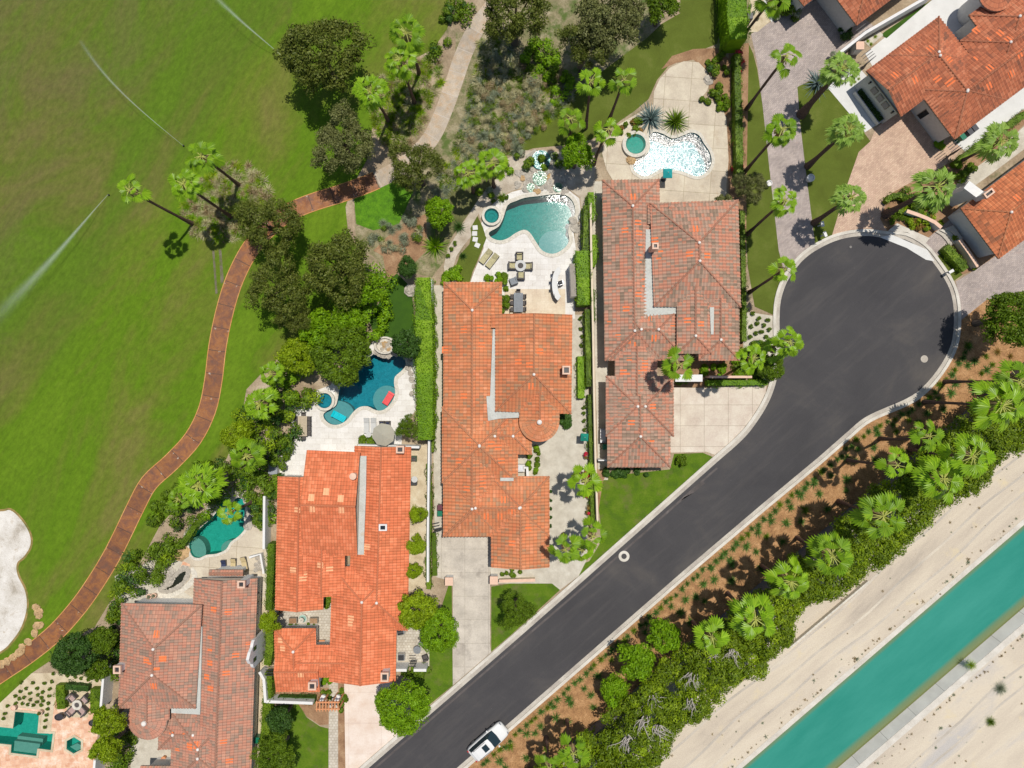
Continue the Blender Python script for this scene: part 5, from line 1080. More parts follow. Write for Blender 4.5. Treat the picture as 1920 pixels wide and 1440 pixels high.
thicket('bed_shrubs', [(925, 1072), (985, 1068), (985, 1080), (925, 1082)], 0.7, m_leaf_mid, 'sparse plants on the gravel in front of the orange gable', 'shrubbery', mats=[m_leaf_grey], seed=43, crad=0.3, dens=0.9)
thicket('bed_shrubs', [(672, 824), (700, 822), (702, 834), (672, 836)], 0.9, m_leaf_mid, 'small hedge clump beside the grey parasol', 'shrubbery', seed=44, crad=0.45, dens=4)
thicket('bed_shrubs', [(532, 812), (545, 812), (548, 832), (532, 834)], 1.0, m_leaf_mid, 'bright bush at the white terrace corner', 'shrubbery', seed=45, crad=0.35, dens=2)
thicket('shaded_planting', [(1498, -40), (1520, -30), (1500, 20), (1470, 20), (1450, 0), (1460, -40)], 2.2, m_leaf_mid, 'palm and agave planting beside the white entry walk', 'planting', mats=[m_leaf_blue, m_leaf_grey], seed=46, crad=0.5, dens=1.4)
thicket('shaded_planting', [(1575, 40), (1598, 42), (1600, 60), (1582, 68)], 1.4, m_leaf_dark, 'rounded dark bush in shade by the side gate', 'shrub', seed=47, crad=0.4, dens=2.0)
thicket('shaded_planting', [(1755, 262), (1775, 256), (1778, 268), (1762, 274)], 1.2, m_leaf_lime, 'bright bush beside the rear gate of the red roofed house', 'shrub', seed=48, crad=0.4, dens=2.2)
thicket('wall_planting', [(1566, 90), (1600, 100), (1606, 115), (1580, 140), (1566, 120)], 2.0, m_leaf_grey, 'grassy green planting beside the white wall', 'planting', mats=[m_leaf_yel], seed=49, crad=0.4, dens=1.3, leaf=(0.35, 0.05))
# single feature plants
Q = rosette
Q(1222, 218, 30, 'yucca', m_leaf_blue, 'blue grey fan-leaved palm by the glittering pool', 'sago_palm', 'palm', h=2.2)
Q(1268, 225, 26, 'yucca', m_leaf_mid, 'green spiky cycad above the glittering pool', 'cycad', 'cycad', h=1.8)
Q(1537, 152, 26, 'yucca', m_leaf_blue, 'blue grey yucca at the corner of the grey pavers', 'yucca', 'yucca', h=1.8)
Q(968, 280, 16, 'yucca', m_leaf_grey, 'grey green yucca beside the rock waterfall', 'yucca', 'yucca', h=1.2)
Q(302, 1052, 16, 'yucca', m_leaf_yel, 'round yellow green yucca in the rock garden', 'yucca', 'yucca', h=1.3)
Q(1878, 1292, 14, 'grass', m_leaf_grey, 'grey tussock on the far canal bank, upper of two', 'tussock', 'tussock', h=0.8)
Q(1860, 1355, 11, 'grass', m_leaf_mid, 'green tussock on the far canal bank, lower of two', 'tussock', 'tussock', h=0.8)
Q(1823, 1248, 11, 'grass', m_leaf_yel, 'tuft of weed growing at the canal water edge', 'weed', 'weed', h=0.8)
Q(868, 480, 9, 'yucca', m_leaf_dark, 'dark spiky plant on gravel beside the curved lawn', 'yucca', 'yucca', h=0.7)
Q(860, 425, 14, 'yucca', m_leaf_dark, 'dark spiky plant above the stepping stones', 'yucca', 'yucca', h=0.9)
Q(815, 460, 24, 'yucca', m_leaf_lime, 'broad leaved bird-of-paradise beside the dry garden', 'bird_of_paradise', 'plant', h=2.0)
Q(940, 1440-1070, 12, 'yucca', m_leaf_mid, 'small palm-like plant behind the round spa', 'cycad', 'cycad', h=0.8)
for i, (x, y, r) in enumerate([(905, 205, 16), (935, 235, 14), (905, 255, 18), (1000, 170, 16), (980, 195, 15), (955, 165, 18), (1035, 210, 12), (1058, 145, 14), (900, 150, 14), (925, 125, 16), (880, 290, 15), (985, 225, 14), (1045, 180, 11), (950, 200, 16), (890, 235, 12), (965, 130, 13), (1010, 205, 12)]):
    Q(x, y, r, 'grass', m_leaf_straw if i % 2 else m_leaf_grey, '%s pale grass clump of the dry slope, counting across from the upper cart path' % ORD[i], 'grass_clump', 'grass clump', 'pale grass clumps on the dry slope', h=0.9)
for i, (x, y, r) in enumerate([(718, 418, 10), (735, 432, 11), (748, 425, 9), (705, 445, 10), (755, 445, 11), (730, 455, 9)]):
    Q(x, y, r, 'grass', m_leaf_grey, '%s silvery tuft below the green ground cover patch, counted downward' % ORD[i], 'grass_clump', 'grass clump', 'silvery tufts by the ground cover', h=0.6)
# little clipped balls
def balls(pts, lab, grp, mat=m_leaf_mid, r=5.2):
    for i, p in enumerate(pts): ball(p[0], p[1], p[2] if len(p) > 2 else r, mat, lab % ORD[i], grp)
balls([(1412, 588), (1423, 597), (1432, 610), (1420, 606), (1428, 622), (1409, 612), (1418, 625), (1440, 600), (1437, 632), (1407, 632), (1414, 643), (1443, 618)], '%s clipped ball on the gravel wedge by the turning circle, from the top down', 'clipped balls on the gravel wedge', r=5)
gard = [(40, 1285), (39.5, 1280), (49, 1291), (61, 1280), (83, 1281), (97, 1278), (100, 1263), (69, 1291), (38, 1296), (28, 1305), (36, 1310), (45, 1308), (56, 1300), (71, 1303), (77, 1308), (80, 1298), (93, 1292), (92, 1305), (90, 1319), (80, 1314), (69, 1316), (57, 1312), (52, 1321), (62, 1322), (42, 1319), (29, 1319), (14, 1324), (9, 1338), (6, 1347), (77, 1322), (89, 1329), (87, 1340), (85, 1351), (84, 1363)]
gard = [g for i, g in enumerate(gard) if i not in (0,)]
gard.sort(key=lambda p: p[1])
balls(gard, '%s clipped ball around the angular pool, counting down from the rust path', 'clipped balls in the gravel by the angular pool', r=4)
balls([(126, 1267), (141, 1269), (152, 1272), (172, 1267), (165, 1274), (181, 1276), (192, 1275)], '%s clipped ball above the fire pit court, starting beside the pale wall', 'clipped balls above the fire pit court', r=4)
balls([(853, 456), (846, 467), (840, 480), (925, 377), (942, 374), (950, 369)], '%s clipped ball in the gravel around the round spa, going clockwise', 'clipped balls near the round spa', r=5)
balls([(1088, 597), (1089, 616), (1091, 631), (1090, 648), (1094, 764), (1094, 775), (1095, 789), (1096, 806)], '%s clipped ball along the gravel side court from top to bottom', 'clipped balls in the gravel side court', r=4.5)
balls([(1032, 922), (1032, 938), (1032, 954), (1032, 970), (1032, 986)], '%s small bush against the orange gable wall, from the top down', 'small bushes at the orange gable', m_leaf_dark, r=4)
balls([(1668, 395), (1682, 402), (1690, 408), (1676, 408), (1672, 416), (1700, 412)], '%s rounded bush in the palm-shaded bed by the concrete pad', 'rounded bushes by the concrete pad', r=7)
balls([(1764, 418), (1790, 446), (1827, 500)], '%s ball-shaped bush at the ends of the pink topped front wall', 'ball bushes at the front wall', m_leaf_yel, r=7)
balls([(1280, 863)], '%s but only clipped hedge ball on the lawn beside the scored driveway', 'hedge ball by the driveway', m_leaf_mid, r=13)
balls([(1407, 12), (1404, 22), (1413, 24), (1420, 34)], '%s grey-green ball on the gravel beside the tall clipped hedge', 'balls beside the tall hedge', m_leaf_grey, r=4)
m_leaf_agave = leafm('agave_blades', (0.045, 0.115, 0.014), (0.08, 0.18, 0.022), (0.13, 0.25, 0.04), 0.25)
# spiky agaves on the bark mulch
kpts = [(1810, 640), (1790, 690), (1757, 722), (1727, 752), (1698, 769), (1665, 783), (1640, 794), (1620, 806), (1596, 827), (1540, 877), (1440, 960), (1288, 1089), (960, 1375), (900, 1432)]
def along(pts, step):
    out = []; acc = 0; nxt = 0
    for a, b in zip(pts, pts[1:]):
        L = math.dist(a, b)
        while nxt <= acc+L:
            t = (nxt-acc)/L; out.append((a[0]+(b[0]-a[0])*t, a[1]+(b[1]-a[1])*t)); nxt += step
        acc += L
    return out
rows = (('in the row touching the kerb', 7, 13.5, 8.5, 3), ('in the row just behind the kerb row', 22, 36, 10, 7), ('in the open middle row of the mulch', 42, 44, 10.5, 10), ('in the shady row along the wall', 62, 58, 10, 10))
segs = ('above the turning circle throat', 'opposite the scored driveway', 'opposite the ringed manhole', 'opposite the stained driveway', 'near the white car')
rr2 = random.Random(5)
for rn, off, step, rad, jit in rows:
    pl = along(kpts, step); cnt = {}
    for i, (x, y) in enumerate(pl):
        X, Y = x+0.653*off+rr2.uniform(-jit, jit), y+0.757*off+rr2.uniform(-jit, jit)
        if any(math.hypot(X-a, Y-b) < r_+2 for a, b, r_ in ((1150, 1290, 27), (1188, 1236, 33), (1244, 1190, 29))): continue
        sgi = min(4, int(i/len(pl)*5)); cnt[sgi] = cnt.get(sgi, 0)+1
        rosette(X, Y, rad*rr2.uniform(0.8, 1.2), 'tuft', m_leaf_agave if rr2.random() < .75 else m_leaf_mid, '%s agave %s, %s' % (ORD[cnt[sgi]-1], rn, segs[sgi]), 'agave', 'agave', 'agaves on the bark mulch beside the road', h=0.45)
for i, (x, y) in enumerate([(1850, 668), (1872, 660), (1896, 668), (1862, 684), (1886, 690), (1912, 684), (1842, 700), (1866, 706), (1892, 712), (1822, 716), (1846, 726), (1870, 732)]):
    rosette(x, y, 8*rr2.uniform(.8, 1.2), 'tuft', m_rust_leaf if i % 3 else m_leaf_mid, '%s low plant on the mulch below the dense round tree, counted downward' % ORD[i], 'low_plant', 'low plant', 'low plants below the round tree', h=0.45)
# dead grey branches showing in the canal hedge
def dead_branch(px, py, s, lab, seed):
    r = random.Random(seed); c = W(px, py, 5.3); root_b = MB()
    dr = r.uniform(-2.2, -0.9)
    for k in range(13):
        a = dr+r.uniform(-.9, .9); p = [Vector((0, 0, -1.2)), Vector((0, 0, -0.2))]
        q = Vector((r.uniform(-.5, .5), r.uniform(-.4, .4), -.1)); p[1] = q.copy(); L = s*r.uniform(0.3, .9)
        for j in range(4):
            a += r.uniform(-.5, .5); q = q+Vector((math.cos(a)*L/4, math.sin(a)*L/4, r.uniform(-0.05, 0.2))); p.append(q.copy())
            if j in (1, 2, 3):
                e = q+Vector((math.cos(a+1)*L/5, math.sin(a+1)*L/5, 0.1)); root_b.tube([tuple(q), tuple(e)], [0.016, 0.006], 5)
        root_b.tube([tuple(x) for x in p], [0.05, 0.045, 0.04, 0.03, 0.02, 0.01][:len(p)], 6)
    o = root_b.build('dead_branch', m_twig); o.location = c; setp(o, lab, 'dead branch', 'bare grey branches in the canal hedge')
for i, (x, y, s, lab) in enumerate([(1175, 1385, 1.9, 'cluster of bare grey branches lowest in the canal hedge'), (1212, 1350, 2.0, 'tallest spray of bare branches near the bottom of the canal hedge'), (1235, 1368, 1.6, 'forked bare branch beside the tallest dead spray'), (1225, 1308, 1.2, 'short dead twigs level with the lowest mulch tree'), (1300, 1268, 1.8, 'bare curled branches in the middle of the canal hedge'), (1295, 1318, 1.2, 'dead twigs on the canal side of the hedge middle'), (1375, 1225, 1.9, 'upper spray of bare branches below the ragged palm'), (1340, 1228, 1.2, 'small dead twigs beside the upper bare spray')]): dead_branch(x, y, s, lab, i+3)

# small dry weeds, stones and debris scattered over both canal banks
def scatter_weeds():
    rg = np.random.default_rng(77); V = []; F = []; MI = []; n = 0
    while n < 420:
        a = rg.uniform(-700, 500); c_ = rg.choice([rg.uniform(-230, -24), rg.uniform(FAR_TOP+13, FAR_TOP+150), FAR_TOP+15+abs(rg.normal(0, 4)), NEAR_TOP-14-abs(rg.normal(0, 3))]); px, py = cpt(a, c_)
        if px > 2050 or py > 1560 or px < 1000: continue
        if c_ < 0 and (px-1805)*0.757*1+0 > 1e9: continue
        g = W(px, py); n += 1; s_ = rg.uniform(.05, .22)*(1.6 if rg.random() < .1 else 1); v0, f0 = rosette_arrays(n, int(rg.integers(8, 22)), s_, s_*.8, s_*.16, seg=2)
        k = sum(len(x) for x in V); V.append(v0+np.array([g.x, g.y, 0.015])); F.append(f0+k); MI.append(np.full(len(f0), int(rg.random() < .35)))
    me = mesh_np('bank_weeds', np.concatenate(V), np.concatenate(F), [m_leaf_dry, m_leaf_grey], np.concatenate(MI)); o = bpy.data.objects.new('bank_weeds', me); col.objects.link(o); setp(o, 'tiny dry weeds and debris scattered over the sandy canal banks', 'weeds', kind='stuff')
scatter_weeds()
# ---------------------------------------------------------------- roofs with real barrel-tile relief
PITCH_ = 0.30
def corrug(mb, poly, mi=0, pw=0.3, amp=0.055, uvo=(0, 0)):
    """cover a planar convex roof face with rolled tiles running down the slope"""
    n = (poly[1]-poly[0]).cross(poly[2]-poly[0])
    if n.z < 0: poly = poly[::-1]; n = -n
    n.normalize(); hz = Vector((n.x, n.y, 0))
    if hz.length < 1e-4: mb.face(poly, mi); return
    dn = Vector((n.x*n.z, n.y*n.z, -(n.x**2+n.y**2))).normalized(); u = n.cross(dn).normalized(); o = Vector((0, 0, 0))
    co = [((p-o).dot(u), -(p-o).dot(dn), p) for p in poly]; us = [c[0] for c in co]
    off0 = (co[0][2]-o)-u*co[0][0]+dn*co[0][1]
    step = pw/4; k0, k1 = math.floor(min(us)/step), math.ceil(max(us)/step)
    bp = sorted(set([k*step for k in range(k0, k1+1) if min(us)-1e-6 < k*step < max(us)+1e-6]+us))
    def vr(x):
        vs = []
        for i in range(len(co)):
            a, b = co[i], co[(i+1) % len(co)]
            if abs(a[0]-b[0]) < 1e-7:
                if abs(a[0]-x) < 1e-6: vs += [a[1], b[1]]
            elif min(a[0], b[0])-1e-6 <= x <= max(a[0], b[0])+1e-6: vs.append(a[1]+(b[1]-a[1])*(x-a[0])/(b[0]-a[0]))
        return (min(vs), max(vs)) if vs else (0, 0)
    def wave(x): return amp*(0.5-0.5*math.cos(2*math.pi*x/pw))
    def P(x, v): return off0+u*x-dn*v+n*wave(x)
    for a, b in zip(bp, bp[1:]):
        if b-a < 1e-5: continue
        va, vb = vr(a), vr(b)
        q = [(a, va[0]), (b, vb[0]), (b, vb[1]), (a, va[1])]
        if va[1]-va[0] < 1e-4: q = [(a, va[0]), (b, vb[0]), (b, vb[1])]
        elif vb[1]-vb[0] < 1e-4: q = [(a, va[0]), (b, vb[0]), (a, va[1])]
        pts = [P(*x) for x in q]; uv = [(x[0]+uvo[0]+100, x[1]+uvo[1]+100) for x in q]
        if (pts[1]-pts[0]).cross(pts[2]-pts[0]).z < 0: pts = pts[::-1]; uv = uv[::-1]
        mb.face(pts, mi, uv)
def Rq(x0, y0, x1, y1, ax='v'):
    if ax == 'v': return [(x0, y0), (x1, y0), (x1, y1), (x0, y1)]
    return [(x0, y1), (x0, y0), (x1, y0), (x1, y1)]
class House:
    def __init__(s, name, label, roofm, wallm=None, patchm=None, pw=0.36):
        s.root = empty(name, (0, 0, 0), label=label, cat='house'); s.rm = roofm; s.wm = wallm or m_cream_wall; s.pm = patchm or m_patch
        s.roof = MB(); s.wall = MB(); s.caps = MB(); s.dots = MB(); s.pw = pw; s.faces = []; s.k = 0
    def add_face(s, poly): s.k += 1; s.faces.append([Vector(p) for p in poly]); corrug(s.roof, [Vector(p) for p in poly], 0, s.pw, 0.10*s.pw/0.3, (s.k*7.3, s.k*3.1))
    def cap(s, a, b, r=0.10, seg=0.42):
        a, b = Vector(a)+Vector((0, 0, 0.045)), Vector(b)+Vector((0, 0, 0.045)); L = (b-a).length; n = max(1, int(L/seg))
        for i in range(n): s.caps.tube([a.lerp(b, i/n), a.lerp(b, (i+1)/n)], [r*1.12, r*0.86], 6)
    def dot(s, p, r=0.16): s.dots.lathe((p[0], p[1], p[2]-0.02), [(r, 0), (r*0.9, r*0.6), (r*0.4, r), (0, r*1.05)], 10)
    def wing(s, quad, ze=2.7, hips=(1, 1), pitch=PITCH_, inset=0.5, walls=True, caps=True, dots=True, ins_end=(None, None)):
        a, b, c, d = [W(p[0], p[1], ze) for p in quad]
        wid = (b-a).length; rise = pitch*wid/2; m0, m1 = (a+b)/2, (d+c)/2; ax = (m1-m0); L = ax.length; ax.normalize()
        r0 = m0+ax*(wid/2 if hips[0] else 0); r1 = m1-ax*((d-c).length/2 if hips[1] else 0)
        if (r1-r0).dot(ax) < 0.05: mid = (r0+r1)/2; r0 = mid-ax*0.03; r1 = mid+ax*0.03
        r0 = r0+Vector((0, 0, rise)); r1 = r1+Vector((0, 0, rise))
        s.add_face([a, d, r1, r0]); s.add_face([b, c, r1, r0])
        if hips[0]: s.add_face([a, b, r0])
        if hips[1]: s.add_face([d, c, r1])
        if caps:
            s.cap(r0, r1)
            if hips[0]: s.cap(a, r0); s.cap(b, r0)
            if hips[1]: s.cap(d, r1); s.cap(c, r1)
            if dots:
                for h, p in zip(hips, (r0, r1)):
                    if h: s.dot(p+Vector((0, 0, 0.12)))
        # eave slab just under the tiles
        for p, q in ((a, b), (b, c), (c, d), (d, a)):
            s.roof.face([p-Vector((0, 0, 0.14)), q-Vector((0, 0, 0.14)), q+Vector((0, 0, 0.012)), p+Vector((0, 0, 0.012))], 1)
        s.roof.face([x-Vector((0, 0, 0.14)) for x in (d, c, b, a)], 1)
        if walls:
            cen = (a+b+c+d)/4; i0 = inset if ins_end[0] is None else ins_end[0]; i1 = inset if ins_end[1] is None else ins_end[1]
            cr = (b-a).normalized(); P = [a+cr*inset+ax*i0, b-cr*inset+ax*i0, c-cr*inset-ax*i1, d+cr*inset-ax*i1]
            s.wall.prism([(p.x, p.y) for p in P], 0.0, ze-0.12, 0, False, False)
            for h, (p, q, apex, si) in zip(hips, ((P[0], P[1], m0+ax*i0, 1), (P[3], P[2], m1-ax*i1, -1))):
                if not h:
                    t = Vector((apex.x, apex.y, ze+rise-0.05)); s.wall.face([Vector((p.x, p.y, ze-0.12)), Vector((q.x, q.y, ze-0.12)), t])
        return r0, r1
    def cone(s, cx, cy, rpx, ze, a0=0, a1=360, pitch=PITCH_*1.05, n=26):
        c = W(cx, cy, ze); r = rpx/S*(H-ze)/H; top = c+Vector((0, 0, r*pitch)); s.k += 1
        tiles = max(8, int(2*math.pi*r/0.34))
        for i in range(tiles*4):
            t0 = R(a0)+R(a1-a0)*i/(tiles*4); t1 = R(a0)+R(a1-a0)*(i+1)/(tiles*4)
            w0 = 0.06*(0.5-0.5*math.cos(2*math.pi*i/4)); w1 = 0.06*(0.5-0.5*math.cos(2*math.pi*(i+1)/4))
            for j in range(6):
                f0, f1 = j/6, (j+1)/6
                def Q(t, f, w_): return Vector((c.x+math.cos(t)*r*f, c.y+math.sin(t)*r*f, top.z-r*pitch*f+w_*f))
                pts = [Q(t0, f0, w0), Q(t0, f1, w0), Q(t1, f1, w1), Q(t1, f0, w1)]; uv = [(i//4*0.3+s.k*9, 100+6-f*r) for f in (f0, f1, f1, f0)]
                if j == 0: pts = pts[1:]; uv = uv[1:]
                s.roof.face(pts, 0, uv)
        s.wall.lathe((c.x, c.y, 0), [(r-0.45, 0), (r-0.45, ze-0.1)], 28); s.roof.lathe((c.x, c.y, ze-0.14), [(r, 0), (r, 0.15)], 28, 1)
        s.dot(top+Vector((0, 0, 0.08)), 0.28); return top
    def flat(s, px, z, name='flat_roof'):
        b = MB(); b.prism([tuple(W(p[0], p[1], z).xy) for p in px], z-0.5, z, 0, True, False); b.build(name, m_flatroof, s.root)
    def patches(s, pts, size=0.42):
        """bundles of newer, brighter tiles laid on the slope at px points"""
        for i, p in enumerate(pts):
            px, py = p[0], p[1]; best = None
            for f in s.faces:
                n = (f[1]-f[0]).cross(f[2]-f[0]).normalized()
                if n.z < 0: n = -n
                o = Vector((0, 0, H)); d = (W(px, py, 0)-o).normalized(); den = d.dot(n)
                if abs(den) < 1e-6: continue
                t = (f[0]-o).dot(n)/den; h = o+d*t; sg = None; ok = True
                for k in range(len(f)):
                    cr = (f[(k+1) % len(f)]-f[k]).cross(h-f[k]).z
                    if sg is None: sg = cr > 0
                    elif (cr > 0) != sg: ok = False; break
                if ok and (best is None or t < best[0]): best = (t, h, n)
            if not best: continue
            t, h, n = best; hz = Vector((n.x, n.y, 0)).normalized(); dn = Vector((n.x*n.z, n.y*n.z, -(n.x**2+n.y**2))).normalized(); u = n.cross(dn)
            z = p[2] if len(p) > 2 else 1.0; sx = round(size*z*2/s.pw)*s.pw/2; sy = 0.36*z
            q = [h+n*0.03-u*sx-dn*sy, h+n*0.03+u*sx-dn*sy, h+n*0.03+u*sx+dn*sy, h+n*0.03-u*sx+dn*sy]
            corrug(s.roof, q, 2, s.pw, 0.06)
    def chimney(s, px, py, wpx, dpx, z0, z1, rot=0.0, m=None, pots=1, flare=1.15):
        c = W(px, py, z1); w_, d_ = wpx/S*(H-z1)/H, dpx/S*(H-z1)/H
        b = MB(); b.box((c.x, c.y, (z0+z1-0.25)/2), (w_*0.82, d_*0.82, z1-0.25-z0), rot)
        o = b.build('chimney', m or m_white_wall, s.root)
        b = MB(); t = 0.16; co, si = math.cos(rot), math.sin(rot)
        for (ox, oy, sx, sy) in ((0, d_/2-t/2, w_, t), (0, -d_/2+t/2, w_, t), (w_/2-t/2, 0, t, d_-2*t-0.004), (-w_/2+t/2, 0, t, d_-2*t-0.004)):
            b.box((c.x+ox*co-oy*si, c.y+ox*si+oy*co, z1-0.12), (sx, sy, 0.28), rot)
        b.build('cap', m_pink_wall, o)
        b = MB(); b.box((c.x, c.y, z1-0.2), (w_-2*t-0.01, d_-2*t-0.01, 0.02), rot); b.build('flue', m_iron, o)
    def window(s, p, nrm, wd, ht, z, rot):
        b = MB(); b.box((p.x+nrm.x*0.02, p.y+nrm.y*0.02, z), (wd, 0.08, ht), rot); o = b.build('window', m_frame, s.root)
        b = MB(); b.box((p.x+nrm.x*0.05, p.y+nrm.y*0.05, z), (wd-0.16, 0.05, ht-0.16), rot); b.build('pane', m_glass, o)
    def windows_on(s, A, B, zc=1.45, inset=0.5, n=3, wd=1.1, ht=1.2, ze=2.7, flip=1):
        """windows along the wall under the eave from px A to px B"""
        a, b = W(*A, ze), W(*B, ze); d = (b-a).normalized(); nn = Vector((-d.y, d.x, 0))*flip
        for i in range(n):
            q = a.lerp(b, (i+0.5)/n); q = Vector((q.x, q.y, 0))-nn*inset; s.window(q, nn, wd, ht, zc, math.atan2(d.y, d.x))
    def finish(s):
        s.roof.build('roof', [s.rm, m_frame, s.pm], s.root)
        s.wall.build('wall', s.wm, s.root)
        if s.caps.f: s.caps.build('ridge_tiles', s.rm, s.root)
        if s.dots.f: s.dots.build('mortar_knob', m_mortar, s.root)
ZE = 2.7
# ---- the long orange house in the middle
h = House('villa', 'long clay orange roofed house with round turret beside the white travertine terrace', m_roof_b)
h.wing([(832, 529), (941, 529), (941, 1006), (831, 1006)], ZE)
h.wing(Rq(836, 893, 1030, 1006, 'h'), ZE+0.03)
h.wing(Rq(921, 894, 1030, 1064, 'v'), ZE+0.05, (1, 0))
h.wing(Rq(829, 763, 971, 905, 'v'), ZE+0.02)
h.wing(Rq(893, 782, 997, 852, 'h'), ZE+0.06)
h.wing([(929, 589), (1073, 590), (1071, 776), (929, 771)], ZE+0.75, (0, 1))
h.wing([(921, 590), (1000, 590), (1000, 615), (921, 615)], ZE+0.6, (0, 0), 0.26, caps=False, walls=False)
h.wing(Rq(974, 716, 1049, 792, 'v'), ZE+0.80, (0, 0)); h.cone(1011, 791, 37.5, ZE+0.80)
h.flat([(924, 617), (931, 617), (931, 771), (974, 771), (974, 783), (936, 785), (915, 789), (912, 743), (919, 743)], ZE+0.60)
h.flat([(938, 896), (963, 896), (963, 902), (938, 902)], ZE+0.5)
h.chimney(1062, 694, 15, 16, 3.0, 5.1, m=m_pink_wall)
h.patches([(870, 618), (900, 614), (979, 649), (1012, 660), (870, 742), (996, 724), (881, 829), (921, 832), (934, 840), (875, 917), (946, 937), (912, 968), (939, 968), (960, 1019), (960, 958), (990, 990), (835, 656), (903, 645), (940, 866), (905, 908), (905, 893), (972, 678), (993, 683), (861, 865)], 0.27)
h.windows_on((1073, 600), (1073, 770), n=4, flip=1, ze=ZE+.75); h.windows_on((832, 560), (832, 980), n=8, flip=-1); h.windows_on((1030, 905), (1030, 1050), n=3)
h.finish()
# ---- weathered house
h = House('villa', 'weathered brown and red roofed house beside the turning circle', m_roof_c)
h.wing([(1129, 338), (1236, 336), (1242, 675), (1134, 676)], ZE)
h.wing(Rq(1142, 562, 1288, 676, 'h'), ZE+0.03)
h.wing([(1219, 381), (1384, 375), (1389, 576), (1226, 575)], ZE+0.8)
h.wing([(1214, 384), (1290, 384), (1290, 420), (1214, 420)], ZE+0.62, (0, 0), 0.24, caps=False, walls=False)
h.wing(Rq(1269, 520, 1334, 663, 'v'), ZE+0.83, (0, 1)); h.wing(Rq(1310, 560, 1386, 676, 'v'), ZE+0.5, (0, 1))
h.wing(Rq(1153, 650, 1232, 745, 'v'), ZE+0.04, (0, 0)); h.wing(Rq(1136, 705, 1263, 818, 'h'), ZE+0.02); h.wing([(1138, 742), (1256, 742), (1257, 876), (1139, 876)], ZE+0.07, (0, 1))
h.flat([(1211, 430), (1226, 430), (1226, 575), (1268, 575), (1268, 588), (1222, 592), (1206, 596), (1206, 560), (1209, 545)], ZE+0.62)
h.flat([(1331, 576), (1339, 576), (1338, 627), (1333, 627)], ZE+1.05)
h.chimney(1229, 461, 12, 12, 3.0, 5.6, m=m_pink_wall)
h.patches([(1186, 369), (1196, 416), (1172, 432), (1198, 438), (1143, 428, .7), (1306, 429), (1228, 451), (1200, 461, .7), (1239, 473, .7), (1293, 475), (1326, 478), (1235, 483, .7), (1198, 480, .7), (1199, 493, .7), (1197, 553), (1174, 578), (1142, 605, .6), (1227, 634), (1159, 630, .8), (1289, 602), (1314, 608), (1219, 597, .8), (1178, 641, .8), (1189, 646, .8), (1180, 673, .8), (1209, 682), (1208, 692, .8), (1199, 697, .7), (1169, 698), (1176, 701, .8), (1224, 764), (1184, 794), (1222, 827, .8), (1208, 523, .8), (1208, 535, .8), (1261, 609, .8)], 0.27)
h.windows_on((1388, 390), (1388, 570), n=4, ze=ZE+.8); h.windows_on((1131, 360), (1134, 660), n=6, flip=-1)
h.finish()
# ---- bright orange house
h = House('villa', 'bright orange roofed house with an inner courtyard and two white chimneys', m_roof_a, m_white_wall, m_patch_pale, pw=0.30)
h.wing([(665, 836), (771, 838), (764, 1182), (652, 1180)], ZE, (0, 1))
h.wing([(623, 1062), (745, 1062), (742, 1278), (617, 1278)], ZE+0.04, (1, 0))
h.wing([(566, 1040), (575, 844), (675, 848), (670, 1042)], ZE+0.9, (0, 0), 0.27)
h.wing([(521, 893), (610, 893), (606, 1143), (516, 1143)], ZE+0.05, (0, 0)); h.wing([(568, 940), (648, 940), (646, 1116), (565, 1116)], ZE+0.35, (1, 0))
h.wing([(514, 1178), (592, 1178), (594, 1262), (516, 1262)], ZE, (1, 0)); h.wing(Rq(518, 1212, 600, 1297, 'h'), ZE+0.03, (0, 0)); h.wing(Rq(560, 1209, 690, 1270, 'h'), ZE+0.02, (0, 0))
h.flat([(676, 855), (687, 855), (686, 925), (683, 1000), (682, 1040), (647, 1040), (647, 1029), (671, 1029), (667, 943)], ZE+0.66)
h.chimney(585, 1287, 15, 15, 2.0, 4.2); h.chimney(721, 1270, 15, 17, 0.5, 4.4); h.chimney(750, 843, 15, 14, 2.5, 4.0, m=m_pink_wall)
h.patches([(612, 922), (584, 933), (639, 935), (558, 956), (585, 954), (640, 956), (726, 899), (550, 1069), (601, 1059), (618, 1067), (568, 1085), (575, 1077, .8), (652, 1058), (731, 1028), (731, 1042), (732, 1066), (731, 1080), (714, 1098), (717, 1112, .8), (658, 1159), (657, 1170, .8), (564, 1264), (526, 1200, .8), (530, 1215, .8), (688, 1025), (680, 1035, .8)], 0.30)
b = MB(); b.lathe((*W(662, 893, 5).xy, 4.3), [(0.3, 0), (0.3, 0.75), (0.36, 0.75), (0.36, 0.85), (0, 0.9)], 14); b.build('roof_vent', m_pink_wall, h.root)
b = MB(); q = W(718, 989, 3.8); b.box((q.x, q.y, 3.75), (0.85, 0.7, 0.25)); sk = b.build('skylight', m_white_wall, h.root); b = MB(); b.box((q.x, q.y, 3.89), (0.5, 0.4, 0.04)); b.build('pane', m_glass, sk)
h.windows_on((742, 1190), (742, 1250), n=2); h.windows_on((521, 920), (516, 1130), n=4, flip=-1); h.windows_on((771, 860), (766, 1090), n=5)
h.finish()
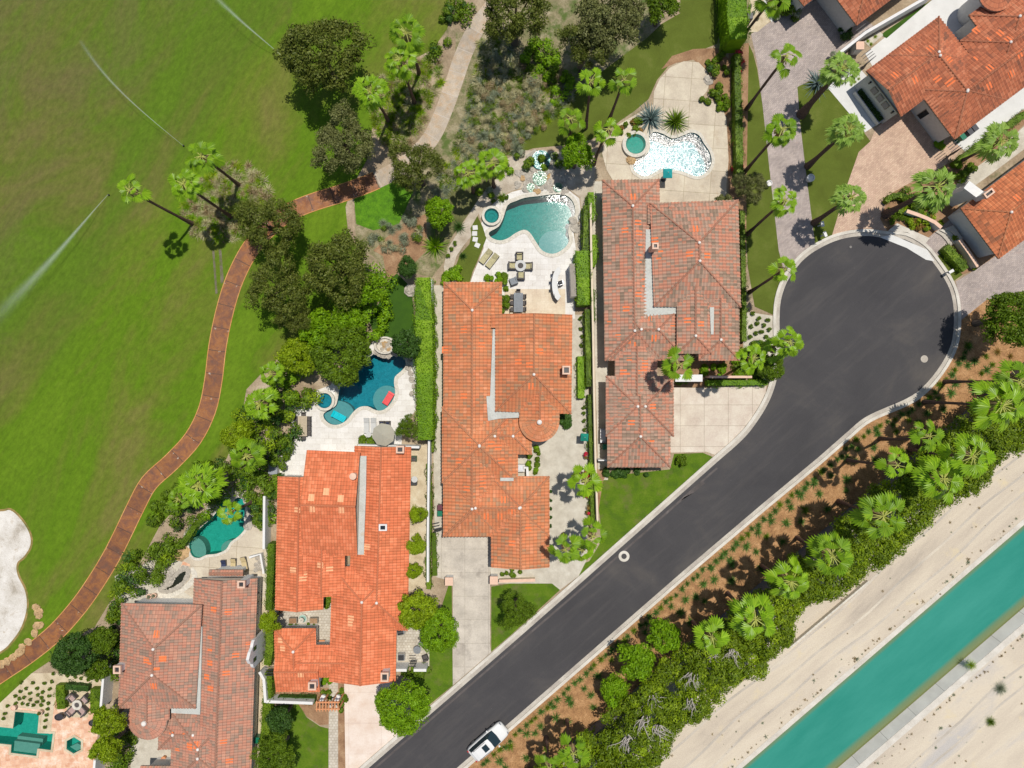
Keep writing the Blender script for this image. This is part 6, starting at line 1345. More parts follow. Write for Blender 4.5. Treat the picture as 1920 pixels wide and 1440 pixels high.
# ---- faded brown house
h = House('villa', 'faded brown roofed house with round stair turret beside the terracotta terrace', m_roof_d, m_white_wall, pw=0.30)
h.wing([(364, 1084), (483, 1084), (470, 1480), (350, 1480)], ZE, (0, 0))
h.wing([(228, 1131), (379, 1134), (367, 1328), (222, 1328)], ZE+0.85)
h.wing([(244, 1292), (318, 1292), (318, 1350), (244, 1350)], ZE+0.65, (0, 0)); h.cone(277, 1350, 37, ZE+0.65)
h.wing([(322, 1336), (440, 1336), (436, 1470), (320, 1470)], ZE+0.06); h.wing(Rq(297, 1340, 400, 1405, 'h'), ZE+0.02)
h.wing(Rq(264, 1436, 420, 1510, 'h'), ZE+0.03, (0, 0)); h.wing(Rq(393, 1068, 457, 1080, 'h'), ZE-0.3, (0, 0), dots=False)
h.flat([(368, 1175), (379, 1175), (375, 1340), (321, 1337), (321, 1327), (365, 1328)], ZE+0.68)
h.chimney(219, 1256, 14, 15, 0, 4.8); h.chimney(452, 1096, 14, 14, 2.0, 4.6)
h.patches([(294, 1189), (401, 1143), (428, 1147), (394, 1195, .8), (394, 1218, .8), (394, 1242, .9), (388, 1268, .9), (395, 1290), (442, 1227), (466, 1206, .8), (424, 1262), (275, 1238), (281, 1244, .7), (305, 1235), (288, 1286), (294, 1254, .8), (356, 1397), (369, 1397), (357, 1404, .8), (419, 1392), (430, 1426), (322, 1374, .8), (333, 1405, .8), (346, 1378, .8)], 0.26)
# curvy free-standing gable of the east wall, with two arched openings
A_, B_ = W(477, 1198, 0), W(475, 1255, 0); L_ = (B_-A_).length; prof = [(0, 0), (0, 3.4), (0.08, 3.7), (0.2, 3.9), (0.3, 4.5), (0.5, 5.0), (0.7, 4.5), (0.8, 3.9), (0.92, 3.7), (1, 3.4), (1, 0)]
xg = W(472, 1225, 3.4).x
b = MB(); y0, y1 = W(472, 1200, 3.4).y, W(472, 1252, 3.4).y
fr = [(y0+(y1-y0)*t, z) for t, z in prof]
for sx in (0, 0.3):
    tri = geometry.tessellate_polygon([[Vector((p[0], p[1], 0)) for p in fr]])
    for t in tri: b.face([(xg+sx, *fr[i]) for i in t])
for i in range(len(fr)): j = (i+1) % len(fr); b.face([(xg, *fr[i]), (xg+0.3, *fr[i]), (xg+0.3, *fr[j]), (xg, *fr[j])])
g_ = b.build('curved_gable', m_white_wall, h.root)
for t in (0.3, 0.7):
    b = MB(); b.box((xg+0.31, y0+(y1-y0)*t, 3.4), (0.06, 0.42, 0.75)); b.build('opening', m_glass, g_)
b = MB(); 
h.windows_on((228, 1150), (222, 1310), n=3, flip=-1, ze=ZE+.85); h.windows_on((483, 1110), (478, 1190), n=2)
h.finish()
# ---- red roofed houses in the north-east (turned 39 degrees)
ux, uy = 0.80, -0.60; vx, vy = 0.60, 0.80
def RQ(a, wd, ln): b_ = (a[0]+vx*wd, a[1]+vy*wd); return [a, b_, (b_[0]+ux*ln, b_[1]+uy*ln), (a[0]+ux*ln, a[1]+uy*ln)]
ZR = 3.3
h = House('villa', 'red roofed house with a grey three-windowed gable facing the lawn palms', m_roof_r, m_grey_wall, pw=0.36)
r0, r1 = h.wing([(1624, 133), (1689, 219), (1825, 117), (1760, 31)], ZR, (0, 1), ins_end=(0.15, 0.5))
h.wing([(1668, 104), (1760, 31), (1884, 187), (1792, 260)], ZR+0.03)
h.wing(RQ((1719, 168), 117, 260), ZR+0.02, (1, 0)); h.wing(RQ((1816, 29), 117, 240), ZR+0.06, (1, 0)); h.wing(RQ((1799, 77), 117, 240), ZR+0.04, (1, 0))
h.cone(1868, -12, 33, ZR+0.9)
h.patches([(1708, 92), (1743, 92), (1679, 140), (1717, 149), (1758, 149), (1780, 153, 1.3), (1779, 111), (1829, 110, .8), (1831, 57), (1874, 63), (1855, 73, .8), (1892, 73), (1857, 126), (1853, 162), (1896, 138), (1912, 102)], 0.3)
# three windows, two lamps and the garden door on the gable wall
ga, gb = W(1624, 133, ZR), W(1689, 219, ZR); dd = (gb-ga).normalized(); nn = Vector((dd.y, -dd.x, 0))
if nn.dot(Vector((-1, -1, 0))) < 0: nn = -nn
ang = math.atan2(dd.y, dd.x)
for f in (0.36, 0.52, 0.68):
    q = ga.lerp(gb, f)-nn*0.15; h.window(Vector((q.x, q.y, 0)), nn, 0.75, 1.0, 2.3, ang)
for f in (0.2, 0.85):
    q = ga.lerp(gb, f)-nn*0.15; b = MB(); b.box((q.x+nn.x*0.1, q.y+nn.y*0.1, 2.6), (0.18, 0.2, 0.35), ang); b.build('wall_lamp', m_iron, h.root)
h.windows_on((1740, 195), (1790, 258), n=2, ze=ZR, inset=0.5, wd=1.6, ht=1.8, zc=1.2, flip=-1)
h.finish()
h = House('villa', 'red roofed house cut by the top edge above the grey pavers', m_roof_r, m_grey_wall, pw=0.36)
h.wing(RQ((1531, -52), 125, 260), ZR, (1, 0)); h.wing(RQ((1476, -30), 52, 90), ZR+0.05, (1, 0)); h.finish()
h = House('villa', 'vivid orange roofed house at the right edge behind the front wall', m_roof_r2, m_white_wall, pw=0.36)
h.wing(RQ((1801, 391), 116, 330), ZR, (1, 0)); h.wing(RQ((1823, 420), 82, 60), ZR-0.12, (1, 0), caps=False, dots=False)
h.chimney(1855, 362, 20, 11, 2.5, 5.2, R(37), m_white_wall)
b = MB(); q = W(1826, 356, 4.0); b.box((q.x, q.y, 3.9), (1.9, 0.95, 0.2), R(-37)); b.box((q.x, q.y, 1.9), (1.4, 0.8, 3.8), R(-37)); b.build('porch_slab', m_white_wall, h.root)
h.patches([(1905, 372)], 0.4); h.finish()
# ---------------------------------------------------------------- walls, gates, rocks
def wall(pts, w_, h, mat, label, name='garden_wall', cat='wall', capm=None):
    c = W(*pts[0]); o = wall_line(pts, w_, 0, h).build(name, mat); setp(o, label, cat)
    if capm:
        k = wall_line(pts, w_+0.08, h, h+0.07).build('coping', capm, o)
    return o
wall([(812, 528), (812, 700), (809, 760), (808, 850), (806, 1000), (806, 1082)], 0.22, 1.9, m_white_wall, 'long white wall beside the tall bright hedge and orange villa')
wall([(1104, 388), (1105, 470), (1108, 600), (1110, 720), (1113, 860), (1115, 920), (1117, 985)], 0.2, 1.8, m_cream_wall, 'long cream wall between the orange and weathered villas')
wall([(507, 925), (506, 1022)], 0.25, 1.9, m_white_wall, 'white wall beside the west corner of the bright orange villa')
wall([(741, 1244), (767, 1244)], 0.3, 1.8, m_white_wall, 'white side yard wall piece joined to the bright orange villa')
wall([(780, 1244), (803, 1244)], 0.3, 1.8, m_white_wall, 'white side yard wall piece under the round green tree')
wall([(508, 1303), (594, 1306)], 0.3, 1.6, m_white_wall, 'white front wall below the small tiled wing')
wall([(508, 1304), (505, 1262), (497, 1248)], 0.3, 1.7, m_white_wall, 'short white wall turning beside the clipped west hedge')
wall([(214, 1237), (211, 1275), (208, 1312)], 0.25, 1.9, m_white_wall, 'white wall beside the chimney of the faded brown villa')
wall([(197, 1408), (194, 1445)], 0.25, 1.9, m_white_wall, 'white wall at the lower end of the terracotta terrace')
wall([(936, 1086), (1003, 1084)], 0.25, 0.7, m_cream_wall, 'low cream wall beside the stained driveway', capm=m_pink_wall)
wall([(1322, 707), (1400, 707)], 0.25, 1.7, m_pink_wall, 'peach entry wall of the weathered villa')
wall([(1734, 4), (1606, 78), (1560, 114)], 0.3, 2.0, m_white_wall, 'long white diagonal wall beside the grey pavers')
wall([(1690, 400), (1708, 406), (1726, 413), (1742, 421), (1754, 431)], 0.3, 1.0, m_grey_wall, 'curved peach topped front wall above the entry steps', capm=m_pink_wall)
wall([(1788, 453), (1806, 478), (1822, 503)], 0.3, 1.0, m_grey_wall, 'straight peach topped front wall below the entry steps', capm=m_pink_wall)
wall([(2040, 560), (1930, 672), (1806, 776), (1618, 933), (1312, 1190), (1140, 1338), (1020, 1438), (800, 1640)], 0.2, 1.9, m_dark_wall, 'grey boundary wall hidden along the mulch side of the canal hedge', name='boundary_wall')
wall([(1478, 1212), (1560, 1143), (1625, 1088)], 0.2, 0.5, m_stone_cap, 'low broken wall at the sand side of the canal hedge')
wall([(570, 840), (545, 842)], 0.2, 0.4, m_white_wall, 'tiny terrace kerb wall') if False else None
wall([(677, 833), (790, 836)], 0.25, 1.7, m_white_wall, 'white wall behind the folded parasol beside the tall hedge')
wall([(542, 892), (566, 893)], 0.3, 1.5, m_white_wall, 'brown topped white wall at the lower terrace corner', capm=m_frame)
wall([(1118, 860), (1133, 860)], 0.12, 1.7, m_white_wall, 'white gate wall across the gravel side path')
wall([(1070, 500), (1073, 560)], 0.5, 1.9, m_white_wall, 'white outdoor screen wall on the terrace by the lime hedge', capm=m_frame)
# entry arch of the weathered house
e = W(1288, 709, 2.6); b = MB(); b.box((e.x+0.2, e.y, 2.5), (2.9, 0.75, 0.28)); g = empty('entry_gate', (0, 0, 0), label='white topped entry gateway beside the scored driveway', cat='gateway'); b.build('lintel', m_white_wall, g)
b = MB(); b.box((e.x-1.0, e.y, 1.18), (0.5, 0.6, 2.36)); b.build('pier', m_white_wall, g); b = MB(); b.box((e.x+1.4, e.y, 1.18), (0.5, 0.6, 2.36)); b.build('pier', m_white_wall, g)
b = MB(); [b.box((e.x-0.6+0.16*i, e.y-0.1, 1.1), (0.04, 0.04, 2.0)) for i in range(11)]; b.build('iron_gate', m_iron, g)
def pier(px, py, label):
    c = W(px, py, 1.3); r = empty('gate_pier', (c.x, c.y, 0), label=label, cat='gate pier')
    b = MB(); b.box((0, 0, 0.65), (0.75, 0.75, 1.3)); b.build('shaft', m_white_wall, r); b = MB(); b.box((0, 0, 1.36), (0.9, 0.9, 0.12), 0, 0, 0.96); b.build('cap', m_pink_wall, r)
pier(842, 1090, 'driveway pier nearer the narrow hedge'); pier(926, 1088, 'driveway pier joined to the low cream wall'); pier(1612, 86, 'square white pier at the bend of the diagonal wall')
def louvre_gate(px, py, ang, label, wd=1.3):
    c = W(px, py, 1.8); r = empty('garden_gate', (c.x, c.y, 0), R(ang), label=label, cat='gate')
    b = MB(); [b.box((0, -0.45+0.3*i, 1.9), (wd, 0.07, 0.06)) for i in range(4)]; b.build('rail', m_iron, r)
    b = MB(); [b.box((-wd/2+0.1*i, -0.45, 0.95), (0.04, 0.04, 1.85)) for i in range(int(wd/0.1)+1)]; b.build('leaf', m_iron, r)
louvre_gate(1618, 58, 37, 'louvred gate at the corner of the top red roofed villa'); louvre_gate(1628, 106, 37, 'louvred gate beside the gable of the grey walled villa'); louvre_gate(1790, 277, 37, 'louvred gate at the rear corner by the white side walk'); louvre_gate(774, 1241, 0, 'small dark gate in the white side yard wall', 0.7); louvre_gate(1805, 365, -37, 'slatted brown gate beside the white porch slab')
louvre_gate(505, 1258, 0, 'small gate between front hedge and small tiled wing', 0.8); louvre_gate(819, 988, 12, 'side gate beside the two wheeled bins', 0.8)
# turf strip with game pieces behind the diagonal wall
sheet('putting_green', [(1652, 66), (1658, 60), (1735, 8), (1760, -8), (1745, 2), (1662, 72)], 0.03, m_lawn_dark)
sheet('succulent_bed', [(1620, 78), (1648, 58), (1656, 66), (1630, 88)], 0.035, m_gravel)
for i, (x, y) in enumerate([(1628, 76), (1642, 68), (1634, 82)]): rosette(x, y, 5, 'tuft', m_leaf_yel, '%s small succulent in the gravel square by the pier' % ORD[i], 'succulent', 'succulent', 'succulents by the pier', h=0.4)
for i, (x, y) in enumerate([(1597, 158), (1604, 153), (1611, 147)]): rosette(x, y, 4, 'tuft', m_leaf_yel, '%s low succulent in the tan strip above the long planter' % ORD[i], 'succulent', 'succulent', 'succulents above the planter', h=0.35)
# steps
def steps():
    g = empty('entry_steps', (0, 0, 0), label='three curved stone steps between the two front walls', cat='steps')
    for i in range(3):
        z = 0.16*(i+1); k = i*7
        pl = [(1752+k, 435-k*0.3), (1764+k, 442-k*0.45), (1773+k, 452-k*0.5), (1779+k, 463-k*0.6)]
        L = [(p[0], p[1]) for p in pl]; Rr_ = [(1776+14-k*0.2, 433), (1776+10, 424)]
        pts = [tuple(W(*p).xy) for p in L+[(1800, 448), (1782, 424)]]
        b = MB(); b.prism(pts, 0, z, 0, True, False); b.build('step', m_gutter if i % 2 == 0 else m_kerb, g)
steps()
def boulder(px, py, r, mat, label, group=None, flat=0.6, name='boulder', seed=None, link_parent=None, z=0):
    sd_ = random.Random(seed or int(px*13+py*7)); c = W(px, py); n, m = 9, 6; P = []
    for i in range(m+1):
        for k in range(n):
            t = math.pi*i/m*0.62; a = 2*math.pi*k/n; rr = r*(1+sd_.uniform(-.16, .16)); P.append((math.cos(a)*math.sin(t+0.05)*rr*1.15, math.sin(a)*math.sin(t+0.05)*rr*0.95, max(-0.05, rr*flat*(math.cos(t)-math.cos(math.pi*0.62))/1.37)))
    b = MB()
    for i in range(m):
        for k in range(n): a, d, e, f = P[i*n+k], P[i*n+(k+1) % n], P[(i+1)*n+(k+1) % n], P[(i+1)*n+k]; b.face([f, e, d, a])
    b.face([P[k] for k in range(n)])
    o = b.build(name, mat, smooth=False); o.rotation_euler = (0, 0, sd_.uniform(0, 6))
    if link_parent: o.parent = link_parent; o.location = (c.x-link_parent.location.x, c.y-link_parent.location.y, z); return o
    o.location = (c.x, c.y, z); return setp(o, label, 'boulder', group)
bl = [(68, 1138, .4), (72, 1147, .45), (74, 1155, .35), (73, 1172, .5), (66, 1187, .4), (54, 1203, .4), (42, 1212, .35), (38, 1222, .5), (25, 1232, .4), (14, 1240, .4), (4, 1245, .4), (77, 1146, .3)]
for i, (x, y, r) in enumerate(bl): boulder(x, y, r, m_rock_tan, '%s tan boulder between bunker and rust path, from the top' % ORD[i], 'tan boulders beside the bunker')
bl = [(404, 943, .5), (396, 955, .55), (385, 968, .5), (374, 978, .6), (362, 990, .55), (353, 1002, .5), (348, 1015, .45), (466, 938, .6), (472, 950, .5), (469, 968, .6), (466, 985, .5), (420, 925, .5), (440, 924, .6), (455, 926, .5), (436, 934, .35)]
for i, (x, y, r) in enumerate(bl): boulder(x, y, r, m_rock, '%s pale boulder round the green pool, going clockwise from its upper corner' % ORD[i], 'pale boulders round the green pool')
bl = [(770, 700, .3), (772, 712, .35), (776, 725, .3), (772, 738, .3), (766, 690, .35), (768, 676, .3)]
for i, (x, y, r) in enumerate(bl): boulder(x, y, r, m_rock, '%s white rock between the deep blue pool and tall hedge, from the top' % ORD[i], 'white rocks beside the blue pool')
boulder(772, 545, .75, m_rock, 'grey angular boulder on the shaded lawn by the hedge')
boulder(325, 955, .45, m_rock, 'pale flat rock among the plants above the pool hedge'); boulder(340, 1035, .9, m_rock_tan, 'round reddish rock beside the pool deck', flat=0.3); boulder(385, 1095, .35, m_rock, 'small rock at the roof edge') if False else None
boulder(1078, 427, .55, m_rock, 'pale flat boulder at the teal pool east edge', flat=0.4); boulder(1075, 415, .5, m_rock, 'rough boulder just above the flat one by the teal pool')
boulder(1183, 301, .5, m_rock_tan, 'tan boulder wedged between hot tub and glittering pool'); boulder(1328, 151, .5, m_rock, 'cream boulder at the deck edge by the shrubs')
# rock waterfall above the teal pool
m_cascade = water('cascade_water', (0.45, 0.8, 0.7), 12, 0.75, 0.14, 1.33)
wf = empty('rock_waterfall', (*W(1015, 325).xy, 0), label='grey rock waterfall with round upper basin above the teal pool', cat='waterfall')
rw = random.Random(3)
for i in range(30):
    a = 2*math.pi*i/30; boulder(1014+25*math.cos(a)+rw.uniform(-2, 2), 305+19*math.sin(a)+rw.uniform(-2, 2), rw.uniform(.22, .4), m_rock, None, name='rock', link_parent=wf, seed=i+50, flat=0.8)
for i in range(60):
    boulder(rw.uniform(968, 1068), rw.uniform(322, 362), rw.uniform(.18, .42), m_rock if i % 7 else m_rock_tan, None, name='rock', link_parent=wf, seed=i+90, flat=0.6)
b = MB(); c = wf.location; q = W(1014, 302); b.lathe((q.x-c.x, q.y-c.y, 0), [(1.05, 0), (1.05, 0.42), (0, 0.42)], 24); b.build('upper_basin', m_water_glint if False else m_basin_b, wf)
b = MB(); b.lathe((q.x-c.x, q.y-c.y, 0), [(1.03, 0.46), (0, 0.46)], 24); b.build('water_surface', m_water_glint, wf)
for (x, y, r) in ((1012, 335, .8), (995, 352, .45), (1046, 352, .5)):
    q = W(x, y); b = MB(); b.lathe((q.x-c.x, q.y-c.y, 0), [(r, 0.3), (0, 0.3)], 18); b.build('water_surface', m_cascade, wf)
# stone bowl above the deep blue pool
sb = empty('stone_bowl', (*W(723, 648).xy, 0), label='oval stone bowl filled with rocks above the deep blue pool', cat='stone bowl')
b = MB(); b.lathe((0, 0, 0), [(1.25, 0), (1.2, 0.6), (0.98, 0.62), (0.9, 0.3), (0, 0.3)], 26); o = b.build('rim', m_stone_cap, sb); o.scale = (1, 0.8, 1)
for i in range(16): a = rw.uniform(0, 6.28); rr = rw.uniform(0, .7); boulder(723+17*math.cos(a)*rr, 648-13*math.sin(a)*rr, rw.uniform(.14, .24), m_rock_tan if i % 2 else m_rock, None, name='rock', link_parent=sb, seed=i+200, z=0.28)
for i in range(9): boulder(706+4.4*i+rw.uniform(-1, 1), 663+rw.uniform(-3, 3)+(3 if 2 < i < 6 else 0), rw.uniform(.25, .4), m_rock, None, name='rock', link_parent=sb, seed=i+230)
# crescent pond in the rock garden
pd = empty('garden_pond', (*W(326, 1078).xy, 0), label='dark crescent pond edged with pale stones in the rock garden', cat='pond')
pp = catmull([(346, 1067), (350, 1075), (343, 1088), (330, 1099), (315, 1106), (304, 1103), (313, 1096), (324, 1090), (330, 1080), (338, 1072)], 4); c = pd.location
b = MB(); b.prism([(W(*p).x-c.x, W(*p).y-c.y) for p in pp], 0.0, 0.05, 0, True, False); b.build('dark_water', NT('dark_pond_water').done((0.02, 0.022, 0.012), 0.15, 0.5), pd)
for i in range(0, len(pp), 1): p = pp[i]; v = Vector((p[0]-328, p[1]-1086)).normalized(); boulder(p[0]+v.x*4, p[1]+v.y*4, rw.uniform(.2, .32), m_rock, None, name='rock', link_parent=pd, seed=i+300)
setp(strip(catmull([(358, 1066), (366, 1080), (352, 1098), (330, 1112), (308, 1118), (292, 1108)], 4, False), -5, 5, 0.05).build('stone_path', m_stone_cap), kind='structure')
rock_bed = [(300+rw.uniform(-18, 22), 1075+rw.uniform(-16, 14)) for _ in range(10)]
for i, (x, y) in enumerate(sorted(rock_bed)): boulder(x, y, rw.uniform(.3, .6), m_rock, '%s whitish rock in the rock garden, counted from the path side' % ORD[i], 'whitish rocks in the rock garden')
# stepping stones
for i, (x, y, a) in enumerate([(891, 427, 5), (890, 438, 0), (891, 449, -10), (895, 460, -25)]):
    q = W(x, y); b = MB(); b.box((0, 0, 0.03), (0.55, 0.5, 0.06)); o = b.build('stepping_stone', m_white); o.location = (q.x, q.y, 0.03); o.rotation_euler = (0, 0, R(a)); setp(o, '%s square stepping stone down the curved lawn strip' % ORD[i], 'stepping stone', 'stepping stones on the curved lawn')
# ---------------------------------------------------------------- furniture
m_cush = plain('yellow_grey_cushion', (0.42, 0.38, 0.22), 0.9, 0.1, var=0.35, scale=9); m_wick = plain('dark_wicker', (0.09, 0.08, 0.075), 0.8); m_greyf = plain('grey_fabric', (0.22, 0.24, 0.26), 0.8); m_navy = plain('navy_cushion', (0.03, 0.04, 0.09), 0.8)
m_whitef = plain('white_sling', (0.52, 0.52, 0.50), 0.8, var=0.05); m_wood = plain('bleached_wood', (0.46, 0.38, 0.27), 0.75, var=0.2, scale=8); m_owood = plain('orange_timber', (0.62, 0.27, 0.12), 0.75, var=0.1); m_steel = plain('steel', (0.45, 0.46, 0.48), 0.35, 0.5, 0.8); m_pinkc = plain('mauve_cushion', (0.42, 0.30, 0.27), 0.9, var=0.15); m_beige = plain('beige_cushion', (0.50, 0.40, 0.22), 0.9)
def lounger(px, py, rot, label, fm, cm, group, L=1.9, Wd=0.66):
    c = W(px, py, 0.35); r = empty('sun_lounger', (c.x, c.y, 0), R(rot), label=label, cat='sun lounger', group=group)
    b = MB(); b.box((0, 0, 0.25), (Wd, L, 0.08)); b.build('frame', fm, r)
    for sx in (-1, 1):
        for sy in (-1, 1): b = MB(); b.box((sx*(Wd/2-.05), sy*(L/2-.15), 0.11), (0.06, 0.06, 0.22)); b.build('leg', fm, r)
    b = MB(); b.box((0, -L*0.16, 0.34), (Wd-.06, L*0.66, 0.1)); b.build('cushion', cm, r)
    b = MB(); b.face([(-Wd/2+.03, L*0.18, 0.36), (Wd/2-.03, L*0.18, 0.36), (Wd/2-.03, L*0.48, 0.62), (-Wd/2+.03, L*0.48, 0.62)]); b.face([(-Wd/2+.03, L*0.5, 0.56), (Wd/2-.03, L*0.5, 0.56), (Wd/2-.03, L*0.2, 0.30), (-Wd/2+.03, L*0.2, 0.30)])
    for sx in (-1, 1): b.face([(sx*(Wd/2-.03), L*.18, .36), (sx*(Wd/2-.03), L*.48, .62), (sx*(Wd/2-.03), L*.5, .56), (sx*(Wd/2-.03), L*.2, .30)])
    b.face([(-Wd/2+.03, L*.48, .62), (Wd/2-.03, L*.48, .62), (Wd/2-.03, L*.5, .56), (-Wd/2+.03, L*.5, .56)]); b.build('backrest', cm, r)
lounger(911, 481, -38, 'patterned lounger at the outer side of the pair on white travertine', m_wick, m_cush, 'patterned loungers', 1.75, 0.7); lounger(923, 489, -38, 'patterned lounger of the pair, closer to the fire table', m_wick, m_cush, 'patterned loungers', 1.75, 0.7)
lounger(687, 798, 0, 'white lounger further from the navy chairs', m_whitef, m_whitef, 'white loungers', 1.7, 0.6); lounger(700, 798, 0, 'white lounger closer to the navy chairs', m_whitef, m_whitef, 'white loungers', 1.7, 0.6)
lounger(419, 1061, 2, 'navy sun lounger beside the tiled hood', m_wick, m_navy, 'loungers by the green pool', 1.3, 0.55); lounger(437, 1059, -3, 'beige sun lounger in the middle of three by the green pool', m_wick, m_beige, 'loungers by the green pool', 1.4, 0.6); lounger(458, 1058, 12, 'beige sun lounger beside the white planter', m_wick, m_beige, 'loungers by the green pool', 1.6, 0.6)
def armchair(px, py, rot, label, fm, cm, group, sz=0.85, cat='armchair'):
    c = W(px, py, 0.45); r = empty('armchair', (c.x, c.y, 0), R(rot), label=label, cat=cat, group=group)
    b = MB(); b.box((0, -sz*0.4, 0.42), (sz, sz*0.18, 0.72)); b.build('backrest', fm, r)
    for s in (-1, 1): b = MB(); b.box((s*sz*0.42, sz*0.09, 0.3), (sz*0.15, sz*0.8, 0.55)); b.build('armrest', fm, r)
    b = MB(); b.box((0, sz*0.09, 0.15), (sz*0.68, sz*0.78, 0.26)); b.build('seat', fm, r)
    b = MB(); b.box((0, sz*0.09, 0.36), (sz*0.66, sz*0.74, 0.15)); b.box((0, -sz*0.27, 0.55), (sz*0.62, 0.12, 0.34)); b.build('cushion', cm, r)
for x, y, a, w_ in ((974, 480, 180, 'above'), (992, 499, 90, 'to the hedge side of'), (977, 517, 0, 'below'), (960, 498, -90, 'to the lounger side of')): armchair(x, y, a, 'patterned wicker armchair %s the round fire table' % w_, m_wick, m_cush, 'armchairs at the fire table')
armchair(963, 527, 20, 'single grey armchair by the shrubs on the white terrace', m_greyf, m_greyf, None, 0.8)
armchair(716, 794, 180, 'navy chair next to the white loungers', m_wick, m_navy, 'navy chairs', 0.55); armchair(727, 794, 180, 'navy chair further from the white loungers', m_wick, m_navy, 'navy chairs', 0.55)
for x, y, a, w_ in ((134, 1308, 225, 'at the upper path side'), (160, 1311, 135, 'at the upper house side'), (133, 1334, -45, 'at the lower pool side'), (155, 1334, 45, 'at the lower house side')): armchair(x, y, a, 'mauve cushioned armchair %s of the stone fire pit' % w_, m_wick, m_pinkc, 'armchairs at the stone fire pit', 0.85)
def fire_table(px, py, r_, label, m1):
    c = W(px, py, 0.5); r = empty('fire_table', (c.x, c.y, 0), label=label, cat='fire table')
    b = MB(); b.lathe((0, 0, 0), [(r_*0.8, 0), (r_*0.85, 0.42), (r_, 0.45), (r_, 0.52), (r_*0.5, 0.52), (r_*0.48, 0.46)], 24); b.build('base', m1, r)
    b = MB(); b.lathe((0, 0, 0), [(r_*0.49, 0.47), (r_*0.3, 0.52), (0, 0.53)], 18); b.build('burner', m_wick, r)
fire_table(976, 498, 0.62, 'round white fire table ringed by patterned armchairs', m_whitef); fire_table(144, 1322, 0.55, 'round stone fire pit ringed by mauve armchairs', m_stone_cap)
def dining(px, py, Lx, Ly, label, mt, mc, clab, n=3):
    c = W(px, py, 0.75); r = empty('dining_table', (c.x, c.y, 0), label=label, cat='dining table')
    b = MB(); k = 7
    for i in range(k): b.box((-Lx/2+Lx*(i+.5)/k, 0, 0.73), (Lx/k-0.012, Ly, 0.05))
    b.build('table_top', mt, r)
    for sx in (-1, 1):
        for sy in (-1, 1): b = MB(); b.box((sx*(Lx/2-.1), sy*(Ly/2-.15), 0.35), (0.08, 0.08, 0.7)); b.build('leg', mt, r)
    for s in (-1, 1):
        for i in range(n):
            chair(c.x+s*(Lx/2+0.12), c.y-Ly/2+Ly*(i+.5)/n, 90*s, '%s chair on the %s side of %s' % (ORD[i], 'hedge' if s > 0 else 'house', clab), mc, 'chairs round '+clab)
        chair(c.x, c.y+s*(Ly/2+0.15), 180 if s > 0 else 0, 'end chair at the %s end of %s' % ('upper' if s > 0 else 'lower', clab), mc, 'chairs round '+clab)
def chair(x, y, rot, label, m, group):
    r = empty('dining_chair', (x, y, 0), R(rot), label=label, cat='chair', group=group)
    b = MB(); b.box((0, 0, 0.44), (0.46, 0.46, 0.06)); b.build('seat', m, r); b = MB(); b.box((0, -0.23, 0.68), (0.46, 0.05, 0.46)); b.build('backrest', m, r)
    for sx in (-1, 1):
        for sy in (-1, 1): b = MB(); b.box((sx*.2, sy*.2, 0.205), (0.04, 0.04, 0.41)); b.build('leg', m, r)
dining(972, 567, 1.0, 2.1, 'long grey dining table on the cream travertine', m_greyf, m_wick, 'the grey dining table'); dining(567, 799, 1.0, 2.2, 'bleached wooden dining table at the edge of the white terrace', m_wood, m_wick, 'the bleached wooden table', 4)
# curved bar with stools
bar = empty('outdoor_bar', (0, 0, 0), label='curved white bar counter on the terrace beside the screen wall', cat='bar counter')
arc = [(1052+11*math.cos(R(a))-2, 535+27*math.sin(R(a))) for a in range(100, 270, 12)]
wall_line(arc, 0.35, 0, 1.0).build('counter', m_wick, bar); wall_line(arc, 0.6, 1.0, 1.06).build('counter_top', m_white, bar)
for i, (x, y) in enumerate([(1039, 512), (1036, 526), (1036, 541), (1043, 555)]):
    c = W(x, y, 0.7); r = empty('bar_stool', (c.x, c.y, 0), R(90), label='%s dark bar stool at the curved bar, from the top' % ORD[i], cat='bar stool', group='bar stools at the curved bar')
    b = MB(); b.lathe((0, 0, 0), [(0.21, 0.68), (0.23, 0.72), (0, 0.76)], 12); b.build('seat', m_wick, r); b = MB(); b.lathe((0, 0, 0), [(0.2, 0), (0.03, 0.04), (0.03, 0.68)], 10); b.build('base', m_iron, r); b = MB(); b.box((0, 0.2, 0.92), (0.38, 0.04, 0.32)); b.build('backrest', m_wick, r)
def grill(px, py, label, w_=0.9, d_=0.6, rot=0, base=None):
    c = W(px, py, 0.9); r = empty('barbecue', (c.x, c.y, 0), R(rot), label=label, cat='barbecue')
    b = MB(); b.box((0, 0, 0.42), (w_, d_, 0.84)); b.build('cabinet', base or m_steel, r)
    b = MB(); n = 8
    for i in range(n):
        a0, a1 = math.pi*i/n, math.pi*(i+1)/n; p = [(0.5*d_*math.cos(a0), 0.84+0.25*math.sin(a0)), (0.5*d_*math.cos(a1), 0.84+0.25*math.sin(a1))]
        b.face([(-w_*.4, p[0][0], p[0][1]), (w_*.4, p[0][0], p[0][1]), (w_*.4, p[1][0], p[1][1]), (-w_*.4, p[1][0], p[1][1])])
    b.build('hood', m_iron, r); b = MB(); b.tube([(-w_*.3, -d_*0.52, 1.0), (w_*.3, -d_*0.52, 1.0)], 0.02, 6); b.build('handle', m_steel, r)
grill(1051, 530, 'small dark barbecue behind the curved bar', 0.6, 0.45, 20); grill(751, 1186, 'silver and black barbecue beside the bright orange roof corner', 0.8, 0.55, 10)
c = W(517, 868); k = empty('outdoor_kitchen', (c.x, c.y, 0), label='grey outdoor kitchen counter beside the terrace hedge corner', cat='kitchen counter')
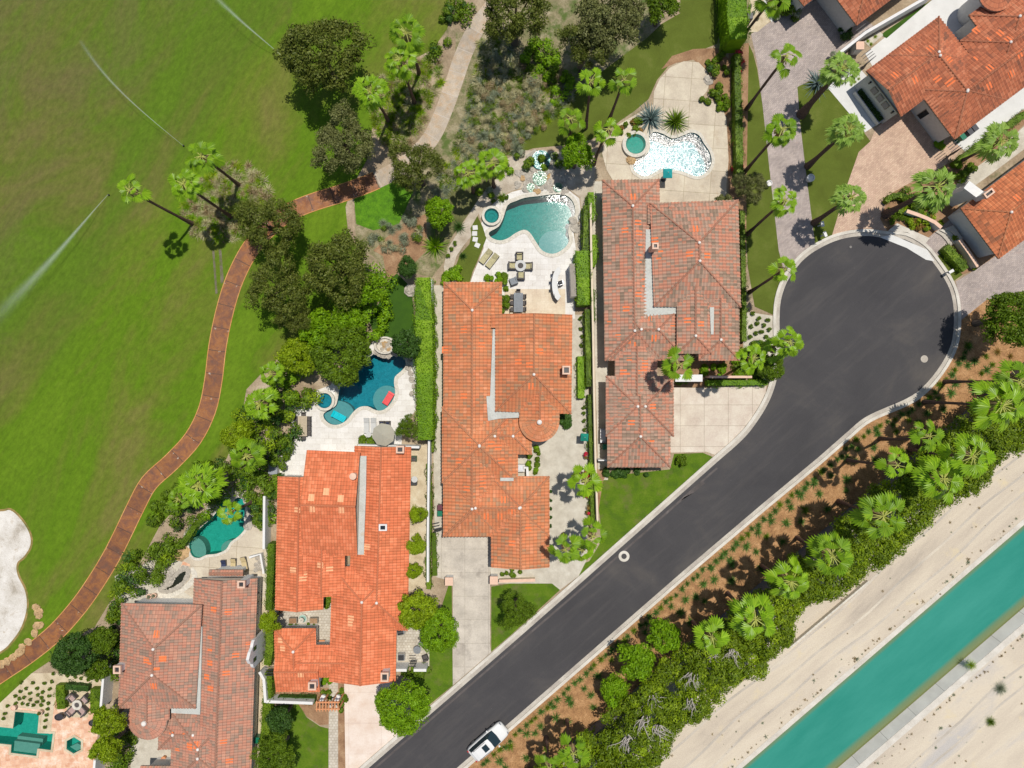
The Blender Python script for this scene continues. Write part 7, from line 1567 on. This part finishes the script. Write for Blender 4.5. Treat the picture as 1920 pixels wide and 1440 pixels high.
b = MB(); b.box((0, 0, 0.45), (0.9, 2.2, 0.9)); b.build('counter', m_grey_wall, k); b = MB(); b.box((0, 0, 0.93), (1.0, 2.3, 0.06)); b.build('counter_top', plain('blue_grey_stone', (0.28, 0.30, 0.33), 0.4), k); b = MB(); b.box((0.1, 0.45, 1.06), (0.6, 0.75, 0.2)); b.build('grill_hood', m_iron, k)
# parasols
def parasol(px, py, rpx, n, h, col_m, label, rot=0):
    c = W(px, py, h); r_ = rpx/S*(H-h)/H; r = empty('parasol', (c.x, c.y, 0), R(rot), label=label, cat='parasol')
    b = MB()
    for i in range(n):
        a0, a1 = 2*math.pi*i/n, 2*math.pi*(i+1)/n; p, q = (r_*math.cos(a0), r_*math.sin(a0)), (r_*math.cos(a1), r_*math.sin(a1)); am = (a0+a1)/2; mi_ = r_*math.cos(math.pi/n)
        b.face([(0, 0, h+0.35), (*p, h), (mi_*math.cos(am), mi_*math.sin(am), h-0.0)]); b.face([(0, 0, h+0.35), (mi_*math.cos(am), mi_*math.sin(am), h), (*q, h)]); b.face([(*p, h), (*q, h), (*q, h-.12), (*p, h-.12)])
    b.build('canopy', col_m, r); b = MB(); b.tube([(0, 0, 0.0), (0, 0, h+0.42)], 0.035, 8); b.build('pole', m_wood, r); b = MB(); b.lathe((0, 0, 0), [(0.32, 0), (0.32, 0.06), (0.06, 0.12)], 12); b.build('base', m_iron, r)
parasol(719, 815, 22, 8, 2.5, plain('taupe_canvas', (0.36, 0.34, 0.27), 0.85, var=0.04), 'eight-sided taupe parasol by the white rear wall', 12)
parasol(1252, 325, 12, 4, 2.1, plain('turquoise_canvas', (0.015, 0.30, 0.30), 0.8, var=0.1), 'square turquoise parasol at the edge of the glittering pool', 45)
parasol(1096, 820, 10, 4, 1.9, plain('green_canvas', (0.01, 0.24, 0.17), 0.8, var=0.1), 'square green parasol in the gravel side court', 42)
def side_table(px, py, r_, m, label, h=0.5):
    c = W(px, py, h); r = empty('side_table', (c.x, c.y, 0), label=label, cat='table'); b = MB(); b.lathe((0, 0, 0), [(r_, h-.04), (r_, h), (0, h)], 16); b.build('table_top', m, r); b = MB(); b.lathe((0, 0, 0), [(r_*.6, 0), (0.04, 0.04), (0.04, h-.04)], 10); b.build('pedestal', m_iron, r)
side_table(691, 815, .3, m_whitef, 'small round white table by the loungers'); side_table(448, 1064, .25, m_steel, 'small round glass table between beige loungers'); side_table(782, 1219, .42, m_steel, 'round grey table in the paved side yard', .72); side_table(777, 899, .35, m_whitef, 'white bistro table in the narrow side garden', .7)
armchair(790, 1207, 150, 'grey chair between the round table and green ball', m_greyf, m_greyf, None, .6); armchair(797, 1234, 20, 'dark chair beside the side yard gate', m_wick, m_wick, None, .6); armchair(776, 860, 180, 'dark green chair at the top of the narrow side garden', plain('green_chair', (0.03, .08, .04), .6), m_wick, None, .6); armchair(776, 903, 0, 'black wire chair below the bistro table', m_iron, m_iron, None, .7) 
# pool floats
def float_(px, py, rot, m, label, L=1.5, Wd=0.72):
    c = W(px, py, 0); r = empty('pool_float', (c.x, c.y, -0.1), R(rot), label=label, cat='pool float'); b = MB(); n = 5
    for i in range(n): b.tube([(-Wd/2+Wd*(i+.5)/n, -L/2, 0.06), (-Wd/2+Wd*(i+.5)/n, L/2, 0.06)], Wd/n/2*1.05, 8)
    b.build('mattress', m, r); b = MB(); b.tube([(-Wd/2, L/2-.1, 0.12), (Wd/2, L/2-.1, 0.12)], 0.13, 8); b.build('pillow', m, r)
float_(728, 747, -32, plain('coral_vinyl', (0.80, 0.13, 0.13), 0.35), 'coral pink float on the shallow shelf'); float_(635, 781, 62, plain('turquoise_vinyl', (0.0, 0.50, 0.58), 0.35), 'turquoise float across the deep blue pool corner', 1.6, .75)
# pots, fountain, planters, bench
def pot(px, py, r_, h, m, label, sx=1, name='planter_pot', cat='pot', plant=None):
    c = W(px, py, h); r = empty(name, (c.x, c.y, 0), label=label, cat=cat); b = MB(); b.lathe((0, 0, 0), [(r_*.55, 0), (r_*.95, h*.6), (r_, h), (r_*.82, h), (r_*.78, h*.85), (0, h*.85)], 18); o = b.build('bowl', m, r); o.scale = (sx, 1, 1)
    if plant: f = bpy.data.objects.new('foliage', crown_me('ball', 1, plant)); col.objects.link(f); f.parent = r; f.location = (0, 0, h*.7); f.scale = (r_*1.6, r_*1.6, 0.8)
    return r
m_dpot = plain('dark_glazed_pot', (0.05, 0.045, 0.05), 0.35, 0.5)
pot(110, 1345, .38, .7, m_dpot, 'dark glazed pot on the pool side of the terracotta terrace', 1.3); pot(174, 1356, .38, .7, m_dpot, 'dark glazed pot beside the yellow green tree', 1.3)
pot(605, 1310, .38, .8, m_white_wall, 'white urn at the house side of the wooden arbour'); pot(632, 1310, .38, .8, m_white_wall, 'white urn at the driveway side of the wooden arbour')
pot(1521, 333, .42, .9, m_white_wall, 'white urn at the edge of the grey pavers'); pot(1443, 343, .32, .8, m_white_wall, 'white urn on the narrow grass strip'); pot(24, 1328, .3, .5, m_pink_wall, 'terracotta pot at the upper corner of the angular pool'); pot(74, 1337, .3, .5, m_pink_wall, 'terracotta pot at the inner corner of the angular pool', plant=m_leaf_mid)
pot(279, 1119, .3, .5, m_pink_wall, 'terracotta pot at the west end of the pair above the faded roof', plant=m_leaf_grey); pot(288, 1117, .28, .5, m_pink_wall, 'terracotta pot beside its twin above the faded brown roof', plant=m_leaf_grey)
pot(306, 1423, .25, .5, m_owood, 'rusty pot in the entry court by the dark opening')
c = W(565, 1163, .8); r = empty('tiered_fountain', (c.x, c.y, 0), label='round tiered stone fountain between the two dark planters', cat='fountain'); b = MB(); b.lathe((0, 0, 0), [(.46, 0), (.5, .35), (.42, .36), (.4, .2), (.1, .2), (.08, .7), (.28, .8), (.26, .86), (.06, .8), (.05, 1.05), (0, 1.1)], 20); b.build('basin', m_stone_cap, r); b = MB(); b.lathe((0, 0, 0), [(.41, .3), (.09, .3)], 18); b.build('water_surface', m_water, r)
def boxthing(px, py, sz, rot, m, name, cat, label, top=None, topm=None, z=0):
    c = W(px, py, sz[2]); r = empty(name, (c.x, c.y, z), R(rot), label=label, cat=cat); b = MB(); b.box((0, 0, sz[2]/2), sz); b.build('body', m, r)
    if top: b = MB(); b.box((0, 0, sz[2]+.03), (sz[0]*top, sz[1]*top, .06)); b.build('top', topm, r)
    return r
boxthing(549, 1164, (.9, .62, .5), 0, m_frame, 'planter_box', 'planter', 'dark planter box on the hedge side of the tiered fountain', .86, m_dirt); boxthing(588, 1164, (.9, .62, .5), 0, m_frame, 'planter_box', 'planter', 'dark planter box on the courtyard side of the tiered fountain', .86, m_dirt)
for i, (x, y) in enumerate([(545, 1172), (556, 1173), (578, 1172), (590, 1173)]): ball(x, y, 5, m_leaf_mid, '%s small shrub in the row behind the tiered fountain' % ORD[i], 'shrubs behind the tiered fountain')
thicket('ivy', [(607, 1118), (616, 1118), (616, 1142), (607, 1142)], .8, m_leaf_mid, 'ivy filling the roof notch above the courtyard', 'ivy', seed=60, crad=.3, dens=4)
c = W(603, 1201); r = empty('garden_bench', (c.x, c.y, 0), label='brown wooden bench at the bottom of the flagstone courtyard', cat='bench'); b = MB(); b.box((0, 0, .42), (.95, .42, .06)); b.build('seat', m_owood, r); b = MB(); b.box((0, -.22, .7), (.95, .05, .5)); b.build('backrest', m_frame, r)
for s in (-1, 1): b = MB(); b.box((s*.4, 0, .2), (.08, .4, .38)); b.build('leg', m_frame, r)
c = W(793, 1195, .35); b = MB(); b.lathe((0, 0, 0), [(0.02, 0), (.2, .04), (.32, .18), (.36, .36), (.32, .54), (.2, .68), (0, .72)], 20); o = b.build('glazed_ball', NT('green_glaze').done((0.005, .14, .07), .08, .7), smooth=True); o.location = (c.x, c.y, 0); setp(o, 'shiny green ball under the round tree in the side yard', 'garden ball')
boxthing(752, 1233, (.75, .7, .75), 0, m_steel, 'air_conditioner', 'air conditioner', 'grey air conditioner against the white side yard wall', .8, m_iron)
c = W(977, 878, .8); r = empty('air_conditioner', (c.x, c.y, 0), label='air conditioner with round fan beside the white angled wall', cat='air conditioner'); b = MB(); b.box((0, 0, .4), (.8, .8, .8)); b.build('body', m_grey_wall, r); b = MB(); b.lathe((0, 0, 0), [(.33, .81), (.33, .84), (.1, .84), (.1, .86), (0, .86)], 18); b.build('fan', m_steel, r)
wall([(981, 875), (988, 875), (989, 891)], .28, 1.1, m_white_wall, 'small angled white screen wall beside the air conditioner')
# orange timber arbour over the front walk
r = empty('arbour', (*W(613, 1324).xy, 0), label='orange timber arbour over the flagstone front walk', cat='arbour'); h_ = 2.3; kx = (H-h_)/H; c = r.location
X0, X1 = (592-960)/S*kx-c.x, (637-960)/S*kx-c.x; Y0, Y1 = (720-1331)/S*kx-c.y, (720-1315)/S*kx-c.y
for y in (Y0+.1, Y1-.1): b = MB(); b.box(((X0+X1)/2, y, h_), (X1-X0, .12, .16)); b.build('beam', m_owood, r)
for i in range(8): b = MB(); b.box((X0+.15+(X1-X0-.3)*i/7, (Y0+Y1)/2, h_+.12), (.1, Y1-Y0+.2, .08)); b.build('rafter', m_owood, r)
for x in (X0+.1, X0+.8, X1-.8, X1-.1):
    for y in (Y0+.1, Y1-.1): b = MB(); b.box((x, y, h_/2-.04), (.12, .12, h_-.08)); b.build('post', m_owood, r)
# wheeled bins
def bin_(px, py, m, label, rot=0):
    c = W(px, py, 1.0); r = empty('wheeled_bin', (c.x, c.y, 0), R(rot), label=label, cat='bin', group='wheeled bins'); b = MB(); b.box((0, 0, .5), (.52, .58, .9), 0, 0, 1.1); b.build('body', m, r); b = MB(); b.box((0, .02, 1.0), (.6, .68, .09), 0, 0, .92); b.build('lid', m, r)
    for s in (-1, 1): b = MB(); b.tube([(s*.24, .28, .1), (s*.29, .28, .1)], .1, 12); b.build('wheel', m_iron, r)
m_gbin = plain('green_plastic', (.008, .16, .085), .3, .5); m_mbin = plain('maroon_plastic', (.12, .03, .045), .4); m_gybin = plain('dark_grey_plastic', (.05, .05, .06), .4)
bin_(826, 952, m_mbin, 'maroon wheeled bin against the long orange villa', 90); bin_(826, 963, m_gbin, 'green wheeled bin beside the maroon one', 90); bin_(1136, 838, m_gbin, 'green bin in the shade of the weathered garage', 90); bin_(481, 1389, m_gbin, 'green bin beside the faded brown villa'); bin_(1806, 256, m_gbin, 'green bin at the corner of the grey walled villa', 37); bin_(1820, 247, m_gybin, 'dark grey bin next to a green one on the white side walk', 37); bin_(1829, 240, m_gybin, 'grey bin furthest up the white side walk', 37); bin_(1407, 30, m_gybin, 'dark bin on gravel beside the tall clipped hedge') 
boxthing(1131, 817, (.6, 1.5, .9), 0, m_steel, 'utility_cabinet', 'cabinet', 'silver utility cabinet in the gravel side path', .8, m_grey_wall)
boxthing(1133, 368, (.5, .4, 1.0), 0, m_white_wall, 'meter_box', 'meter box', 'small white meter box at the upper weathered roof corner')
# long planter under the gable
a_, b_ = W(1604, 172), W(1648, 232); dd_ = (b_-a_); L_ = dd_.length; r = empty('long_planter', ((a_.x+b_.x)/2, (a_.y+b_.y)/2, 0), math.atan2(dd_.y, dd_.x), label='long white planter with dark plants under the three windows', cat='planter')
b = MB(); [b.box((0, s*.42, .35), (L_, .1, .7)) for s in (-1, 1)]; [b.box((s*(L_/2-.05), 0, .35), (.1, .74, .7)) for s in (-1, 1)]; b.box((0, 0, .25), (L_-.2, .74, .5)); b.build('trough', m_grey_wall, r)
rg = np.random.default_rng(4); n = 1600; Pq = np.stack([rg.uniform(-L_/2+.15, L_/2-.15, n), rg.uniform(-.32, .32, n), rg.uniform(.5, .9, n)], 1); V, F = leaf_quads(Pq, unit(rg.normal(size=(n, 3))+np.array([0, 0, 1])), .16, .08, rg); o = bpy.data.objects.new('foliage', mesh_np('foliage', V, F, [m_leaf_dark])); col.objects.link(o); o.parent = r
# white planter frame near the faded brown house
wall([(472, 1042), (493, 1036), (499, 1072)], .22, .8, m_white_wall, 'white planter wall corner beside the beige lounger')
for i, (x, y) in enumerate([(484, 1046), (489, 1052), (482, 1058), (488, 1064), (480, 1068)]): boulder(x, y, .3, m_rock, '%s bleached rock inside the white planter corner' % ORD[i], 'bleached rocks in the planter corner')
sheet('terracotta_mat', [(343, 1052), (357, 1058), (353, 1070), (339, 1063)], .045, m_pav_terra)
# letterboxes and small markers
def letterbox(px, py, rot, label):
    c = W(px, py, 1.1); r = empty('letterbox', (c.x, c.y, 0), R(rot), label=label, cat='letterbox'); b = MB(); b.box((0, 0, .5), (.12, .12, 1.0)); b.build('post', m_white_wall, r); b = MB(); b.box((0, 0, 1.1), (.3, .55, .22)); b.build('box', m_white_wall, r); b = MB(); b.box((0, -.28, 1.1), (.24, .02, .16)); b.build('door', m_steel, r)
letterbox(1542, 420, 10, 'white letterbox on the grass beside the palm shadow'); letterbox(1547, 439, 20, 'second white letterbox, closer to the kerb'); letterbox(1783, 509, -60, 'white letterbox on the small grass wedge by the turning circle'); letterbox(1111, 1026, 30, 'pale letterbox among the front yard palms')
# manhole covers
def manhole(px, py, r1, r2, label, m1, m2):
    c = W(px, py); r = empty('manhole', (c.x, c.y, .016), label=label, cat='manhole cover'); b = MB(); b.lathe((0, 0, 0), [(r1, .002), (r1, .012), (r2, .012)], 32); b.build('collar', m1, r); b = MB(); b.lathe((0, 0, 0), [(r2, .010), (r2*.8, .014), (r2*.75, .010), (0, .010)], 28); b.build('lid', m2, r)
m_cast = plain('cast_iron', (.16, .15, .14), .6, .4, .3)
manhole(1170, 1043, .6, .3, 'white ringed manhole in the straight part of the road', m_kerb, m_asphalt); manhole(1733, 673, .40, .30, 'pale manhole in the lower part of the turning circle', m_gutter, m_gutter); manhole(1595, 463, .2, .14, 'small manhole in the upper part of the turning circle', m_asphalt, m_cast)
# ---------------------------------------------------------------- parked car
def car():
    c = W(916, 1384); ang = math.atan2(0.653, 0.757); r = empty('parked_car', (c.x, c.y, .016), ang, label='white parked car with dark sunroof against the lower kerb', cat='car')
    wp = NT('white_car_paint'); wp.p.inputs['Coat Weight'].default_value = 0.6; m_cp = wp.done((.72, .72, .70), .3, .5); m_tyre = plain('tyre_rubber', (.02, .02, .02), .8); m_gl = NT('car_glass').done((.015, .03, .035), .05, .8)
    L = 2.38; st = []   # x, half width, belt z, hood/deck z
    prof = [(-L, .70, .62, .80), (-2.3, .84, .80, .98), (-2.0, .92, .86, 1.03), (-1.4, .95, .88, 1.05), (-.5, .955, .88, 1.04), (.5, .955, .87, 1.02), (1.0, .95, .86, 1.0), (1.5, .93, .82, .96), (2.0, .89, .74, .88), (2.28, .78, .62, .76), (L, .60, .55, .64)]
    def ring(x, w_, zb, zt): return [(x, y*w_, z) for y, z in ((-.86, .28), (-1, .42), (-1.0, zb*.85), (-.98, zb), (-.9, zt-.03), (-.6, zt), (0, zt+.02), (.6, zt), (.9, zt-.03), (.98, zb), (1.0, zb*.85), (1, .42), (.86, .28))]
    b = MB(); Rg = [ring(*p) for p in prof]
    for A, B in zip(Rg, Rg[1:]):
        for i in range(len(A)-1): b.face([A[i], A[i+1], B[i+1], B[i]])
        b.face([A[-1], A[0], B[0], B[-1]])
    b.face(Rg[0][::-1]); b.face(Rg[-1]); b.build('body', m_cp, r, smooth=True, weld=True)
    # greenhouse
    bs = [(-2.15, .80, 1.0), (-1.6, .84, 1.03), (-.4, .86, 1.03), (.6, .86, 1.02), (1.15, .80, .99)]; tp = [(-1.85, .60, 1.60), (-1.4, .64, 1.68), (-.4, .66, 1.70), (.15, .65, 1.68), (.42, .60, 1.62)]
    def side(s, i0, i1, name):
        b = MB()
        for i in range(i0, i1): b.face([(bs[i][0], s*bs[i][1], bs[i][2]), (bs[i+1][0], s*bs[i+1][1], bs[i+1][2]), (tp[i+1][0], s*tp[i+1][1], tp[i+1][2]), (tp[i][0], s*tp[i][1], tp[i][2])][::s])
        b.build(name, m_gl, r)
    for s in (1, -1): side(s, 0, 2, 'side_window'); side(s, 2, 4, 'side_window')
    b = MB(); A, T_ = bs[4], tp[4]; b.face([(A[0]+.08, 0, A[2]+.01), (A[0], A[1], A[2]), (T_[0], T_[1], T_[2]), (T_[0]+.06, 0, T_[2]+.03)]); b.face([(A[0], -A[1], A[2]), (A[0]+.08, 0, A[2]+.01), (T_[0]+.06, 0, T_[2]+.03), (T_[0], -T_[1], T_[2])]); b.build('windscreen', m_gl, r)
    b = MB(); A, T_ = bs[0], tp[0]; b.face([(A[0], A[1], A[2]), (A[0], -A[1], A[2]), (T_[0], -T_[1], T_[2]), (T_[0], T_[1], T_[2])]); b.build('rear_window', m_gl, r)
    b = MB()
    for i in range(4):
        P, Q_ = tp[i], tp[i+1]
        for s in (-1, 1): q = [(P[0], s*P[1], P[2]), (Q_[0], s*Q_[1], Q_[2]), (Q_[0]+(.06 if i == 3 else 0), 0, Q_[2]+.04), (P[0], 0, P[2]+.04)]; b.face(q if s < 0 else q[::-1])
    ro = b.build('roof', m_cp, r, smooth=True)
    b = MB(); b.box((-.32, 0, 1.745), (.62, .72, .012)); b.build('sunroof', m_gl, ro)
    for s in (-1, 1): b = MB(); b.tube([(-1.6, s*.58, 1.72), (0, s*.58, 1.75)], .022, 6); b.build('roof_rail', m_iron, ro)
    for x in (-1.45, 1.45):
        for s in (-1, 1):
            b = MB(); b.tube([(x, s*.74, .36), (x, s*.965, .36)], .36, 20); wh = b.build('wheel', m_tyre, r); b = MB(); b.tube([(x, s*.9, .36), (x, s*.972, .36)], .23, 14); b.build('rim', m_steel, wh)
            b = MB()
    for s in (-1, 1):
        b = MB(); b.box((2.2, s*.62, .72), (.2, .3, .12), 0, 0, .95); b.build('headlight', m_steel, r); b = MB(); b.box((-2.3, s*.70, .88), (.12, .18, .22)); b.build('tail_light', plain('red_lens', (.45, .02, .02), .3), r); b = MB(); b.box((.72, s*1.04, 1.02), (.14, .2, .14)); b.build('mirror', m_cp, r)
car()
# ---------------------------------------------------------------- sprinkler jets
def spray_mat():
    t = NT('water_mist'); x = t.n('ShaderNodeSeparateXYZ'); t.link(t.uv(), x.inputs[0]); n = t.noise(2.5, t.mapping(t.uv(), (3, 1.2, 1)), 5, 0.7)
    across = t.math('SUBTRACT', 1.0, t.math('ABSOLUTE', t.math('SUBTRACT', t.math('MULTIPLY', x.outputs[0], 2.0), 1.0)))
    al = t.math('MULTIPLY', t.math('POWER', across, 1.6), t.math('MULTIPLY', t.math('SUBTRACT', 1.08, x.outputs[1]), t.math('ADD', n, 0.15)))
    al = t.math('MULTIPLY', al, 0.24)
    d = t.n('ShaderNodeBsdfDiffuse'); d.inputs[0].default_value = (.72, .80, .80, 1); tr = t.n('ShaderNodeBsdfTransparent'); mx = t.n('ShaderNodeMixShader'); t.link(al, mx.inputs[0]); t.link(tr.outputs[0], mx.inputs[1]); t.link(d.outputs[0], mx.inputs[2]); t.link(mx.outputs[0], t.out.inputs[0]); return t.m
m_mist = spray_mat()
def jet(root, p0, p1, zpk, w0, w1, bend=0):
    A, B = W(*p0), W(*p1); d = (B-A); n = 26; nn = Vector((-d.y, d.x, 0)).normalized(); b = MB()
    for layer in (-1, 0, 1):
        pr = None
        for i in range(n+1):
            t = i/n; q = A+d*t+nn*bend*math.sin(t*math.pi); q.z = 0.25+4*zpk*t*(1-t*0.93); hw = (w0+(w1-w0)*t**1.5)*(1-abs(layer)*.35); z = q.z+layer*(0.04+.35*t)*w1*.4
            cur = (Vector((q.x+nn.x*hw, q.y+nn.y*hw, z)), Vector((q.x, q.y, z+.15*hw)), Vector((q.x-nn.x*hw, q.y-nn.y*hw, z)), t)
            if pr: b.face([pr[0], pr[1], cur[1], cur[0]], 0, [(0, pr[3]), (.5, pr[3]), (.5, t), (0, t)]); b.face([pr[1], pr[2], cur[2], cur[1]], 0, [(.5, pr[3]), (1, pr[3]), (1, t), (.5, t)])
            pr = cur
    c = root.location
    o = b.build('water_jet', m_mist, root); o.location = (-c.x, -c.y, 0)
def sprinkler(px, py, label, jets):
    c = W(px, py); r = empty('sprinkler', (c.x, c.y, 0), label=label, cat='sprinkler'); b = MB(); b.lathe((0, 0, 0), [(.09, 0), (.09, .16), (.05, .26), (0, .27)], 12); b.build('head', m_iron, r)
    for j in jets: jet(r, (px, py), *j)
sprinkler(345, 274, 'sprinkler by the fairway palms throwing a long thin jet', [((160, 84), 2.2, .04, 0.5, .5)])
sprinkler(536, 112, 'sprinkler beside the big olive tree throwing a jet to the top edge', [((396, -12), 2.0, .05, .8, .4)])
sprinkler(205, 366, 'sprinkler in mid fairway throwing a wide jet towards the bunker', [((-6, 606), 1.4, .04, 1.7, 1.0)])
